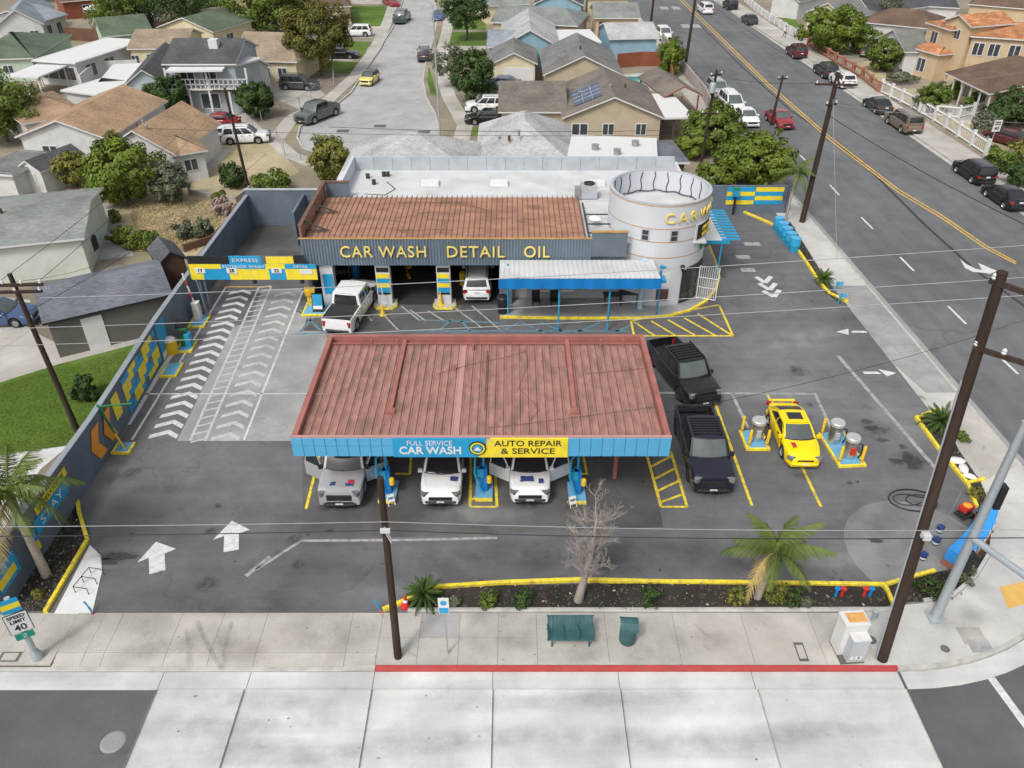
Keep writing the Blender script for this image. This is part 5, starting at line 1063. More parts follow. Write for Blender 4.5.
def wing(t, A, B, ze, depth, zr=None, ridge='x', roof='sh_grey', wall='w_white', trim='trim_white', hip=0, hipb=None, o=.35, win=(), door=(), winr=(), base=0.0, openw=False, posts=True, thick=.14):
    org_t = Vector(t.location)
    a, b = at(*A, ze), at(*B, ze); a.z = b.z = 0
    e = (b-a); w_ = e.length; e.normalize(); n = Vector((-e.y, e.x, 0))
    if n.y < 0: n = -n
    a = a-Vector((org_t.x, org_t.y, 0))
    P = lambda u, v, z: a+e*u+n*v+Vector((0, 0, z))
    hb = hip if hipb is None else hipb
    rm = MB()
    if zr is None:                                     # flat roof
        for q in [[P(0, 0, ze), P(w_, 0, ze), P(w_, depth, ze), P(0, depth, ze)]]: slabface(rm, q, thick+.04, q[0], e, n)
    elif ridge == 'x':
        rl, rr = P(hip, depth/2, zr), P(w_-hb, depth/2, zr); f0, f1, b0, b1 = P(0, 0, ze), P(w_, 0, ze), P(0, depth, ze), P(w_, depth, ze)
        up = (P(0, depth/2, zr)-f0).normalized(); dn = (P(0, depth/2, zr)-b0).normalized()
        slabface(rm, [f0, f1, rr, rl], thick, f0, e, up); slabface(rm, [b1, b0, rl, rr], thick, b0, e, dn)
        if hip: slabface(rm, [b0, f0, rl], thick, f0, n, (rl-(f0+b0)/2).normalized())
        if hb: slabface(rm, [f1, b1, rr], thick, f1, n, (rr-(f1+b1)/2).normalized())
    else:
        rf, rb = P(w_/2, hip, zr), P(w_/2, depth-hb, zr); f0, f1, b0, b1 = P(0, 0, ze), P(w_, 0, ze), P(0, depth, ze), P(w_, depth, ze)
        ul = (P(w_/2, 0, zr)-f0).normalized(); ur = (P(w_/2, 0, zr)-f1).normalized()
        slabface(rm, [b0, f0, rf, rb], thick, f0, n, ul); slabface(rm, [f1, b1, rb, rf], thick, f1, n, ur)
        if hip: slabface(rm, [f0, f1, rf], thick, f0, e, (rf-(f0+f1)/2).normalized())
        if hb: slabface(rm, [b1, b0, rb], thick, b0, e, (rb-(b0+b1)/2).normalized())
    ro = rm.build('roof', [roof, trim], t)
    zi = ze-.02
    if openw:                                          # posts instead of walls
        if posts:
            for u, v in ((o, o), (w_-o, o), (o, depth-o), (w_-o, depth-o), (w_/2, o)): q = P(u, v, 0); MB().bx(q.x-.08, q.x+.08, q.y-.08, q.y+.08, base, ze-.1).build('post', wall, t)
        return P, w_, ro
    wm = MB(); c4 = [P(o, o, 0), P(w_-o, o, 0), P(w_-o, depth-o, 0), P(o, depth-o, 0)]
    for k in range(4):
        p, q = c4[k], c4[(k+1) % 4]; tri = zr is not None and ((ridge == 'x' and k in (1, 3) and not (hb if k == 1 else hip)) or (ridge == 'y' and k in (0, 2) and not (hip if k == 0 else hb)))
        z0 = Vector((0, 0, base)); z1 = Vector((0, 0, zi-.06))
        if tri: wm.face([p+z0, q+z0, q+z1+Vector((0, 0, .1)), (p+q)/2+Vector((0, 0, zr-.2)), p+z1+Vector((0, 0, .1))])
        else: wm.face([p+z0, q+z0, q+z1+Vector((0, 0, .1)), p+z1+Vector((0, 0, .1))])
    wm.build('wall', wall, t)
    def opening(u, z0, z1, ww, kind, side='f'):
        if side == 'f': c, d, nn = P(u*w_, o, 0), e, -n
        elif side == 'r': c, d, nn = P(w_-o, u*depth, 0), n, e
        else: c, d, nn = P(o, u*depth, 0), -n, -e
        def R_(hw, za, zb_, off): return [c-d*hw+nn*off+Vector((0, 0, za)), c+d*hw+nn*off+Vector((0, 0, za)), c+d*hw+nn*off+Vector((0, 0, zb_)), c-d*hw+nn*off+Vector((0, 0, zb_))]
        def blk(hw, za, zb_, off, nm, m, par):
            mb = MB(); F = R_(hw, za, zb_, off); Bk = R_(hw, za, zb_, -.02); mb.face(F)
            for k in range(4): mb.face([Bk[k], Bk[(k+1) % 4], F[(k+1) % 4], F[k]])
            return mb.build(nm, m, par)
        if kind == 'w':
            f = blk(ww/2, z0, z1, .05, 'window', 'trim_white', t)
            for s_ in (-1, 1):
                cc = c; c = cc+d*(s_*ww*.235); blk(ww*.20, z0+.09, z1-.09, .06, 'pane', 'house_glass', f); c = cc
        elif kind == 'g':
            blk(ww/2, z0, z1, .05, 'garage_door', 'trim_white', t)
        else: blk(ww/2, z0, z1, .05, 'door', kind, t)
    for u, z0, z1, ww in win: opening(u, z0, z1, ww, 'w')
    for u, z0, z1, ww in winr: opening(u, z0, z1, ww, 'w', 'r' if ww > 0 else 'l') if ww > 0 else opening(u, z0, z1, -ww, 'w', 'l')
    for u, z1, ww, m in door: opening(u, base+.02, z1, ww, m)
    return P, w_, ro
def house(label, px, py, cat='house', name='house', group=None): p = at(px, py); return thing(name, label, cat, (p.x, p.y, 0), 0, group)
HG = 'houses around the car wash'
def chimney(t, P, u, v, z0, z1, s_=.5, m='trim_white'): q = P(u, v, 0); MB().bx(q.x-s_/2, q.x+s_/2, q.y-s_/2, q.y+s_/2, z0, z1).build('chimney', m, t)
def vents(t, P, w_, ze, zr, dep, seed, ridge='x'):
    r_ = random.Random(seed)
    for k in range(3):
        u, v = (.2+.6*r_.random())*w_, (.15+.3*r_.random())*dep
        z = ze+(zr-ze)*(v/(dep/2) if ridge == 'x' else 1-abs(u/w_*2-1)); q = P(u, v, 0); MB().rev([(.11, -.1), (.11, .28), (.16, .3), (.02, .38)], 8, c=(q.x, q.y, z), caps=False).build('roof_vent', 'grey_metal' if k else 'w_brown', t)
# --- left side
h = house('sprawling white house with orange-tan shingle roof and two front gables', 100, 150, group=HG)
P, w_, r_ = wing(h, (14, 137), (108, 139), 2.7, 13, 4.3, 'y', 'sh_orange', 'w_white', win=((.32, 1.2, 1.9, 1.5), (.82, .7, 1.9, 1.3)))
P, w_, r_ = wing(h, (99, 152), (176, 155), 2.7, 9.5, 4.7, 'y', 'sh_orange', 'w_white', win=((.55, 2.5, 3.2, .7),)); vents(h, P, w_, 2.7, 4.7, 9, 3, 'y')
P, w_, r_ = wing(h, (170, 156), (208, 150), 2.6, 9, 4.0, 'x', 'sh_orange', 'w_white', hipb=3.5, win=((.5, .9, 2.0, 1.2),))
P, w_, r_ = wing(h, (22, 124), (88, 112), 2.75, 11, 4.0, 'x', 'sh_orange', 'w_white', hip=3)
h = house('grey two-storey house with dark roof, white chimney and railed balcony', 205, 118, group=HG)
P, w_, r_ = wing(h, (161, 64), (236, 64), 5.3, 9.5, 7.0, 'x', 'sh_dark', 'w_grey', win=((.3, 3.2, 4.8, 1.6), (.6, 3.2, 4.8, 1.6), (.2, .6, 2.0, 1.4), (.55, .5, 2.2, 2.2)), hipb=0); chimney(h, P, w_*.62, 3.2, 5.6, 7.2, .95)
P2, w2, r2 = wing(h, (165, 71), (222, 70), 5.0, 2.6, None, roof='roof_white', openw=True, posts=False, wall='trim_white')
q = at(168, 89, 2.9); q2 = at(246, 91, 2.9); L0 = Vector(h.location)
MB().bx(q.x-L0.x, q2.x-L0.x, q.y-L0.y, q.y-L0.y+2.4, 2.75, 2.9).build('balcony', 'trim_white', h)
for z in (3.3, 3.85): MB().bx(q.x-L0.x, q2.x-L0.x, q.y-L0.y, q.y-L0.y+.08, z, z+.09).build('rail', 'trim_white', h)
for k in range(18): xx = q.x-L0.x+(q2.x-q.x)*k/17; MB().bx(xx-.05, xx+.05, q.y-L0.y, q.y-L0.y+.08, 2.9, 3.9).build('baluster', 'trim_white', h)
for k in range(5): xx = q.x-L0.x+(q2.x-q.x)*k/4; MB().bx(xx-.1, xx+.1, q.y-L0.y+.1, q.y-L0.y+.3, 0, 5.0 if k % 2 == 0 else 2.8).build('post', 'trim_white', h)
P, w_, r_ = wing(h, (232, 66), (262, 58), 5.0, 9, None, roof='roof_white', wall='w_grey', winr=())
h = house('pale blue gabled garage with dark shingle roof beside the balcony house', 140, 92, group=HG)
wing(h, (122, 86), (168, 84), 2.8, 15, 4.4, 'y', 'sh_dark', 'w_paleblue')
h = house('mint house with mossy green hip roof at the left edge', 20, 66, group=HG)
wing(h, (-40, 60), (33, 58), 2.8, 15, 4.6, 'x', 'sh_green', 'w_green', hip=4, hipb=5, win=((.6, 1, 2, 1.2),))
h = house('flat white-roofed sunroom with dark windows beside the green-roofed house', 58, 70, group=HG)
wing(h, (31, 60), (75, 63), 2.9, 14, None, roof='roof_white', wall='w_white', win=((.25, .7, 2.3, 2.0), (.5, .7, 2.3, 2.0), (.75, .7, 2.3, 2.0)), winr=((.2, .7, 2.3, 2), (.45, .7, 2.3, 2)))
h = house('open white patio cover below the flat-roofed sunroom', 28, 88, 'patio cover', 'patio_cover')
wing(h, (5, 76), (38, 77), 2.5, 6, None, roof='roof_white', wall='trim_white', openw=True)
h = house('low white-roofed outbuilding with white side wall behind the orange roof', 105, 95, group=HG)
wing(h, (60, 90), (97, 95), 2.4, 6, None, roof='roof_white', wall='w_white'); wing(h, (98, 82), (138, 80), 2.4, 9, None, roof='roof_white', wall='w_white')
h = house('white house with pale grey roof in the top left corner', 30, 40, group=HG)
wing(h, (-6, 27), (44, 24), 2.8, 17, 4.9, 'y', 'sh_blue', 'w_white', win=((.45, 1, 2, 1.2), (.75, 1, 2, 1.2)), winr=((.2, 1, 2, 1.3), (.4, 1, 2, 1.3)))
wing(h, (40, 22), (68, 14), 2.8, 10, 4.2, 'x', 'sh_blue', 'w_white', win=((.3, .3, 2.1, 1), (.65, .3, 2.1, 1.2)))
h = house('pale green house with long green roof in upper left', 115, 50, group=HG)
wing(h, (102, 37), (154, 32), 2.9, 10, 4.6, 'x', 'sh_green', 'w_green', win=((.3, .8, 2, 1.2),))
h = house('cream house with tan shingle roof left of the balcony house', 150, 60, group=HG)
wing(h, (126, 49), (186, 48), 2.8, 10, 4.3, 'x', 'sh_tan', 'w_cream', win=((.4, .8, 2.1, 1.7), (.1, .3, 2, 1)))
h = house('cream cottage with grey-green roof beside the big round tree', 235, 45, group=HG)
wing(h, (213, 32), (254, 20), 2.8, 10, 4.4, 'x', 'sh_green', 'w_cream', win=((.4, .8, 2, 1.6),))
h = house('beige house at the top edge above a tan carport', 222, 8, group=HG)
wing(h, (196, -4), (250, -5), 2.8, 9, 4.4, 'x', 'sh_brown', 'w_beige', win=((.45, .9, 2.1, 1.8),))
h = house('tan-roofed open carport below the beige house', 232, 22, 'carport', 'carport')
wing(h, (218, 15), (252, 10), 2.5, 7, None, roof='sh_tan', wall='w_beige', openw=True)
h = house('cream house with tan gabled roof left of the round street tree', 275, 75, group=HG)
wing(h, (228, 60), (297, 62), 2.8, 12, 5.0, 'x', 'sh_tan', 'w_cream', hipb=3, win=((.5, .8, 2, 1.4), (.75, .8, 2, 1.2)))
h = house('white gabled garage with dark roof behind the parked grey suv', 258, 92, 'garage', 'garage')
wing(h, (243, 72), (272, 66), 2.7, 7, 4.0, 'y', 'sh_dark', 'w_white')
h = house('brown-roofed house behind the lawns at the top of the side street', 335, 10, group=HG)
wing(h, (300, 8), (352, 6), 2.8, 11, 4.6, 'x', 'sh_brown', 'w_cream', hipb=3)
h = house('brick-toned house at the top left behind the white roof', 75, 8, group=HG)
wing(h, (60, 2), (108, -2), 2.8, 10, 4.4, 'x', 'sh_brown', 'w_rust', win=((.5, .9, 2.1, 1.2), (.8, .9, 2.1, 1.2)))
h = house('small white shed with double doors and grey roof near the dry yard', 28, 183, 'shed', 'shed')
wing(h, (15, 168), (40, 172), 2.1, 5, 2.9, 'y', 'sh_dark', 'w_white', o=.15, door=((.45, 1.8, 1.3, 'trim_white'),)); 
h = house('white lean-to with grey flat roof at the left edge beside the shed', 0, 186, 'shed', 'shed')
wing(h, (-30, 172), (12, 175), 2.3, 6, None, roof='sh_grey', wall='w_white')
h = house('pale mint house with wide grey-green shingle roof at the left edge', 40, 290, group=HG)
P, w_, r_ = wing(h, (-60, 253), (84, 238), 2.9, 10, 3.7, 'x', 'sh_moss', 'w_mint'); vents(h, P, w_, 2.9, 3.7, 10, 8)
q = at(85, 262); MB().bx(q.x-h.location.x, q.x-h.location.x+.7, q.y-h.location.y, q.y-h.location.y+1.2, .6, 1.6).build('air_conditioner', 'dark_metal', h)
h = house('dark grey garage with slate shingle roof and white door beside the lawn', 105, 345, 'garage', 'garage')
P, w_, r_ = wing(h, (42, 324), (173, 294), 2.5, 5.6, 3.5, 'x', 'sh_slate', 'w_khaki', trim='trim_black', door=((.345, 2.15, 1.15, 'trim_white'),), o=.25)
h = house('small dark brown shed between the slate garage and the wall', 172, 288, 'shed', 'shed')
wing(h, (158, 265), (187, 258), 2.3, 3.0, 3.0, 'y', 'sh_dark', 'w_brown', trim='trim_black', o=.15)
# --- behind the car wash
h = house('light grey hip-roofed building directly behind the car wash, left', 410, 165, 'building', 'building', HG)
wing(h, (337, 178), (482, 178), 3.0, 9, 5.3, 'x', 'sh_pale', 'w_white', hip=5.6, hipb=5.6)
h = house('grey and white hip-roofed building behind the car wash, centre', 525, 160, 'building', 'building', HG)
P, w_, r_ = wing(h, (474, 168), (577, 168), 2.8, 12.5, 5.3, 'y', 'sh_pale', 'w_white', hip=5, hipb=4.5); vents(h, P, w_, 3.0, 5, 14, 4, 'y')
h = house('flat white-roofed building behind the car wash parapet, right', 610, 158, 'building', 'building', HG)
P, w_, r_ = wing(h, (566, 160), (658, 164), 3.2, 7.0, None, roof='roof_white', wall='w_white')
for u, v in ((.3, 3), (.55, 2), (.75, 4.5)): q = P(u*w_, v, 0); MB().rev([(.3, 0), (.3, .4), (.36, .45), (.02, .5)], 12, c=(q.x, q.y, 3.2), caps=False).build('roof_vent', 'grey_metal', h)
h = house('brown shed with grey flat roof beside the white-roofed building', 672, 170, 'shed', 'shed')
wing(h, (655, 163), (690, 162), 2.6, 6, None, roof='sh_slate', wall='w_brown')
# --- middle block
h = house('tan stucco house with grey gabled roof and a solar panel', 612, 136, group=HG)
P, w_, r_ = wing(h, (562, 118), (665, 118), 2.7, 12.5, 4.7, 'y', 'sh_taupe', 'w_tan', win=((.18, .9, 2.1, 1.7), (.46, .9, 2.1, 1.2), (.78, .9, 2.1, 1.1))); vents(h, P, w_, 2.7, 4.7, 16, 6, 'y')
P1, w1, r1 = wing(h, (498, 112), (568, 112), 2.7, 11, 4.4, 'x', 'sh_taupe', 'w_tan')
a, b, c_, d_ = [P(w_*u, v, 2.7+2.0*(u*2)+.08) for u, v in ((.13, 2.0), (.40, 2.0), (.40, 7.2), (.13, 7.2))]
MB().face([a, b, c_, d_]).build('solar_panel', mat('solar_blue', (.05, .07, .13), .25, var=.1), h)
for k in range(1, 4): MB().path([a.lerp(d_, k/4)+Vector((0, 0, .01)), b.lerp(c_, k/4)+Vector((0, 0, .01))], .014, 4).build('panel_frame', 'trim_white', h)
for k in range(1, 3): MB().path([a.lerp(b, k/3)+Vector((0, 0, .01)), d_.lerp(c_, k/3)+Vector((0, 0, .01))], .014, 4).build('panel_frame', 'trim_white', h)
h = house('tan house with grey gabled roof north of the solar panel house', 580, 84, group=HG)
P, w_, r_ = wing(h, (543, 75), (624, 75), 2.7, 13.5, 4.8, 'y', 'sh_grey', 'w_tan', win=((.45, .9, 2, 1.2),)); vents(h, P, w_, 2.7, 4.9, 14, 9, 'y')
wing(h, (490, 64), (538, 64), 2.7, 9, 4.0, 'y', 'sh_grey', 'w_cream', door=((.6, 2.2, 3.6, 'trim_white'),))
h = house('blue house with pale grey gabled roof beside the white patio', 530, 52, group=HG)
wing(h, (500, 47), (560, 47), 2.8, 16, 4.9, 'y', 'sh_pale', 'w_blue'); wing(h, (487, 47), (516, 47), 2.7, 9, 4.0, 'x', 'sh_blue', 'w_blue')
h = house('flat white patio cover beside the pale-roofed blue house', 570, 45, 'patio cover', 'patio_cover')
wing(h, (556, 43), (602, 42), 2.5, 9, None, roof='roof_white', wall='w_brown', openw=True)
h = house('blue garage with pale grey roof at the cross street kerb', 632, 53, 'garage', 'garage')
wing(h, (609, 39), (660, 38), 2.7, 9, 4.0, 'x', 'sh_pale', 'w_blue')
h = house('beige house with grey roof near the top of the cross street', 618, 27, group=HG)
wing(h, (594, 18), (641, 18), 2.7, 9, 4.2, 'x', 'sh_moss', 'w_beige', door=((.2, 2.1, 1.2, 'w_brown'),))
h = house('blue-walled house with dark roof at the top centre', 558, 14, group=HG)
wing(h, (533, 4), (583, 5), 2.8, 10, 4.6, 'y', 'sh_dark', 'w_blue', win=((.5, 1, 2, 1.4),)); 
h = house('green-grey roofed house at the top behind the blue houses', 540, 30, group=HG)
wing(h, (490, 22), (578, 26), 2.7, 11, 4.2, 'x', 'sh_moss', 'w_tan', hipb=3)
h = house('grey-roofed house at the top edge beside the side street tree', 500, 10, group=HG)
wing(h, (484, 6), (530, 4), 2.8, 10, 4.4, 'x', 'sh_moss', 'w_cream')
h = house('orange-tan roofed house at the very top centre right', 608, 0, group=HG)
wing(h, (586, -2), (630, -2), 2.8, 8, 4.4, 'x', 'tile_orange', 'w_cream')
h = house('brown open gazebo with shingle roof beside the swimming pool', 680, 110, 'gazebo', 'gazebo')
wing(h, (664, 97), (703, 95), 2.7, 9, 3.7, 'y', 'sh_taupe', 'w_rust', trim='w_rust', openw=True); 
h = house('white flat carport with dark posts beside the tan house', 678, 132, 'carport', 'carport')
wing(h, (656, 118), (695, 117), 2.6, 9, None, roof='roof_white', wall='w_brown', openw=True)
c = at(637, 81)
pl = struct(MB().rev([(2.6, .0), (2.6, .08), (2.3, .08), (2.3, .03)], 28, c=(c.x, c.y, 0), caps=False).build('swimming_pool', 'trim_white'))
MB().rev([(2.3, .04), (.02, .04)], 28, c=(c.x, c.y, 0), caps=False).build('water', mat('pool_water', (.03, .32, .30), .05, var=.1), pl)
sheet('patio', [(622, 92), (672, 90), (668, 72), (620, 74)], 'walk_concrete', pl, .011)
# --- east side
h = house('white cottage with grey roof left of the beige two-storey house', 890, 58, group=HG)
wing(h, (875, 38), (905, 52), 2.9, 14, 4.8, 'y', 'sh_grey', 'w_white', win=((.3, 1, 1.9, .8), (.75, 1, 1.9, .8)), door=((.55, 2.1, 1.0, 'w_brown'),))
h = house('beige two-storey house with orange tile roofs behind the white fence', 940, 80, group=HG)
P, w_, r_ = wing(h, (907, 46), (939, 55), 3.2, 8, 4.4, 'x', 'tile_orange', 'w_beige', hip=3, hipb=3, win=((.5, .6, 2.3, 1.4),))
P, w_, r_ = wing(h, (925, 22), (951, 30), 5.9, 8, 7.0, 'x', 'tile_orange', 'w_beige', hip=3, hipb=3, win=((.4, 3.6, 5.2, 1.3),))
P, w_, r_ = wing(h, (942, 20), (972, 27), 6.6, 7, 7.6, 'y', 'tile_orange', 'w_beige', win=((.55, 4.8, 6.0, .9), (.3, 1, 2.6, 1.1)))
P, w_, r_ = wing(h, (970, 36), (1060, 42), 5.6, 11, 6.6, 'x', 'tile_orange', 'w_beige', hipb=3, win=((.14, 3.4, 4.9, 1.3), (.32, 3.4, 4.9, 1.3), (.55, 3.4, 4.9, 1.3)))
h = house('single-storey house with brown roof and white porch posts, right edge', 985, 108, group=HG)
P, w_, r_ = wing(h, (944, 72), (990, 94), 2.8, 16, 4.6, 'x', 'sh_brown', 'w_beige', hip=0, o=1.6, win=((.3, .6, 2, 1.2), (.65, .6, 2, 1.2)), winr=((.25, .8, 2.1, 1.4), (.6, .8, 2.1, 1.4)))
for k in range(6): q = P(.25+k*(w_-.5)/5, .3, 0); MB().bx(q.x-.07, q.x+.07, q.y-.07, q.y+.07, 0, 2.7).build('porch_post', 'trim_white', h)
h = house('white house with brown roof behind the round green tree', 905, 30, group=HG)
wing(h, (862, 22), (935, 29), 2.9, 11, 4.4, 'x', 'sh_brown', 'w_white', hip=3)
h = house('white gabled house with grey roof at the top, beyond the street', 825, 20, group=HG)
wing(h, (806, 12), (846, 19), 2.8, 13, 4.6, 'y', 'sh_grey', 'w_cream'); wing(h, (840, 8), (872, 14), 2.8, 14, 4.8, 'y', 'sh_dark', 'w_white')
h = house('dark-roofed white house at the top right corner', 930, 8, group=HG)
wing(h, (888, 4), (960, 8), 2.8, 10, 4.4, 'x', 'sh_dark', 'w_white', hipb=3)
h = house('tan house with brown roof in the far top right', 990, 12, group=HG)
wing(h, (968, 4), (1040, 10), 2.8, 10, 4.4, 'x', 'sh_brown', 'w_beige', hip=3)
h = house('white house with low grey roof beside the green lawn far up the street', 785, 6, group=HG)
wing(h, (770, -2), (800, 2), 2.8, 10, 4.3, 'y', 'sh_slate', 'w_white')
# ================================================================== vegetation
leaf_mat('leaf_green', (.10, .15, .03)); leaf_mat('leaf_dark', (.045, .082, .024)); leaf_mat('leaf_bright', (.115, .17, .026)); leaf_mat('leaf_yellow', (.16, .175, .042)); leaf_mat('leaf_sage', (.115, .14, .095))
leaf_mat('leaf_rust', (.105, .112, .028)); leaf_mat('leaf_palm', (.095, .14, .035)); leaf_mat('leaf_straw', (.33, .27, .12)); leaf_mat('leaf_sago', (.05, .095, .022)); leaf_mat('flower_pale', (.36, .29, .27)); leaf_mat('leaf_plum', (.07, .03, .035))
mat('bark', (.11, .085, .065), .95, var=.3, scale=4, stretch=(1, 1, .25)); mat('bark_pale', (.30, .27, .25), .95, var=.25, scale=4, stretch=(1, 1, .25), dirt=((.2, .16, .13), .6, 3)); mat('palm_bark', (.34, .29, .24), .95, var=.25, scale=6, stretch=(1, 1, 3))
def quads_mesh(name, C, Nrm, size, m, rs, aspect=.55):
    n = len(C); t = rs.normal(size=(n, 3)); t -= (t*Nrm).sum(1)[:, None]*Nrm; t /= np.linalg.norm(t, axis=1)[:, None]+1e-9
    b = np.cross(Nrm, t); s_ = size*(.6+.8*rs.random(n))[:, None]; v = np.empty((n, 4, 3))
    bend = Nrm*s_*.25
    v[:, 0] = C-t*s_; v[:, 1] = C+b*s_*aspect+bend; v[:, 2] = C+t*s_; v[:, 3] = C-b*s_*aspect+bend
    me = bpy.data.meshes.new(name); me.vertices.add(n*4); me.vertices.foreach_set('co', v.ravel()); me.loops.add(n*4); me.loops.foreach_set('vertex_index', np.arange(n*4))
    me.polygons.add(n); me.polygons.foreach_set('loop_start', np.arange(n)*4); me.materials.append(MATS[m]); me.update(calc_edges=True); return me
def crown(name, rx, rz, nleaf, leaf, m, seed, nclump=46, flat=.0):
    rs = np.random.default_rng(seed); d = rs.normal(size=(nclump, 3)); d /= np.linalg.norm(d, axis=1)[:, None]
    rad = (.35+.65*rs.random(nclump)**.5); c = d*rad[:, None]*np.array([1, 1, 1])
    c *= (1+.22*np.sin(3.1*d[:, :1]*2+seed)*np.cos(2.3*d[:, 1:2]*2+seed*.7))
    cr = (.20+.22*rs.random(nclump)) if nclump < 60 else (.10+.20*rs.random(nclump)); w_ = cr**2; k = rs.choice(nclump, nleaf, p=w_/w_.sum())
    e = rs.normal(size=(nleaf, 3)); e /= np.linalg.norm(e, axis=1)[:, None]; rr = cr[k]*(rs.random(nleaf)**.33)
    p = c[k]+e*rr[:, None]; out = e*.7+c[k]*.6+rs.normal(size=(nleaf, 3))*.35+np.array([0, 0, .25]); out /= np.linalg.norm(out, axis=1)[:, None]
    p = p*np.array([rx, rx, rz]); p[:, 2] += rz
    return quads_mesh(name, p, out, leaf, m, rs)
TG = 'trees of the neighbourhood'
def tree(label, px, py, hgt, r, m='leaf_green', z0=None, seed=None, nleaf=5200, leaf=.2, name='tree', group=TG, cat='tree', bark='bark', clump=95):
    p = at(px, py); seed = seed if seed is not None else int(px*7+py*13); z0 = hgt*.3 if z0 is None else z0
    t = thing(name, label, cat, (p.x, p.y, 0), 0, group); r_ = random.Random(seed)
    rz = (hgt-z0)/2; cm = crown('crown', r*.9, rz*.95, int(nleaf*1.5), leaf*.82, m, seed, max(clump, 80)); link('crown', cm, t, (0, 0, z0))
    tr = MB(); tp = [(0, 0, -.05), (.08*r_.random(), .05, z0*.6), (.15*(r_.random()-.5), .1*(r_.random()-.5), z0+rz*.7)]; tr0 = max(.06, hgt*.028)
    tr.path(tp, [tr0, tr0*.75, tr0*.4], 7); tr.build('trunk', bark, t)
    for k in range(5):
        a = k*1.26+r_.random(); lb = MB(); q = Vector(tp[1]).lerp(Vector(tp[2]), .2+.15*k); e = Vector((math.cos(a)*r*.6, math.sin(a)*r*.6, q.z+rz*(.3+.5*r_.random())))
        lb.path([q, q.lerp(e, .5)+Vector((0, 0, .15)), e], [tr0*.45, tr0*.3, tr0*.12], 5); lb.build('limb', bark, t)
    return t
def shrub(label, px, py, hgt, r, m='leaf_green', nleaf=1400, leaf=.11, cat='shrub', seed=None, group=None, clump=26):
    p = at(px, py); seed = seed if seed is not None else int(px*5+py*11)
    t = thing('shrub', label, cat, (p.x, p.y, 0), 0, group); link('foliage', crown('foliage', r*.88, hgt*.52, nleaf, leaf, m, seed, clump), t, (0, 0, -.04*hgt))
    s_ = MB()
    s_.path([(0, 0, -.02), (.04, .02, hgt*.4)], [.05, .02], 5); s_.build('stem', 'bark', t); return t
tree('large dense green tree at the left edge beside the orange-roofed house', 8, 142, 7, 4.3, 'leaf_green', .8, nleaf=7000)
tree('rounded bright green tree in front of the orange-roofed house', 128, 202, 5.6, 3.2, 'leaf_bright', .3, nleaf=6500, leaf=.2)
tree('small yellow-green tree between white shed and bright green tree', 78, 187, 3.0, 1.9, 'leaf_yellow', .7, nleaf=2600, leaf=.16)
tree('grey-green bushy tree right of the rounded bright green tree', 174, 203, 3.6, 1.9, 'leaf_sage', .2, nleaf=3600, leaf=.14)
tree('dark bushy tree below the balcony of the grey house', 172, 116, 4.6, 2.6, 'leaf_dark', .3)
tree('dark shrubby tree at the right end of the grey house', 256, 118, 4.0, 2.3, 'leaf_dark', .3)
for k, (a, b, hh, rr_, l) in enumerate(((120, 34, 7, 5, 'dark spreading tree left of three in the upper left'), (152, 26, 9, 6, 'tall dark tree in the middle of the upper left trees'), (185, 32, 9, 5, 'dense dark tree right of the upper left trees'))): tree(l, a, b, hh, rr_, 'leaf_dark' if k else 'leaf_green', .6)
tree('dark low tree at the top beside the beige house', 208, 19, 4, 3.2, 'leaf_dark', .3, nleaf=2500)
tree('wide dark tree mass at the top above the round street tree', 275, 34, 10, 7, 'leaf_green', .8, nleaf=7000, leaf=.3)
tree('leafy dark tree at the top beside the brown-roofed house', 320, 12, 9, 5, 'leaf_dark', .8)
tree('round rusty-green street tree on the left of the side street', 322, 76, 9.0, 4.3, 'leaf_rust', 2.2, nleaf=7500, leaf=.22, clump=70)
tree('dark rounded street tree on the right lawn of the side street', 467, 40, 7.2, 3.6, 'leaf_dark', 1.8, nleaf=5200)
tree('loose young tree with thin crown beside the right pavement', 452, 86, 5.0, 2.6, 'leaf_sage', 1.0, nleaf=1500)
tree('upright dark green tree in front of the parked driveway cars', 474, 104, 6.0, 2.7, 'leaf_dark', .8, nleaf=4200)
tree('yellow-green bushy tree at the wire fence corner left of the building', 334, 184, 4.4, 1.9, 'leaf_yellow', .3, nleaf=3600, leaf=.17)
shrub('low wide bush at the back of the grey lot wall', 273, 192, 1.7, 1.9, 'leaf_green', 2200, .14); shrub('sage bush on the dry grass beside the back pole', 236, 188, 2.2, 1.3, 'leaf_dark', 1800, .13)
for a, b, hh, rr_, m_, l in ((712, 152, 4.8, 2.7, 'leaf_green', 'tall green tree behind the round tower'), (692, 157, 2.8, 1.9, 'leaf_bright', 'small bright tree left of the tall tree behind the tower'), (757, 187, 4.8, 3.0, 'leaf_bright', 'broad bright green tree beside the cross street pavement'), (733, 180, 3.8, 2.3, 'leaf_green', 'green bushy tree between tower and pavement')): tree(l, a, b, hh, rr_, m_, .4, nleaf=5500, leaf=.22)
tree('rounded bright bush at the wall behind the tower', 712, 190, 2.4, 1.7, 'leaf_bright', .1, nleaf=2600, leaf=.17)
tree('columnar green tree by the swimming pool patio', 669, 76, 5.0, 1.8, 'leaf_bright', .2, nleaf=2600)
for px in (558, 586, 596, 630, 650): shrub(f'small shrub against the tan wall {"left end" if px == 558 else "left of centre window" if px == 586 else "below centre window" if px == 596 else "right of centre window" if px == 630 else "at the right corner"}', px, 138, 1.5, .9, 'leaf_sage', 700, .13, group='shrubs along the tan house wall')
tree('round bright green tree on the far side of the cross street', 826, 52, 6.6, 4.3, 'leaf_bright', .7, nleaf=7000, leaf=.24, clump=60)
tree('flat-topped hedge tree between round tree and white cottage', 862, 52, 3.4, 3.2, 'leaf_green', .2, nleaf=3200)
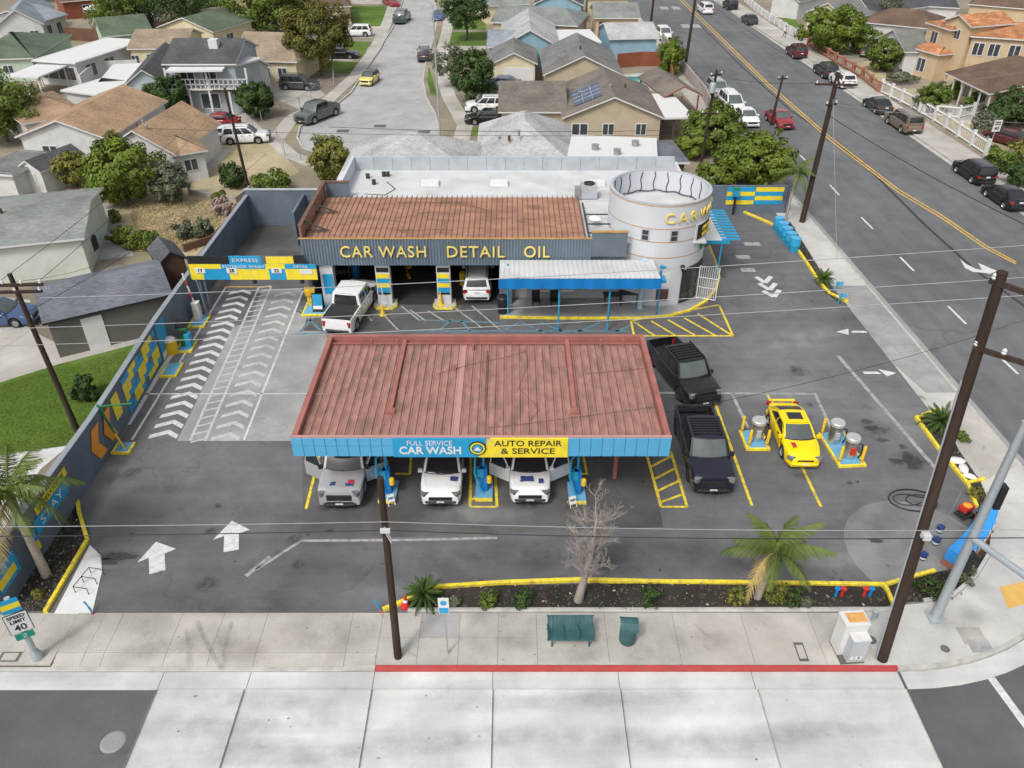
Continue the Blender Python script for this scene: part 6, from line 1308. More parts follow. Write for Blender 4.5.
tree('dense green tree in front of the white cottage', 882, 72, 4.4, 2.4, 'leaf_green', .5, nleaf=3600)
tree('feathery tall tree behind the white cottage', 884, 34, 6.0, 1.9, 'leaf_sage', 2.5, nleaf=900)
tree('round clipped tree behind the white fence', 929, 112, 3.4, 2.0, 'leaf_green', .5, nleaf=3200, leaf=.17); tree('dark tree with pale flowers in front of the brown-roofed house', 1006, 126, 3.8, 2.6, 'leaf_dark', .3, nleaf=4000, leaf=.2)
for a, b, hh, rr_, m_, l in ((952, 98, 1.8, .9, 'leaf_bright', 'small clipped bush at the left of the porch'), (972, 110, 1.8, 1.1, 'leaf_green', 'clipped bush at the middle of the porch'), (983, 134, 2.0, 1.6, 'leaf_sage', 'sage bush inside the far white fence'), (1000, 170, 2.2, 1.8, 'leaf_green', 'flowering bush at the right edge by the pavement'), (1022, 165, 2.4, 1.8, 'leaf_yellow', 'yellowish bush at the right edge above the black sedan'), (1020, 186, 2.2, 1.8, 'leaf_dark', 'dark bush right above the black sedan roof'), (900, 82, 1.4, 2.0, 'leaf_sage', 'low ground bush in the beige house garden')): shrub(l, a, b, hh, rr_, m_, 1600, .14)
tree('dark green tree at the top right among far roofs', 915, 4, 5, 4, 'leaf_dark', .6, nleaf=2000)
tree('green tree in the far top row behind the street', 850, -2, 6, 4, 'leaf_green', .6, nleaf=2000); tree('dark tree at the top left corner behind roofs', 40, 2, 6, 4, 'leaf_dark', .6, nleaf=2000)
tree('tall green tree beyond the top edge of the side street', 462, -6, 8, 4.5, 'leaf_green', 1.5, nleaf=3000); tree('dark tree beyond the top edge left of the side street', 365, -6, 8, 5, 'leaf_dark', 1, nleaf=3000)
for a, b, hh, rr_, m_, l in ((120, 242, 1.3, .8, 'leaf_yellow', 'yellow flowering bush beside the concrete path'), (137, 247, 1.4, 1.1, 'leaf_bright', 'leafy bush next to the yellow flowering bush'), (116, 222, 1.0, .5, 'leaf_yellow', 'small yellow plant at the path edge'), (151, 250, 1.5, .8, 'leaf_green', 'green plant near the dark shed'), (185, 238, 1.2, .9, 'leaf_sage', 'sage plant on the dry back yard'), (205, 238, 1.5, .8, 'leaf_sage', 'taller sage plant near the wall corner'), (225, 215, 1.6, .9, 'flower_pale', 'pale pink flowering bush by the wall'), (221, 202, 1.0, .7, 'leaf_green', 'small round green bush by the pink flowers'), (250, 102, 1.6, 1.0, 'leaf_green', 'bush behind the wire fence near the grey-green pickup'), (88, 398, 1.3, .75, 'leaf_dark', 'dark round bush on the green lawn'), (65, 78, 2.2, 2.0, 'leaf_bright', 'bright hedge beside the white patio cover'), (114, 62, 1.8, 2.0, 'leaf_bright', 'green hedge in front of the tan-roofed cream house'), (38, 152, 1.3, 1.0, 'leaf_green', 'small bush against the white gable wall'), (75, 160, 1.3, 1.2, 'leaf_dark', 'dark bush at the right of the white gable wall'), (178, 163, 1.8, 1.3, 'leaf_yellow', 'light green bush beside the garden path')):
    shrub(l, a, b, hh, rr_, m_, 1500, .11)
# palms
def frond_mesh(L_, droop, n, m, seed, lw=.5):
    r_ = random.Random(seed); mb = MB(); pts = []
    for k in range(13):
        t = k/12; pts.append(Vector((L_*t*(1-.2*droop*t), 0, L_*(.42*t-(.5+.46*droop)*t*t))))
    mb.path(pts, [.035*(1-.8*k/12) for k in range(13)], 5, 0)
    for k in range(n):
        t = .10+.89*k/(n-1); f = t*12; i = min(11, int(f)); p = pts[i].lerp(pts[i+1], f-i); d = (pts[i+1]-pts[i]).normalized()
        l = lw*(.35+1.0*math.sin(math.pi*min(1, t*.92+.08)))*(.85+.3*r_.random())
        for s_ in (1, -1):
            dirv = (Vector((0, s_, 0))*.82+d*(.4+.4*r_.random())+Vector((0, 0, -.45-.55*r_.random()))).normalized(); e = p+dirv*l; q = d*.021
            e.z -= .08*l
            mb.face([p-q, p+q, p.lerp(e, .6)+q*.8, e, p.lerp(e, .6)-q*.8], 0)
    return mb.mesh('frond', m)
def palm(label, base, hgt, n, L_, seed, top=(0, 0), tr=.16, dead=0):
    p = at(*base); t = thing('palm_tree', label, 'palm tree', (p.x, p.y, 0)); r_ = random.Random(seed)
    tb = MB(); tb.path([(0, 0, -.03), (top[0]*.4, top[1]*.4, hgt*.5), (top[0], top[1], hgt)], [tr*1.25, tr, tr*.95], 12); tb.build('trunk', 'palm_bark', t)
    cs_ = MB(); cs_.rev([(tr*.9, 0), (tr*1.3, .25), (tr*.7, .6)], 10, c=(top[0], top[1], hgt-.15)); cs_.build('crownshaft', 'leaf_palm', t)
    V = [frond_mesh(L_, d, 56, mm, seed+i, L_*.22) for i, (d, mm) in enumerate(((.15, 'leaf_palm'), (.5, 'leaf_palm'), (.8, 'leaf_palm'), (1.1, 'leaf_palm'), (1.5, 'leaf_palm'), (1.8, 'leaf_straw')))]
    for k in range(n):
        a = k*2.399+r_.random()*.3; lev = k/n; v = V[5] if lev >= 1-dead else V[max(0, min(4, int(lev*5+r_.uniform(-1, 1))))]
        o = link('frond', v, t, (top[0], top[1], hgt+.15-.25*lev)); o.rotation_euler = (r_.uniform(-.3, .3), R(-52+lev*62), a); s_ = .85+.25*r_.random(); o.scale = (s_, s_, s_)
    return t
palm('palm with drooping fronds leaning over the left wall and planter', (47, 576), 4.3, 17, 2.5, 3, (-.1, .1), dead=.12)
palm('low palm in the front planter below the yellow coupe', (757, 598), 2.6, 15, 2.0, 8, (.3, .0), .13, dead=.2)
palm('thin young palm beside the leaning utility pole', (785, 222), 4.0, 11, 1.7, 12, (.2, 0), .09)
def rosette(label, base, r, n, seed, m='leaf_sago', hgt=.35):
    p = at(*base); t = thing('sago_palm', label, 'plant', (p.x, p.y, 0)); r_ = random.Random(seed); V = [frond_mesh(r*1.15, d, 26, m, seed+i, r*.16) for i, d in enumerate((.2, .7))]
    MB().rev([(.12, 0), (.16, hgt*.6), (.08, hgt)], 9).build('stem', 'bark', t)
    for k in range(n): o = link('leaf', V[0 if k < n*.5 else 1], t, (0, 0, hgt)); o.rotation_euler = (0, R(-70+80*k/n), k*2.399); s_ = .8+.3*r_.random(); o.scale = (s_, s_, s_)
rosette('spiky sago plant at the left end of the front planter', (425, 601), .8, 36, 3); rosette('spiky sago plant inside the right yellow-edged planter', (939, 428), 1.0, 40, 5); rosette('small sago plant in the upper right planter by the pavement', (823, 284), .75, 26, 9)
# bare tree
def bare_tree(label, base, seed):
    p = at(*base); t = thing('bare_tree', label, 'tree', (p.x, p.y, 0)); r_ = random.Random(seed); tm = MB()
    tp = [Vector((0, 0, -.05)), Vector((.12, .05, .8)), Vector((.28, .05, 1.7)), Vector((.42, .1, 2.8)), Vector((.50, .1, 4.4))]
    tm.path(tp, [.20, .15, .13, .10, .05], 9); tm.build('trunk', 'bark_pale', t)
    def grow(mb, a, d, l, r, dep):
        n = 3; pts = [a]; 
        for k in range(n): d = (d+Vector((r_.uniform(-.3, .3), r_.uniform(-.3, .3), r_.uniform(-.08, .22)))).normalized(); pts.append(pts[-1]+d*l/n)
        mb.path(pts, [r*(1-.6*k/n) for k in range(n+1)], 4 if dep else 5, caps=False)
        if dep < 3:
            for k in range(5 if dep < 2 else 3):
                q = pts[r_.randint(1, n)]; dd = (d+Vector((r_.uniform(-1, 1), r_.uniform(-1, 1), r_.uniform(-.35, .5)))).normalized(); grow(mb, q, dd, l*r_.uniform(.4, .62), max(.005, r*.5), dep+1)
    for k in range(34):
        mb = MB(); f = r_.uniform(.42, 1.0); i = min(3, int(f*4)); a = tp[i].lerp(tp[i+1], f*4-i); an = k*2.4
        grow(mb, a, Vector((math.cos(an), math.sin(an), r_.uniform(.3, 1.6))).normalized(), r_.uniform(.6, 1.05), .026, 0); mb.build('branch', 'bark_pale', t)
bare_tree('leafless pale tree with tangled twigs in the front planter', (578, 601), 11)
# ================================================================== planters
def planter(label, soil_px, kerb_px, wd=.16, name='planter', m='yellow_paint', closed=False):
    p = at(*soil_px[0]); t = thing(name, label, 'planter', (p.x, p.y, 0)); ox_, oy_ = p.x, p.y
    q = [(a-ox_, b-oy_) for a, b in (xy(*s_) for s_ in soil_px)]; MB().prism(q, 0, .05).build('bed', 'mulch', t)
    mb = MB().kerb([(a-ox_, b-oy_) for a, b in (xy(*s_) for s_ in kerb_px)], wd, 0, .17, closed=closed); mb.build('kerb', m, t)
    # mulch chips and small stones
    r_ = random.Random(int(soil_px[0][0])); xs_ = [a for a, b in q]; ys_ = [b for a, b in q]; ch = MB()
    def inside(x, y):
        c = False
        for i in range(len(q)):
            (xa, ya), (xb, yb) = q[i], q[i-1]
            if (ya > y) != (yb > y) and x < (xb-xa)*(y-ya)/(yb-ya)+xa: c = not c
        return c
    for k in range(420):
        x, y = r_.uniform(min(xs_), max(xs_)), r_.uniform(min(ys_), max(ys_))
        if inside(x, y): s_ = r_.uniform(.02, .06); ch.box((x, y, .055), (s_*1.8, s_, s_*.6), r_.random()*3, 0 if r_.random() < .95 else 1)
    o = ch.build('mulch_chips', ['bark', 'kerb_concrete'], t); o['kind'] = 'stuff'
    rs_ = np.random.default_rng(int(soil_px[0][0])); W_ = []
    for k in range(60):
        x, y = r_.uniform(min(xs_), max(xs_)), r_.uniform(min(ys_), max(ys_))
        if inside(x, y):
            for j in range(r_.randint(6, 22)): W_.append((x+r_.gauss(0, .09), y+r_.gauss(0, .07), .06+.08*r_.random()))
    W_ = np.array(W_); n3 = rs_.normal(size=W_.shape)*.6+np.array([0, 0, .6]); n3 /= np.linalg.norm(n3, axis=1)[:, None]
    link('weeds', quads_mesh('weeds', W_, n3, .045, 'leaf_sage', rs_, .35), t)['kind'] = 'stuff'; return t
planter('long front planter with dark mulch behind a yellow kerb', [(405, 604), (440, 590), (500, 586), (650, 584), (880, 586), (893, 604), (880, 608), (640, 610), (420, 610)], [(383, 611), (405, 602), (440, 588), (500, 584), (580, 581), (650, 583), (760, 584), (884, 586), (893, 606)])
planter('corner planter between curved pavement and concrete pad', [(896, 602), (885, 586), (932, 574), (950, 570), (975, 560), (988, 540), (992, 552), (978, 575), (955, 596), (925, 602)], [(885, 586), (905, 580), (934, 572)])
planter('right planter with white rocks behind an angled yellow kerb', [(917, 418), (943, 417), (958, 450), (980, 482), (989, 503), (993, 536), (985, 528), (976, 502), (967, 484), (940, 450)], [(939, 410), (916, 419), (940, 452), (967, 485), (976, 508)])
planter('upper right planter strip beside the pavement with yellow kerb', [(778, 226), (790, 222), (841, 304), (826, 293), (806, 262), (795, 244)], [(709, 212), (742, 212), (770, 224), (779, 229), (795, 247), (808, 266), (820, 284), (829, 294), (848, 303)])
planter('left planter with dark mulch between wall and white pad', [(36, 565), (78, 502), (85, 540), (47, 611), (12, 611)], [(77, 496), (80, 515), (88, 541), (70, 572), (46, 613)])
sheet('white_pad', [(90, 545), (101, 556), (102, 572), (92, 614), (54, 614)], 'sign_white', lot, .012)
p = at(967, 484); q = at(984, 480); tag(MB().kerb([(p.x, p.y), (q.x, q.y)], .15, 0, .15).build('kerb_stub', 'yellow_paint'), 'short yellow kerb stub crossing the right planter', 'kerb')
for a, b, s_, l in ((955, 462, .5, 'large white rock in the right planter'), (963, 470, .42, 'middle white rock in the right planter'), (969, 478, .34, 'small white rock at the kerb stub')):
    c = at(a, b); mb = MB(); mb.rev([(.02, -.05), (s_*.8, .0), (s_, .12), (s_*.7, .22), (.02, .26)], 8, caps=False); o = mb.build('rock', 'sign_white', None, (c.x, c.y, .02), rnd.random()*3); o.scale = (.55, 1, .8); tag(o, l, 'rock', 'white rocks in the planter')
for k, (a, b, hh, rr_, m_, l) in enumerate(((490, 604, .6, .4, 'leaf_green', 'leafy plant with pale flowers at the front planter left'), (522, 604, .7, .5, 'leaf_dark', 'bluish dark shrub left of the bare tree'), (455, 604, .4, .25, 'leaf_sage', 'tiny sage plant beside the bus stop sign'), (648, 603, .8, .5, 'leaf_dark', 'rounded dark shrub right of the bare tree'), (736, 600, .6, .45, 'leaf_yellow', 'yellowish shrub left of the low palm'), (775, 598, .7, .6, 'leaf_yellow', 'dry yellowish shrub at the low palm foot'), (790, 602, .7, .5, 'leaf_dark', 'dark leafy plant right of the low palm'), (805, 604, .4, .3, 'leaf_sage', 'small sage plant near the water valves'), (932, 594, .9, .8, 'leaf_dark', 'dark bush in the corner planter beside the signal pole'), (966, 580, .6, .5, 'leaf_sage', 'low sage bush right of the signal pole'), (975, 497, .5, .4, 'leaf_yellow', 'yellow-green plant at the kerb stub'), (960, 440, .5, .4, 'leaf_green', 'green plant behind the sago in the right planter'), (984, 520, .5, .4, 'leaf_plum', 'reddish plant at the tip of the right planter'), (925, 590, .4, .35, 'leaf_plum', 'purple plant at the kerb of the corner planter'), (40, 596, .35, .25, 'leaf_yellow', 'small yellowish weed in the left planter'))): shrub(l, a, b, hh, rr_, m_, 700, .055)
# lawn blades near the camera
rs = np.random.default_rng(4); n_ = 24000; ax = rs.random((n_, 2)); qa, qb, qc, qd = [np.array(xy(*p)) for p in ((0, 458), (96, 440), (147, 345), (0, 385))]
pp = (qa+(qb-qa)*ax[:, :1])*(1-ax[:, 1:])+(qd+(qc-qd)*ax[:, :1])*ax[:, 1:]
C = np.column_stack([pp, np.full(n_, .03)]); N_ = rs.normal(size=(n_, 3))*np.array([.7, .7, .3])+np.array([0, 0, .9]); N_ /= np.linalg.norm(N_, axis=1)[:, None]
leaf_mat('grass_blade', (.10, .165, .02)); go = link('lawn_grass', quads_mesh('lawn_grass', C, N_, .032, 'grass_blade', rs, .3)); go['kind'] = 'stuff'; go['label'] = 'short green grass of the lawn beside the grey garage'
rs = np.random.default_rng(9); n_ = 9000; ax = rs.random((n_, 2)); qa, qb, qc, qd = [np.array(xy(*p)) for p in ((135, 252), (195, 252), (245, 195), (130, 205))]
pp = (qa+(qb-qa)*ax[:, :1])*(1-ax[:, 1:])+(qd+(qc-qd)*ax[:, :1])*ax[:, 1:]; C = np.column_stack([pp, np.full(n_, .05)]); N_ = rs.normal(size=(n_, 3))*np.array([1, 1, .3]); N_ /= np.linalg.norm(N_, axis=1)[:, None]
leaf_mat('straw_blade', (.44, .38, .24)); go = link('dry_grass', quads_mesh('dry_grass', C, N_, .09, 'straw_blade', rs, .3)); go['kind'] = 'stuff'; go['label'] = 'dry straw grass of the back yard'
# ================================================================== poles and lines
mat('pole_wood', (.036, .022, .015), .9, var=.4, scale=3, stretch=(1, 1, .15), dirt=((.06, .042, .032), .5, 2)); mat('insulator', (.55, .56, .57), .4, var=.1); mat('wire', (.30, .31, .32), .6, var=.1); mat('wire_black', (.02, .02, .022), .6, var=.1)
PG = 'wooden utility poles'
def pole(label, base, hgt, r, lean=(0, 0), arms=(), lamp=False, extra=None, group=PG, m='pole_wood', z=0):
    p = at(*base); t = thing('utility_pole', label, 'utility pole', (p.x, p.y, z), 0, group)
    MB().tube((0, 0, -.05), (lean[0], lean[1], hgt), r*1.15, r*.8, 14).build('pole', m, t)
    for zz, L_, ang, n in arms:
        f = zz/hgt; a = MB(); ao = .36*L_ if hgt > 15 else 0; a.box((lean[0]*f+ao*math.cos(R(ang)), lean[1]*f-.12+ao*math.sin(R(ang)), zz), (L_, .11, .13), R(ang)); a.build('crossarm', m, t)
        for k in range(n):
            s_ = (k/(n-1)-.5)*L_*.92+ao; MB().rev([(.045, 0), (.075, .05), (.04, .09), (.07, .13), (.02, .19)], 8, c=(lean[0]*f+s_*math.cos(R(ang)), lean[1]*f-.12+s_*math.sin(R(ang)), zz+.06)).build('insulator', 'insulator', t)
    return t
p1 = pole('dark wooden pole rising from the front pavement in front of canopy', (398, 657), 8.8, .13, (.15, 0)); MB().bx(-.02, .3, -.22, -.12, 6.6, 6.75).build('cable_bracket', 'insulator', p1)
for z in (6.75, 6.95): MB().tube((.0, 0, z), (.32, -.3, z-.5), .02, n=5).build('stay', 'galvanised', p1)
p2 = pole('tall thick dark pole at the right by the white cabinet', (882, 659), 15.9, .175, (-1.0, 0), arms=((15.6, 2.2, -50, 3), (13.6, 1.5, -40, 3))); MB().tube((-.24, -.02, 0), (-1.0, -.02, 12.5), .03, n=6).build('conduit', 'galvanised', p2); MB().bx(-.55, -.3, -.42, -.18, 6.55, 6.75).build('cable_bracket', 'insulator', p2)
p3 = pole('dark wooden pole with white insulators on the green lawn', (78, 432), 9.0, .13, (-.35, 0), arms=((8.5, 2.7, 3, 4), (8.15, 2.4, 3, 3)))
p4 = pole('leaning wooden pole with crossarm on the cross street pavement', (802, 222), 11.4, .2, (.3, 0), arms=((10.6, 3.0, -4, 3), (9.2, .9, 20, 2)))
p5 = pole('thin wooden pole standing in the yard left of the side street', (249, 190), 8.6, .12, (-.4, 0), arms=((8.4, 2.0, 0, 2),))
p6 = pole('pole with transformer among trees behind the tower', (699, 176), 9.2, .13, (.3, 0), arms=((8.8, 1.2, 30, 2), (5.6, 1.4, 0, 2))); MB().rev([(.02, 0), (.28, .05), (.28, .75), (.24, .85), (.02, .88)], 12, c=(.05, -.4, 7.4)).build('transformer', 'galvanised', p6)
p7 = pole('tall brown pole at the kerb beside the brown gazebo', (684, 74), 10.5, .18, (.4, 0), arms=((10, 2.2, 0, 3),)); p8 = pole('farthest wooden pole beside the blue garage', (651, 22), 10, .18, (.2, 0), arms=((9.6, 2.2, 0, 3),))
p9 = pole('short dark pole in the traffic of the cross street kerb trees', (771, 124), 5.0, .13, (.35, 0), arms=((4.7, 1.0, 10, 2),)); p10 = pole('distant wooden pole at top beyond the far roofs', (436, 2), 9, .12, (0, 0))
lp = at(440, 138); sl_ = thing('street_lamp', 'tall slim grey street lamp at the side street bulb', 'street lamp', (lp.x, lp.y, 0))
MB().tube((0, 0, 0), (-.05, 0, 12.5), .11, .06, 10).build('post', 'galvanised', sl_); MB().path([(-.05, 0, 12.4), (-.5, 0, 12.8), (-1.6, 0, 12.9)], .05, 6).build('arm', 'galvanised', sl_); MB().bx(-2.1, -1.5, -.12, .12, 12.82, 12.95).build('lamp_head', 'galvanised', sl_)
def wire(label, a, b, sag, r=.016, m='wire', name='overhead_cable', n=18):
    a, b = Vector(a), Vector(b); t = MB(); t.path([tuple(a.lerp(b, k/n)-Vector((0, 0, 4*sag*(k/n)*(1-k/n)))-a) for k in range(n+1)], r, 5); tag(t.build(name, m, None, a), label, 'cable', 'overhead cables')
def pt(o, z, dx=0, dy=0):
    lean = {p1.name: (.15, 8.8), p2.name: (-1.0, 15.9), p3.name: (-.35, 9), p4.name: (.3, 11.4)}.get(o.name, (0, 10)); return (o.location.x+lean[0]*z/lean[1]+dx, o.location.y+dy, z)
# comm cables along the front street
wire('black cable along the front street, left of the short pole', (-45, p1.location.y-.3, 6.9), pt(p1, 6.72, .1, -.2), .35, .018, 'wire_black'); wire('black cable between the two front street poles', pt(p1, 6.72, .1, -.2), pt(p2, 6.65, 0, -.4), .15, .018, 'wire_black'); wire('black cable along the front street, right of the tall pole', pt(p2, 6.65, 0, -.4), (50, p1.location.y+1, 6.5), .3, .018, 'wire_black')
wire('thin grey cable just above the front street cable, left', (-45, p1.location.y-.3, 7.3), pt(p1, 7.1, .1, -.2), .3, .012); wire('thin grey cable just above the front street cable, middle', pt(p1, 7.1, .1, -.2), pt(p2, 7.0, 0, -.4), .12, .012); wire('thin grey cable just above the front street cable, right', pt(p2, 7.0, 0, -.4), (50, p1.location.y+1, 6.9), .3, .012)
# long conductors over the lot
def pxw(px, py, y):                                   # point at distance y seen at a pixel
    u = py+160; z = CAM_H-y/(FPX/(COS*COS*u)-TAN); return at(px, py, z)
for k, (pa, pb, l) in enumerate((((40, 298), (1030, 245), 'uppermost'), ((-6, 329), (1030, 277), 'middle'), ((-6, 346), (1030, 295), 'lowest'))):
    wire(f'{l} of three pale conductors spanning the lot from pole to pole', pxw(*pa, p3.location.y), pxw(*pb, 27), .25, .016)
wire('white cable crossing the lot in front of the canopy roof', pxw(150, 394, 30), pxw(330, 394, 30), .02, .012); wire('dark service line from the canopy roof to the right', (x1+ox, Y0+1.5, CT+.2), pxw(1030, 318, 40), .5, .012, 'wire_black')
wire('service line from lawn pole to the mint house roof', pt(p3, 8.6), (p3.location.x-2.6, p3.location.y+14, 3.4), .3, .01, 'wire_black'); wire('dark cable from lawn pole over the slate garage', pt(p3, 7.0), (-18, 58, 6.2), .5, .012, 'wire_black')
wire('pale cable from lawn pole down to the left pavement', pt(p3, 6.2), (-30, 26, 4.2), .5, .012); wire('cable behind the car wash parapet, upper', (-14, 61.5, 7.1), (14, 61.5, 6.9), .25, .02, 'wire_black'); wire('cable behind the car wash parapet, lower', (-30, 63, 6.6), (16, 62.5, 6.2), .3, .016, 'wire_black')
wire('thick dark cable over the cross street, nearer', pt(p4, 8.4), (36, 20, 8.5), 1.2, .025, 'wire_black'); wire('cable from leaning pole to the far east houses', pt(p4, 10.7, 1.4), (62, 92, 5.5), .8, .012); wire('second cable from leaning pole to the east, lower', pt(p4, 9.2), (62, 70, 5.0), .8, .012)
wire('conductor from leaning pole to the pole among trees', pt(p4, 10.7, -1.3), (p6.location.x, p6.location.y, 8.8), .3, .014, 'wire_black'); wire('conductor up the cross street from leaning pole', pt(p4, 10.7, 1.3), (p7.location.x+1, p7.location.y, 10), .5, .014, 'wire_black'); wire('middle conductor up the cross street from leaning pole', pt(p4, 10.7), (p7.location.x, p7.location.y, 10), .5, .014, 'wire_black')
wire('guy cable from leaning pole to pavement', pt(p4, 9.8), tuple(at(837, 260)), .05, .014, 'wire'); wire('cable from lawn pole to the thin yard pole', pt(p3, 8.5, 1), (p5.location.x, p5.location.y, 8.3), .5, .012, 'wire_black'); wire('second cable from lawn pole to the thin yard pole', pt(p3, 8.5, -.8), (p5.location.x-.8, p5.location.y, 8.3), .5, .012, 'wire_black')
# ================================================================== traffic signal, signs, street furniture
c = at(935, 618); sg_ = thing('traffic_signal', 'grey steel traffic signal pole with side arm at the corner', 'traffic signal', (c.x, c.y, 0))
MB().bx(-.3, .3, -.3, .3, 0, .08).build('base_plate', 'galvanised', sg_); MB().tube((0, 0, .05), (.1, 0, 9.6), .19, .13, 14).build('pole', 'galvanised', sg_); MB().path([(.05, -.1, 4.4), (.8, -2.0, 4.6), (4.5, -11.5, 5.3)], [.13, .125, .09], 10).build('side_arm', 'galvanised', sg_)
MB().bx(.2, .42, -.18, .12, 5.9, 6.9).build('signal_head', 'sign_black', sg_); MB().bx(.25, .5, -.05, .25, 2.6, 3.5).build('signal_head', 'sign_black', sg_); MB().path([(.1, 0, 9.4), (1.2, -.6, 9.9), (3.5, -1.6, 10.2)], .05, 8).build('luminaire_arm', 'galvanised', sg_)
c = at(38, 658); ss = thing('speed_sign', 'white SPEED LIMIT 40 sign on a thick post at lower left', 'sign', (c.x, c.y, 0), R(30))
MB().tube((0, 0, 0), (0, 0, 3.3), .11, .10, 12).build('post', 'galvanised', ss); MB().rev([(.2, 0), (.2, .25), (.15, .34), (.15, .4)], 10).build('post_base', 'galvanised', ss)
MB().bx(-.38, .38, -.12, -.095, 1.62, 2.6).build('sign_plate', 'sign_black', ss); MB().bx(-.355, .355, -.128, -.12, 1.645, 2.575).build('sign_face', 'sign_white', ss)
for s_, z, sz in (('SPEED', 2.43, .22), ('LIMIT', 2.21, .22), ('40', 1.87, .42)): text(s_, sz, 'sign_black', ss, (0, -.132, z), depth=.006, bold=.006, width=.95)
MB().bx(-.3, .3, -.12, -.1, 1.28, 1.58).build('lower_plate', mat('sign_green', (.01, .25, .17), .5, var=.05), ss); MB().bx(-.3, .3, -.12, -.1, 2.66, 3.3).build('upper_plate', 'banner_blue', ss); MB().bx(-.3, .3, -.125, -.12, 2.85, 3.1).build('upper_stripe', 'banner_yellow', ss)
for s_, z in (('US', 1.49), ('66', 1.37)): text(s_, .13, 'sign_white', ss, (0, -.122, z), depth=.006)
c = at(988, 152); s2 = thing('speed_sign', 'small white 40 sign on a thin post above the black suv', 'sign', (c.x, c.y, 0), R(10))
MB().tube((0, 0, 0), (0, 0, 2.4), .04, n=8).build('post', 'galvanised', s2); MB().bx(-.42, .42, -.08, -.05, 2.0, 3.1).build('sign_plate', 'sign_white', s2); text('40', .5, 'sign_black', s2, (0, -.085, 2.3), depth=.006, bold=.01)
for z in (2.9, 2.7): MB().bx(-.3, .3, -.09, -.08, z-.05, z+.05).build('sign_line', 'sign_black', s2)
c = at(448, 654); bs = thing('bus_stop_sign', 'slim bus stop post with blue and white plate on the pavement', 'sign', (c.x, c.y, 0))
MB().tube((0, 0, 0), (-.05, 0, 3.1), .035, n=8).build('post', 'galvanised', bs); MB().bx(-.22, .16, -.06, -.04, 2.35, 3.15).build('sign_plate', 'sign_white', bs); MB().bx(-.2, .14, -.066, -.06, 2.37, 2.65).build('sign_panel', 'banner_blue', bs); MB().rev([(.12, 0), (.12, .006), (.01, .006)], 14, axis='Y', caps=False).build('sign_symbol', 'banner_blue', bs, (-.03, -.062, 2.9))
# bench
c = at(570, 641); bn_ = thing('bench', 'dark teal slatted metal bench with armrests on the pavement', 'bench', (c.x, c.y, 0))
for k in range(12): MB().bx(-.86+k*.144, -.725+k*.144, -.28, .18, .42, .45).build('seat_slat', 'teal_furniture', bn_)
for k in range(12):
    xa = -.86+k*.144; mb = MB(); mb.face([(xa, .2, .46), (xa+.135, .2, .46), (xa+.135, .42, .92), (xa, .42, .92)]); mb.face([(xa, .23, .46), (xa, .45, .92), (xa+.135, .45, .92), (xa+.135, .23, .46)]); mb.face([(xa, .42, .92), (xa+.135, .42, .92), (xa+.135, .45, .92), (xa, .45, .92)]); mb.build('back_slat', 'teal_furniture', bn_)
for z, yy in ((.44, -.3), (.44, .2), (.93, .435)): MB().path([(-.9, yy, z), (.9, yy, z)], .03, 6).build('rail', 'teal_furniture', bn_)
for xx in (-.86, -.29, .29, .86): MB().path([(xx, .3, .6), (xx, -.1, .68), (xx, -.3, .64), (xx, -.3, .44)], .025, 6).build('armrest', 'teal_furniture', bn_)
for xx in (-.7, .7): MB().path([(xx, -.25, 0), (xx, -.25, .42), (xx, .2, .44), (xx, .3, 0)], .035, 6).build('leg', 'teal_furniture', bn_)
c = at(627, 641); lb = thing('litter_bin', 'dark teal hooded litter bin beside the bench', 'litter bin', (c.x, c.y, 0), R(-4))
MB().rev([(.3, .05), (.32, .1), (.32, .85), (.30, .9)], 18).build('body', 'teal_furniture', lb)
hm = MB()
for k in range(8):
    a0, a1 = math.pi*k/8, math.pi*(k+1)/8; f = lambda a, x: (x, -.33*math.cos(a), .9+.28*math.sin(a)); hm.face([f(a0, -.34), f(a0, .34), f(a1, .34), f(a1, -.34)], 0, True)
hm.build('hood', 'teal_furniture', lb); MB().bx(-.3, -.28, -.22, .22, .9, 1.1).build('opening', 'sign_black', lb); MB().rev([(.24, 0), (.24, .06)], 14).build('foot', 'sign_black', lb)
# cabinets
c = at(848, 655); cb = thing('utility_cabinet', 'white signal cabinet with rusty orange top on the front pavement', 'cabinet', (c.x, c.y, 0), R(4))
mat('cab_white', (.62, .62, .61), .5, var=.08, dirt=((.45, .42, .38), .5, 2)); mat('rust_top', (.62, .32, .10), .8, var=.3, scale=4)
MB().bx(-.45, .42, .0, .62, .05, 1.65).build('body', 'cab_white', cb); MB().bx(-.48, .45, -.03, .65, 1.65, 1.71).build('roof', 'cab_white', cb); MB().bx(-.3, .40, .12, .55, 1.712, 1.72).build('rust_patch', 'rust_top', cb); MB().bx(-.24, .40, -.38, .0, .08, 1.25).build('meter_box', 'grey_panel', cb); MB().bx(-.26, .42, -.4, .02, 1.25, 1.3).build('meter_lid', 'cab_white', cb)
MB().bx(-.46, .44, -.4, .64, 0, .05).build('plinth', 'joint', cb)
for k in range(3): MB().bx(-.14+k*.16, -.04+k*.16, -.386, -.38, .22, .42).build('label_plate', 'sign_white', cb)
MB().bx(.12, .2, -.388, -.38, .3, .36).build('meter_lock', 'sign_black', cb)
for px, py, r, h_, m, l, nm, ct in ((459+0, 0, 0, 0, None, None, None, None),):
    pass
c = at(872, 621); hv = thing('pipe_stub', 'small grey capped pipe behind the tall pole', 'pipe', (c.x, c.y, 0)); MB().rev([(.06, 0), (.06, .5), (.1, .52), (.1, .6), (.02, .64)], 10).build('pipe', 'galvanised', hv); MB().rev([(.04, 0), (.04, .3), (.07, .34)], 8, c=(.22, .12, 0)).build('pipe', 'galvanised', hv)
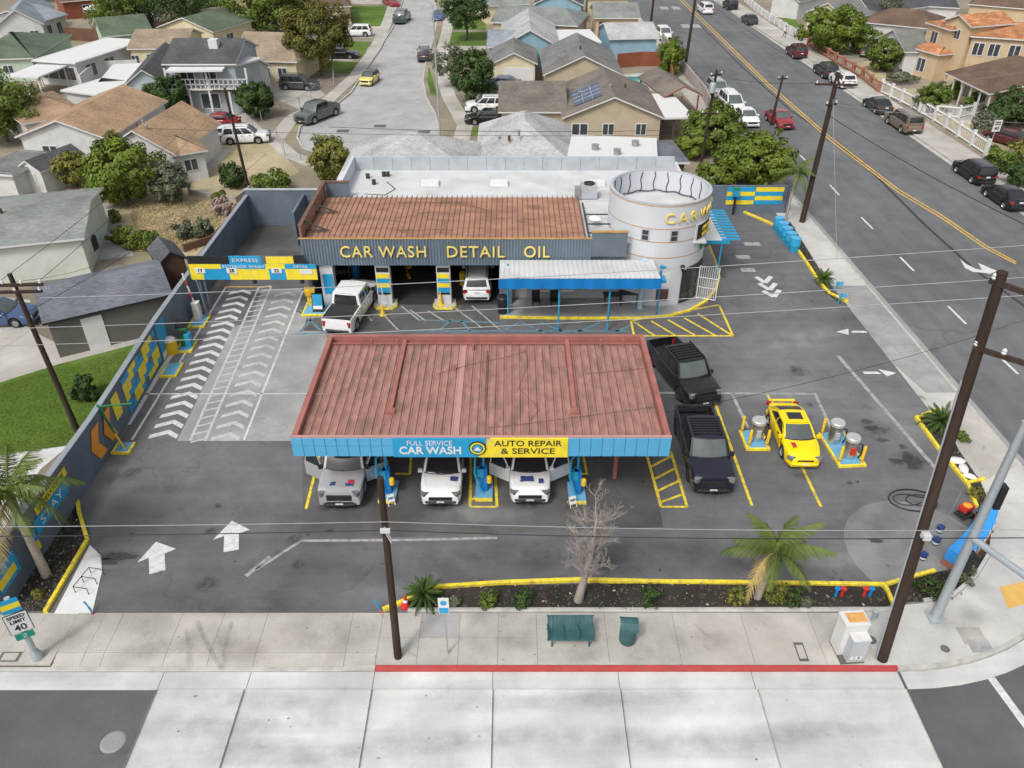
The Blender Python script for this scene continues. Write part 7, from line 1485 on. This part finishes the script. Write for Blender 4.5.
# backflow valves in the planter
for px, m, l in ((835, 'bright_blue', 'blue water valve at the left in the front planter'), (841, 'red_plastic', 'red water valve beside the left blue valve'), (863, 'red_plastic', 'red water valve at the right in the front planter'), (869, 'bright_blue', 'blue water valve at the right end of the planter')):
    c = at(px, 597); v = thing('water_valve', l, 'valve', (c.x, c.y, .04), 0, 'water valves in the front planter'); MB().path([(0, 0, 0), (0, 0, .35), (.12, .05, .4)], .06, 7).build('pipe', m, v); MB().rev([(.12, 0), (.12, .03), (.02, .04)], 10, c=(0, 0, .45)).build('handwheel', m, v); MB().tube((0, 0, .35), (0, 0, .46), .02, n=5).build('stem', m, v)
# ================================================================== equipment in the lot
def pad(label, px, w_, d_, rz=0): c = at(*px); t = thing('island', label, 'island', (c.x, c.y, 0), rz); MB().bx(-w_/2, w_/2, -d_/2, d_/2, 0, .12).build('deck', mat('deck_blue', (.12, .36, .56), .8, var=.15, scale=2, dirt=((.2, .3, .36), .6, 3)), t); MB().kerb([(-w_/2, d_/2), (-w_/2, -d_/2), (w_/2, -d_/2), (w_/2, d_/2)], .12, 0, .14).build('edge', 'yellow_paint', t); return t, c
mat('lid_steel', (.50, .50, .49), .4, .3, var=.15, scale=5)
def drum(label, x, y, z=.12, red=False):
    t = thing('vacuum_drum', label, 'vacuum', (x, y, z), 0, 'steel vacuum drums'); MB().rev([(.31, 0), (.31, .95), (.33, .96), (.33, 1.02), (.31, 1.04)], 22).build('body', 'steel', t); MB().rev([(.33, 1.04), (.36, 1.05), (.36, 1.2), (.32, 1.25), (.02, 1.27)], 22, caps=False).build('lid', 'lid_steel', t); MB().rev([(.335, 1.0), (.335, 1.04)], 22, caps=False).build('band', 'sign_black', t)
    MB().bx(-.12, .12, -.36, -.3, .35, .75).build('panel', 'red_plastic' if red else 'grey_panel', t); MB().path([(.28, -.1, .9), (.5, -.1, .8), (.52, -.15, .3), (.38, -.2, .06)], .035, 6).build('hose', 'sign_black', t)
def bollard(label, x, y, z=.0): t = thing('bollard', label, 'bollard', (x, y, z), 0, 'yellow bollards round the vacuum drums'); MB().rev([(.075, 0), (.075, .95), (.05, 1.0), (.01, 1.02)], 12, caps=False).build('post', 'yellow_plastic', t); MB().rev([(.08, .12), (.08, .2)], 12, caps=False).build('band', 'cap_gold', t)
i1, c = pad('blue island with yellow edge holding a single steel drum', (754, 441), 1.1, 1.5); drum('steel vacuum drum alone on the left blue island', c.x+.05, c.y+.0)
for k, (dx, dy, l) in enumerate(((-.5, .6, 'rear left'), (.45, .6, 'rear right'), (-.42, -.55, 'front left'), (.47, -.55, 'front right'))): bollard(f'yellow bollard at the {l} of the single-drum island', c.x+dx, c.y+dy, .12)
i2, c = pad('blue island with yellow edge holding two steel drums', (841, 450), 1.25, 2.6, R(4)); drum('rear steel drum of the two-drum island', c.x-.25, c.y+.55); drum('front steel drum with red panel on the two-drum island', c.x+.1, c.y-.65, red=True)
for k, (dx, dy, l) in enumerate(((-.62, 1.15, 'rear'), (-.5, -1.1, 'front left'), (.58, -1.1, 'front right'))): bollard(f'yellow bollard at the {l} of the two-drum island', c.x+dx, c.y+dy, .12)
for k in range(5):
    c = at(777.5+4.0*k, 230+5.2*k); t = thing('blue_barrel', f'{("farthest", "second farthest", "middle", "second nearest", "nearest")[k]} of five blue barrels in a row by the planter', 'barrel', (c.x, c.y, 0), 0, 'blue barrels by the upper right planter')
    MB().rev([(.36, 0), (.38, .08), (.38, .45), (.40, .5), (.38, .55), (.38, .98), (.36, 1.02)], 20).build('body', 'pipe_blue', t); MB().rev([(.37, 1.02), (.385, 1.05), (.33, 1.06), (.02, 1.04)], 20, caps=False).build('lid', 'tile_blue', t)
# vacuum stations under the canopy
for px, py, l in ((388, 497, 'left'), (484, 495, 'middle'), (577, 498, 'right')):
    c = at(px, py); t = thing('vacuum_station', f'{l} of three blue vacuum stations under the canopy edge', 'vacuum', (c.x, c.y+.1, 0), 0, 'blue vacuum stations under the canopy')
    MB().bx(-.4, .4, -.5, .9, 0, .13).build('plinth', 'deck_blue', t); MB().kerb([(-.4, -.5), (.4, -.5)], .1, 0, .15).build('edge', 'yellow_paint', t); MB().bx(-.16, .16, .0, .4, .13, 1.5).build('cabinet', 'bright_blue', t); MB().bx(-.32, .0, -.05, .2, 1.0, 1.5).build('coin_box', 'pipe_blue', t); MB().tube((.0, .2, 1.5), (.0, .2, 3.4), .06, n=8).build('mast', 'pipe_blue', t); MB().path([(.0, .2, 2.6), (-.35, -.1, 2.3), (-.4, -.2, 1.4), (-.1, -.3, .4)], .05, 6).build('hose', 'pipe_blue', t); MB().rev([(.12, 0), (.12, .3), (.09, .34)], 12, c=(.26, -.1, .8)).build('canister', 'yellow_plastic', t)
for px, py, l in ((391, 503, 'left'), (572, 505, 'right')):
    c = at(px, py); t = thing('step_stool', f'white folding step stool in front of the {l} vacuum station', 'stool', (c.x, c.y, 0), .4); 
    for s_ in (-.15, .15): MB().path([(s_, -.2, 0), (s_, 0, .45), (s_, .2, 0)], .02, 5).build('leg', 'sign_white', t)
    for z, yy in ((.45, 0), (.22, -.1)): MB().bx(-.16, .16, yy-.08, yy+.08, z-.02, z+.01).build('step', 'sign_white', t)
# monument wall at the corner
mw = thing('monument_wall', 'curved bright blue monument sign wall on a brick base at corner', 'sign wall', (at(962, 545).x, at(962, 545).y, 0)); o_ = mw.location
arcp = [Vector(xy(*p)) for p in ((983, 523), (980, 533), (974, 543), (966, 553), (957, 562), (949, 569))]
def ribbon(name, z0, z1, th, m):
    mb = MB().kerb([(p.x-o_.x, p.y-o_.y) for p in arcp], th, z0, z1); return mb.build(name, m, mw)
ribbon('brick_base', 0, .35, .78, 'brick_red'); ribbon('sign_body', .35, .95, .7, mat('monument_blue', (.035, .29, .70), .5, var=.08, scale=2)); 
for k, s_ in enumerate('CARWASH'):
    f = .5+k*.62; i = min(4, int(f)); p = arcp[i].lerp(arcp[i+1], f-i); d = (arcp[i+1]-arcp[i]).normalized(); nn = Vector((-d.y, d.x))
    if nn.x < 0: nn = -nn
    text(s_, .4, 'sign_white', mw, (p.x+nn.x*.37-o_.x, p.y+nn.y*.37-o_.y, .65), (math.pi/2, 0, math.atan2(nn.y, nn.x)+math.pi/2), depth=.02)
tag(MB().kerb([(a_-inner[3][0], b_-inner[3][1]) for a_, b_ in [(u_[0]-.06, u_[1]+.06) for u_ in inner[2:7]]], .14, 0, .13).build('planter_edge', 'new_concrete', None, (inner[3][0], inner[3][1], 0)), 'white curved concrete edge of the corner planter', 'kerb')
c = at(963, 516); pwm = thing('pressure_washer', 'red pressure washer on a black frame beside the monument wall', 'pressure washer', (c.x, c.y, 0), .5)
MB().bx(-.3, .3, -.2, .2, .42, .62).build('engine', 'red_plastic', pwm); MB().rev([(.16, 0), (.2, .06), (.1, .12)], 12, c=(0, 0, .6)).build('engine_cover', 'orange_paint', pwm); MB().path([(-.35, -.25, .15), (.35, -.25, .15), (.35, .25, .15), (-.35, .25, .15), (-.35, -.25, .15)], .03, 6).build('frame', 'sign_black', pwm); MB().bx(-.25, .25, -.17, .17, .15, .42).build('pump', 'dark_metal', pwm)
for s_ in (-.28, .28): MB().rev([(.14, -.04), (.14, .04)], 14, axis='Y', c=(.2, s_, .14)).build('wheel', 'tyre', pwm)
for k, (px, py, l) in enumerate(((939, 532, 'upper blue paint bucket beside the monument wall'), (935, 544, 'middle blue paint bucket beside the monument wall'), (922, 559, 'lower blue paint bucket near the tall pole'))):
    c = at(px, py); t = thing('bucket', l, 'bucket', (c.x, c.y, 0), 0, 'paint buckets at the corner'); MB().rev([(.13, 0), (.16, .34), (.17, .36), (.15, .36), (.13, .3), (.02, .3)], 14, caps=False).build('body', mat('bucket_blue', (.03, .06, .22), .5, var=.1), t); MB().rev([(.158, .1), (.166, .2)], 14, caps=False).build('label_band', 'sign_white', t); MB().path([(.16, 0, .34), (.0, .1, .46), (-.16, 0, .34)], .01, 4).build('handle', 'grey_metal', t)
c = at(916, 501); hz = MB(); hp = []
for k in range(60): a = k*.42; rr_ = .75+.35*math.sin(k*.21); hp.append((c.x+rr_*math.cos(a)*1.15-(.6 if k > 45 else 0), c.y+rr_*.75*math.sin(a), .03+.004*k*.3))
hz.path([(p[0]-c.x, p[1]-c.y, p[2]) for p in hp], .022, 5); tag(hz.build('hose', 'sign_black', None, (c.x, c.y, 0)), 'black hose lying in loose loops on the right of the lot', 'hose')
c = at(944, 525); d = at(958, 500); tag(MB().tube((0, 0, .05), (d.x-c.x, d.y-c.y, .5), .015, n=5).build('spray_lance', 'grey_metal', None, tuple(c)), 'thin spray lance leaning on the red pressure washer', 'lance')
# left lane equipment
t, c = pad('small blue deck at the foot of the green height bar', (124, 449), .8, .8)
hb = thing('height_bar', 'green swing height bar with yellow foot beside the left wall', 'height bar', (c.x, c.y, .12)); MB().tube((0, 0, 0), (-.55, .0, 2.6), .06, n=8).build('post', 'green_paint', hb); MB().tube((-.55, 0, 2.5), (1.0, .25, 2.5), .045, n=8).build('arm', 'green_paint', hb); MB().tube((.45, .16, 2.46), (1.0, .25, 2.4), .03, n=6).build('tip', 'sign_black', hb); MB().tube((.1, -.1, 0), (-.12, -.1, .9), .05, n=8).build('guard', 'yellow_plastic', hb)
t, c = pad('blue deck with yellow edge below the barrier machine', (200, 322), .9, 1.5, R(2))
bg_ = thing('barrier_gate', 'white barrier machine with raised red and white boom by the wall', 'barrier', (c.x-.1, c.y+.2, .12)); MB().bx(-.2, .2, -.2, .2, 0, 1.15).build('housing', 'cab_white', bg_); MB().bx(-.22, .22, -.22, .22, 1.15, 1.2).build('lid', 'sign_white', bg_)
for k in range(5): MB().tube((-.05-.06*k, .05, 1.05+.42*k), (-.11-.06*k, .05, 1.47+.42*k), .05, n=6).build('boom_section', 'red_plastic' if k % 2 else 'sign_white', bg_)
MB().tube((.5, .3, 0), (.3, .3, 2.6), .06, n=8).build('signal_post', 'slate_metal', bg_)
t, c = pad('blue deck with yellow edge below the green pay kiosk', (187, 347), .85, 1.3, R(2))
pk = thing('pay_kiosk', 'green and black pay kiosk beside the left lane', 'kiosk', (c.x, c.y+.1, .12)); MB().box((0, 0, .6), (.5, .45, 1.2), 0, 0, taper=.85).build('cabinet', 'green_paint', pk); MB().box((-.12, .1, 1.4), (.6, .5, .45), 0, 0, taper=.7).build('hood', 'sign_black', pk); MB().bx(-.2, .2, -.28, -.22, .8, 1.1).build('screen', 'shop_glass', pk); MB().bx(.1, .4, -.4, .0, 0, .9).build('side_panel', 'pipe_blue', pk)
t, c = pad('blue deck at the near end of the left lane island', (172, 371), .85, 1.3, R(2))
c = at(173, 353); yt = thing('yellow_bin', 'round yellow rubbish bin full of white bags by the wall', 'bin', (c.x, c.y, 0)); MB().rev([(.33, 0), (.38, .85), (.41, .9), (.38, .92)], 18, caps=False).build('body', 'yellow_plastic', yt); MB().rev([(.36, .86), (.28, 1.02), (.1, 1.1), (.01, 1.08)], 9, caps=False).build('bag', 'sign_white', yt)
# at the entrance pillar
t, c = pad('concrete island with yellow edge at the first pillar', (320, 310), 1.9, 1.6)
af = thing('sandwich_board', 'blue and white sandwich board on the island at the first pillar', 'sign', (c.x, c.y-.2, .12))
for s_ in (-1, 1):
    mb = MB(); mb.face([(-.35, s_*.28, 0), (.35, s_*.28, 0), (.35, s_*.04, 1.2), (-.35, s_*.04, 1.2)]); mb.build('board', 'sign_black', af)
mb = MB(); mb.face([(-.3, -.20, .42), (.3, -.20, .42), (.3, -.06, 1.15), (-.3, -.06, 1.15)]); mb.build('panel', 'pipe_blue', af); mb = MB(); mb.face([(-.3, -.27, .2), (.3, -.27, .2), (.3, -.215, .42), (-.3, -.215, .42)]); mb.build('panel', 'sign_white', af)
yb = thing('yellow_hopper', 'orange-yellow plastic hopper on the island behind the sandwich board', 'hopper', (c.x-.65, c.y+.45, .12)); MB().box((0, 0, .55), (.3, .3, .5), 0, 0).build('foot', 'yellow_plastic', yb); MB().box((.05, 0, 1.0), (.55, .5, .4), .2, 0, taper=1.2).build('hopper', 'yellow_plastic', yb); MB().bx(-.1, .1, -.1, .1, 0, .3).build('stem', 'yellow_plastic', yb)
def cone(label, px, py, m, hgt=.75, z=0.0): c = at(px, py); t = thing('traffic_cone', label, 'cone', (c.x, c.y, z), .3); MB().bx(-.2, .2, -.2, .2, 0, .04).build('base', m, t); MB().rev([(.15, .04), (.03, hgt)], 14).build('cone', m, t); return t
cone('yellow cone leaning side of the second bay pillar base', 383, 315, 'yellow_plastic'); cone('yellow cone on the base of the third bay pillar', 441, 307, 'yellow_plastic', .95, .16)
k_ = cone('red cone with white band at the left planter tip', 406, 606, 'red_plastic', .6); MB().rev([(.105, .28), (.078, .4)], 14, caps=False).build('band', 'sign_white', k_)
c = at(385, 309); wp = thing('marker_post', 'thin white marker post at the second bay pillar', 'post', (c.x, c.y, .16)); MB().tube((0, 0, 0), (-.12, .1, 1.5), .035, n=6).build('post', 'sign_white', wp); MB().rev([(.1, 0), (.1, .05)], 10).build('foot', 'cap_gold', wp)
for a, b, l in (((93, 614), (90, 600), 'blue leaning flag stake at the left driveway edge'), ((381, 612), (377, 601), 'blue leaning flag stake left of the front planter')):
    c = at(*a); t = thing('marker_flag', l, 'marker', (c.x, c.y, 0)); MB().tube((0, 0, 0), (-.2, .1, .6), .03, n=6).build('stake', 'pipe_blue', t); MB().box((-.13, .07, .4), (.07, .02, .5), 0, rot=Matrix.Rotation(R(-18), 3, 'Y')).build('flag', 'pipe_blue', t); MB().rev([(.07, 0), (.05, .06)], 8).build('foot', 'red_plastic', t)
c = at(88, 585); rk = thing('bike_rack', 'thin black metal rack standing on the white pad', 'rack', (c.x, c.y, 0), R(-10))
for yy in (-.45, .1, .6): MB().path([(-.25, yy, 0), (-.25, yy, .35), (.35, yy, .35), (.35, yy, 0)], .018, 5).build('hoop', 'sign_black', rk)
MB().path([(-.25, -.45, .35), (-.25, .6, .35)], .018, 5).build('rail', 'sign_black', rk)
for a, l in (((838, 303), 'blue bollard sleeve at the upper right planter end'), ((835, 291), 'blue flag marker beside the small sago plant')):
    c = at(*a); t = thing('marker_flag', l, 'marker', (c.x, c.y, 0)); MB().tube((0, 0, 0), (.1, 0, .7), .05, n=6).build('stake', 'pipe_blue', t); MB().box((.2, .0, .55), (.5, .03, .3)).build('flag', 'tile_blue', t)
c = at(731, 212); t = thing('pay_post', 'black post with green and yellow head behind the tower', 'post', (c.x, c.y-.6, 0)); MB().tube((0, 0, 0), (0, 0, 1.6), .09, n=8).build('post', 'sign_black', t); MB().bx(-.25, .25, -.2, .2, 1.6, 2.1).build('head', 'pipe_blue', t); MB().bx(-.2, .2, -.18, .18, 2.1, 2.25).build('cap', 'green_paint', t)
c = at(718, 209); t = thing('marker_post', 'white marker post beside the rear wall', 'post', (c.x, c.y, 0)); MB().tube((0, 0, 0), (0, 0, 1.2), .06, n=8).build('post', 'sign_white', t); MB().rev([(.12, 0), (.1, .06)], 10).build('foot', 'kerb_concrete', t)
# shop front furniture and bay contents
for px, py, l in ((503, 314, 'black rubbish bin at the shop pillar'),): c = at(px, py); t = thing('rubbish_bin', l, 'bin', (c.x, c.y, .13)); MB().rev([(.32, 0), (.36, 1.0), (.38, 1.05)], 16).build('body', 'sign_black', t); MB().rev([(.38, 1.05), (.3, 1.18), (.02, 1.22)], 16, caps=False).build('lid', 'sign_black', t)
for px, py, l in ((536, 308, 'left black patio chair under the blue awning'), (554, 308, 'right black patio chair under the blue awning')):
    c = at(px, py); t = thing('chair', l, 'chair', (c.x, c.y, .13), .1, 'patio chairs under the awning'); MB().bx(-.26, .26, -.26, .26, .42, .48).build('seat', 'sign_black', t); MB().bx(-.26, .26, .22, .28, .48, 1.05).build('backrest', 'sign_black', t)
    for sx in (-.22, .22):
        for sy in (-.22, .22): MB().tube((sx, sy, 0), (sx, sy, .42), .022, n=5).build('leg', 'sign_black', t)
for px, py, l in ((612, 306, 'dark patio table under the awning, left'), (628, 304, 'dark patio bench under the awning, right')):
    c = at(px, py); t = thing('table', l, 'table', (c.x, c.y, .13), 0); MB().bx(-.6, .6, -.35, .35, .7, .75).build('top', 'dark_metal', t)
    for sx in (-.5, .5):
        for sy in (-.28, .28): MB().tube((sx, sy, 0), (sx, sy, .7), .03, n=5).build('leg', 'dark_metal', t)
c = at(640, 312); t = thing('pale_column', 'pale blue round column below the awning end', 'column', (c.x, c.y+.3, .13)); MB().rev([(.2, 0), (.16, .1), (.16, 3.3), (.2, 3.4)], 14).build('shaft', mat('col_pale', (.36, .52, .62), .6), t)
for x_, y_, m_, l in ((-10.9, 50.5, 'bright_blue', 'blue drum in the shade of the first bay'), (-9.3, 51.5, 'bright_blue', 'second blue drum deep in the first bay'), (-7.4, 51.8, 'yellow_plastic', 'yellow drum at the left of the second bay'), (-3.3, 49.2, 'yellow_plastic', 'yellow drum beside the white suv in its bay')):
    t = thing('drum', l, 'drum', (x_, y_, .02), 0, 'drums inside the wash bays'); MB().rev([(.29, 0), (.29, .3), (.31, .33), (.29, .36), (.29, .85), (.27, .88)], 16).build('body', m_, t); MB().rev([(.27, .88), (.02, .87)], 16, caps=False).build('lid', 'dark_metal', t)
for x_, l in ((-11.8, 'grey parts shelf against the wall of the first bay'), (-6.0, 'grey parts shelf at the back of the second bay')):
    t = thing('shelf', l, 'shelf', (x_, 50.5 if x_ < -8 else 54.4, .02)); 
    for z in (.3, .9, 1.5, 2.1): MB().bx(-.5, .5, -.25, .25, z, z+.04).build('board', 'grey_metal', t)
    for sx in (-.48, .48): MB().bx(sx-.02, sx+.02, -.25, .25, 0, 2.2).build('upright', 'grey_metal', t)
    for k in range(5): MB().bx(-.45+k*.19, -.3+k*.19, -.18, .12, .94, 1.12+.1*(k % 3)).build('box', ('tan_box', 'bright_blue', 'sign_white')[k % 3], t)
t = thing('floor_jack', 'orange floor jack on the stained floor of the second bay', 'jack', (-7.2, 50.2, .02), .3); MB().bx(-.12, .12, -.35, .35, .05, .18).build('chassis', 'orange_paint', t); MB().tube((0, .4, .2), (0, 1.0, .9), .03, n=6).build('handle', 'orange_paint', t)
# ================================================================== fences
def fence(label, pts, hgt, m, name='fence', step=2.4, rails=(.95,), mesh=False, bars=0, wall=None, post=.06):
    P = [at(*p) for p in pts]; t = thing(name, label, 'fence' if not wall else 'wall', tuple(P[0])); o0 = P[0]
    for a, b in zip(P, P[1:]):
        d = b-a; n = max(1, int(d.length/step)); ang = math.atan2(d.y, d.x)
        for k in range(n+1 if b is P[-1] else n):
            q = a+d*(k/n)-o0; MB().bx(q.x-post/2, q.x+post/2, q.y-post/2, q.y+post/2, 0, hgt+.05).build('post', m, t)
        if wall:
            for k in range(n): q = a+d*((k+.5)/n)-o0; MB().box((q.x, q.y, hgt/2), (d.length/n-.01, .15, hgt), ang).build('wall_panel', wall, t)
        for f in rails: MB().path([tuple(a-o0+Vector((0, 0, hgt*f))), tuple(b-o0+Vector((0, 0, hgt*f)))], post*.35, 5).build('rail', m, t)
        if bars:
            for k in range(n):
                mb = MB()
                for j in range(bars): q = a+d*((k+(j+.5)/bars)/n)-o0; mb.bx(q.x-.02, q.x+.02, q.y-.02, q.y+.02, .1, hgt*(.75+.25*math.sin(math.pi*(j+.5)/bars)))
                mb.build('panel', m, t)['kind'] = 'stuff'
        if mesh:
            mb = MB(); nn = int(d.length/.35)
            for k in range(nn): q = a+d*(k/nn)-o0; mb.path([(q.x, q.y, 0), (q.x+d.x/nn*1.0, q.y+d.y/nn*1.0, hgt)], .006, 3, caps=False)
            mb.build('wire_mesh', m, t)['kind'] = 'stuff'
    return t
fence('wire fence round the dry yard at the side street bulb', [(200, 150), (255, 136), (278, 142), (285, 155), (318, 166), (330, 176)], 1.3, 'grey_metal', mesh=True)
fence('wire fence along the driveway of the dark grey suv', [(262, 122), (300, 108), (322, 92), (334, 88), (334, 74), (290, 74)], 1.2, 'grey_metal', mesh=True)
fence('ornate white fence in front of the beige two-storey house', [(880, 92), (912, 108), (945, 128), (985, 155)], 1.5, 'trim_white', bars=9, rails=(.1, .8), step=2.2, post=.3); fence('white inner fence between the far front gardens', [(918, 114), (958, 118), (985, 112)], 1.3, 'trim_white', bars=9, rails=(.1, .8), step=2.2, post=.25)
fence('low fence with brick posts before the white cottage', [(808, 45), (835, 62), (862, 78), (878, 92)], 1.2, 'brick_red', bars=7, rails=(.15, .85), step=2.6, post=.4)
fence('white picket wall far up the cross street', [(745, 2), (765, 18), (790, 34), (806, 44)], 1.1, 'trim_white', wall='w_white', rails=(), post=.35)
fence('tan block wall along the cross street below the pool', [(662, 44), (684, 75), (704, 100), (712, 118)], 1.5, 'concrete_block', name='block_wall', wall='concrete_block', rails=(), post=.25)
fence('red-brown board fence around the pool patio', [(617, 68), (640, 66), (668, 66), (672, 90)], 1.8, 'w_rust', wall='w_rust', rails=())
fence('low block wall beside the path below the rounded trees', [(186, 168), (196, 160), (207, 152)], .9, 'concrete_block', name='block_wall', wall='concrete_block', rails=(), post=.2)
fence('concrete block wall between dry yard and dark shed', [(190, 195), (236, 203), (250, 192)], .5, 'concrete_block', name='block_wall', wall='concrete_block', rails=(), post=.15)
fence('brown garden wall at the end of the back yard', [(185, 252), (213, 243), (240, 214)], .6, 'wood_brown', name='garden_wall', wall='wood_brown', rails=(), post=.12)
fence('brown board fence behind the flat white sunroom', [(66, 40), (100, 42), (124, 36)], 1.8, 'wood_brown', wall='wood_brown', rails=()); fence('brown board fence beside the upper left trees', [(160, 34), (200, 30), (216, 34)], 1.8, 'wood_brown', wall='wood_brown', rails=())
fence('white low wall around the courtyard above the orange roof', [(84, 92), (100, 78), (140, 76)], 2.0, 'w_white', name='garden_wall', wall='w_white', rails=(), post=.2)
for px, py, l in ((97, 22, 'white patio umbrella in the upper left yard'),):
    c = at(px, py); t = thing('umbrella', l, 'umbrella', (c.x, c.y, 0)); MB().rev([(1.6, 2.1), (.8, 2.45), (.02, 2.7)], 10, caps=False, smooth=False).build('canopy', 'trim_white', t); MB().tube((0, 0, 0), (0, 0, 2.6), .03, n=6).build('pole', 'galvanised', t)
# ================================================================== the one walker on the far pavement
mat('skin', (.42, .26, .19), .6, var=.08); mat('shirt_white', (.62, .62, .62), .9, var=.08); mat('trousers_dark', (.04, .045, .06), .9, var=.2); mat('hair_dark', (.02, .016, .014), .8)
def person(label, px, py, head):
    c = at(px, py, .02); t = thing('person', label, 'person', (c.x, c.y, .02), R(head))
    V = [(0, 0, .95), (0, 0, 1.15), (0, 0, 1.38), (.02, 0, 1.52), (.03, 0, 1.60), (.04, 0, 1.73),           # pelvis chest neck head
         (.02, .1, .88), (.14, .11, .5), (.02, .11, .08), (.16, .12, .03), (-.0, -.1, .88), (-.06, -.11, .5), (-.28, -.11, .12), (-.16, -.12, .04),
         (.0, .2, 1.38), (-.1, .25, 1.12), (.02, .25, .88), (.06, .25, .80), (.0, -.2, 1.38), (.08, -.25, 1.12), (.24, -.24, .95), (.30, -.23, .89)]
    E = [(0, 1), (1, 2), (2, 3), (3, 4), (4, 5), (0, 6), (6, 7), (7, 8), (8, 9), (0, 10), (10, 11), (11, 12), (12, 13), (2, 14), (14, 15), (15, 16), (16, 17), (2, 18), (18, 19), (19, 20), (20, 21)]
    rad = [.15, .14, .16, .055, .085, .09, .095, .065, .045, .035, .095, .065, .045, .035, .06, .045, .035, .03, .06, .045, .035, .03]
    me = bpy.data.meshes.new('body'); me.from_pydata(V, E, []); o = bpy.data.objects.new('body', me); col.objects.link(o)
    o.modifiers.new('skin', 'SKIN'); sb = o.modifiers.new('sub', 'SUBSURF'); sb.levels = 1; sb.render_levels = 1
    for k, r_ in enumerate(rad): me.skin_vertices[0].data[k].radius = (r_, r_)
    me.skin_vertices[0].data[0].use_root = True
    me2 = bpy.data.meshes.new_from_object(o.evaluated_get(bpy.context.evaluated_depsgraph_get())); bpy.data.objects.remove(o)
    for m in ('skin', 'shirt_white', 'trousers_dark'): me2.materials.append(MATS[m])
    for p in me2.polygons:
        z = p.center.z; y = abs(p.center.y); p.use_smooth = True; p.material_index = 2 if (z < .98 and y < .19) else 1 if (z < 1.47 and not (z < 1.1 and y > .19)) else 0
    link('body', me2, t)
    h = MB(); h.rev([(.02, -.02), (.10, .0), (.105, .06), (.07, .12), (.01, .14)], 10, c=(.03, 0, 1.66), caps=False); h.build('hair', 'hair_dark', t)
person('person in a white top and dark trousers walking on the far pavement', 784, 38, -60)

q0, q1 = at(408, 611), at(893, 610); MB().kerb([(q0.x, q0.y+.02), (at(640, 611).x, q0.y+.02), (q1.x, q1.y)], .2, 0, .09).build('planter_kerb', 'kerb_concrete', pav)
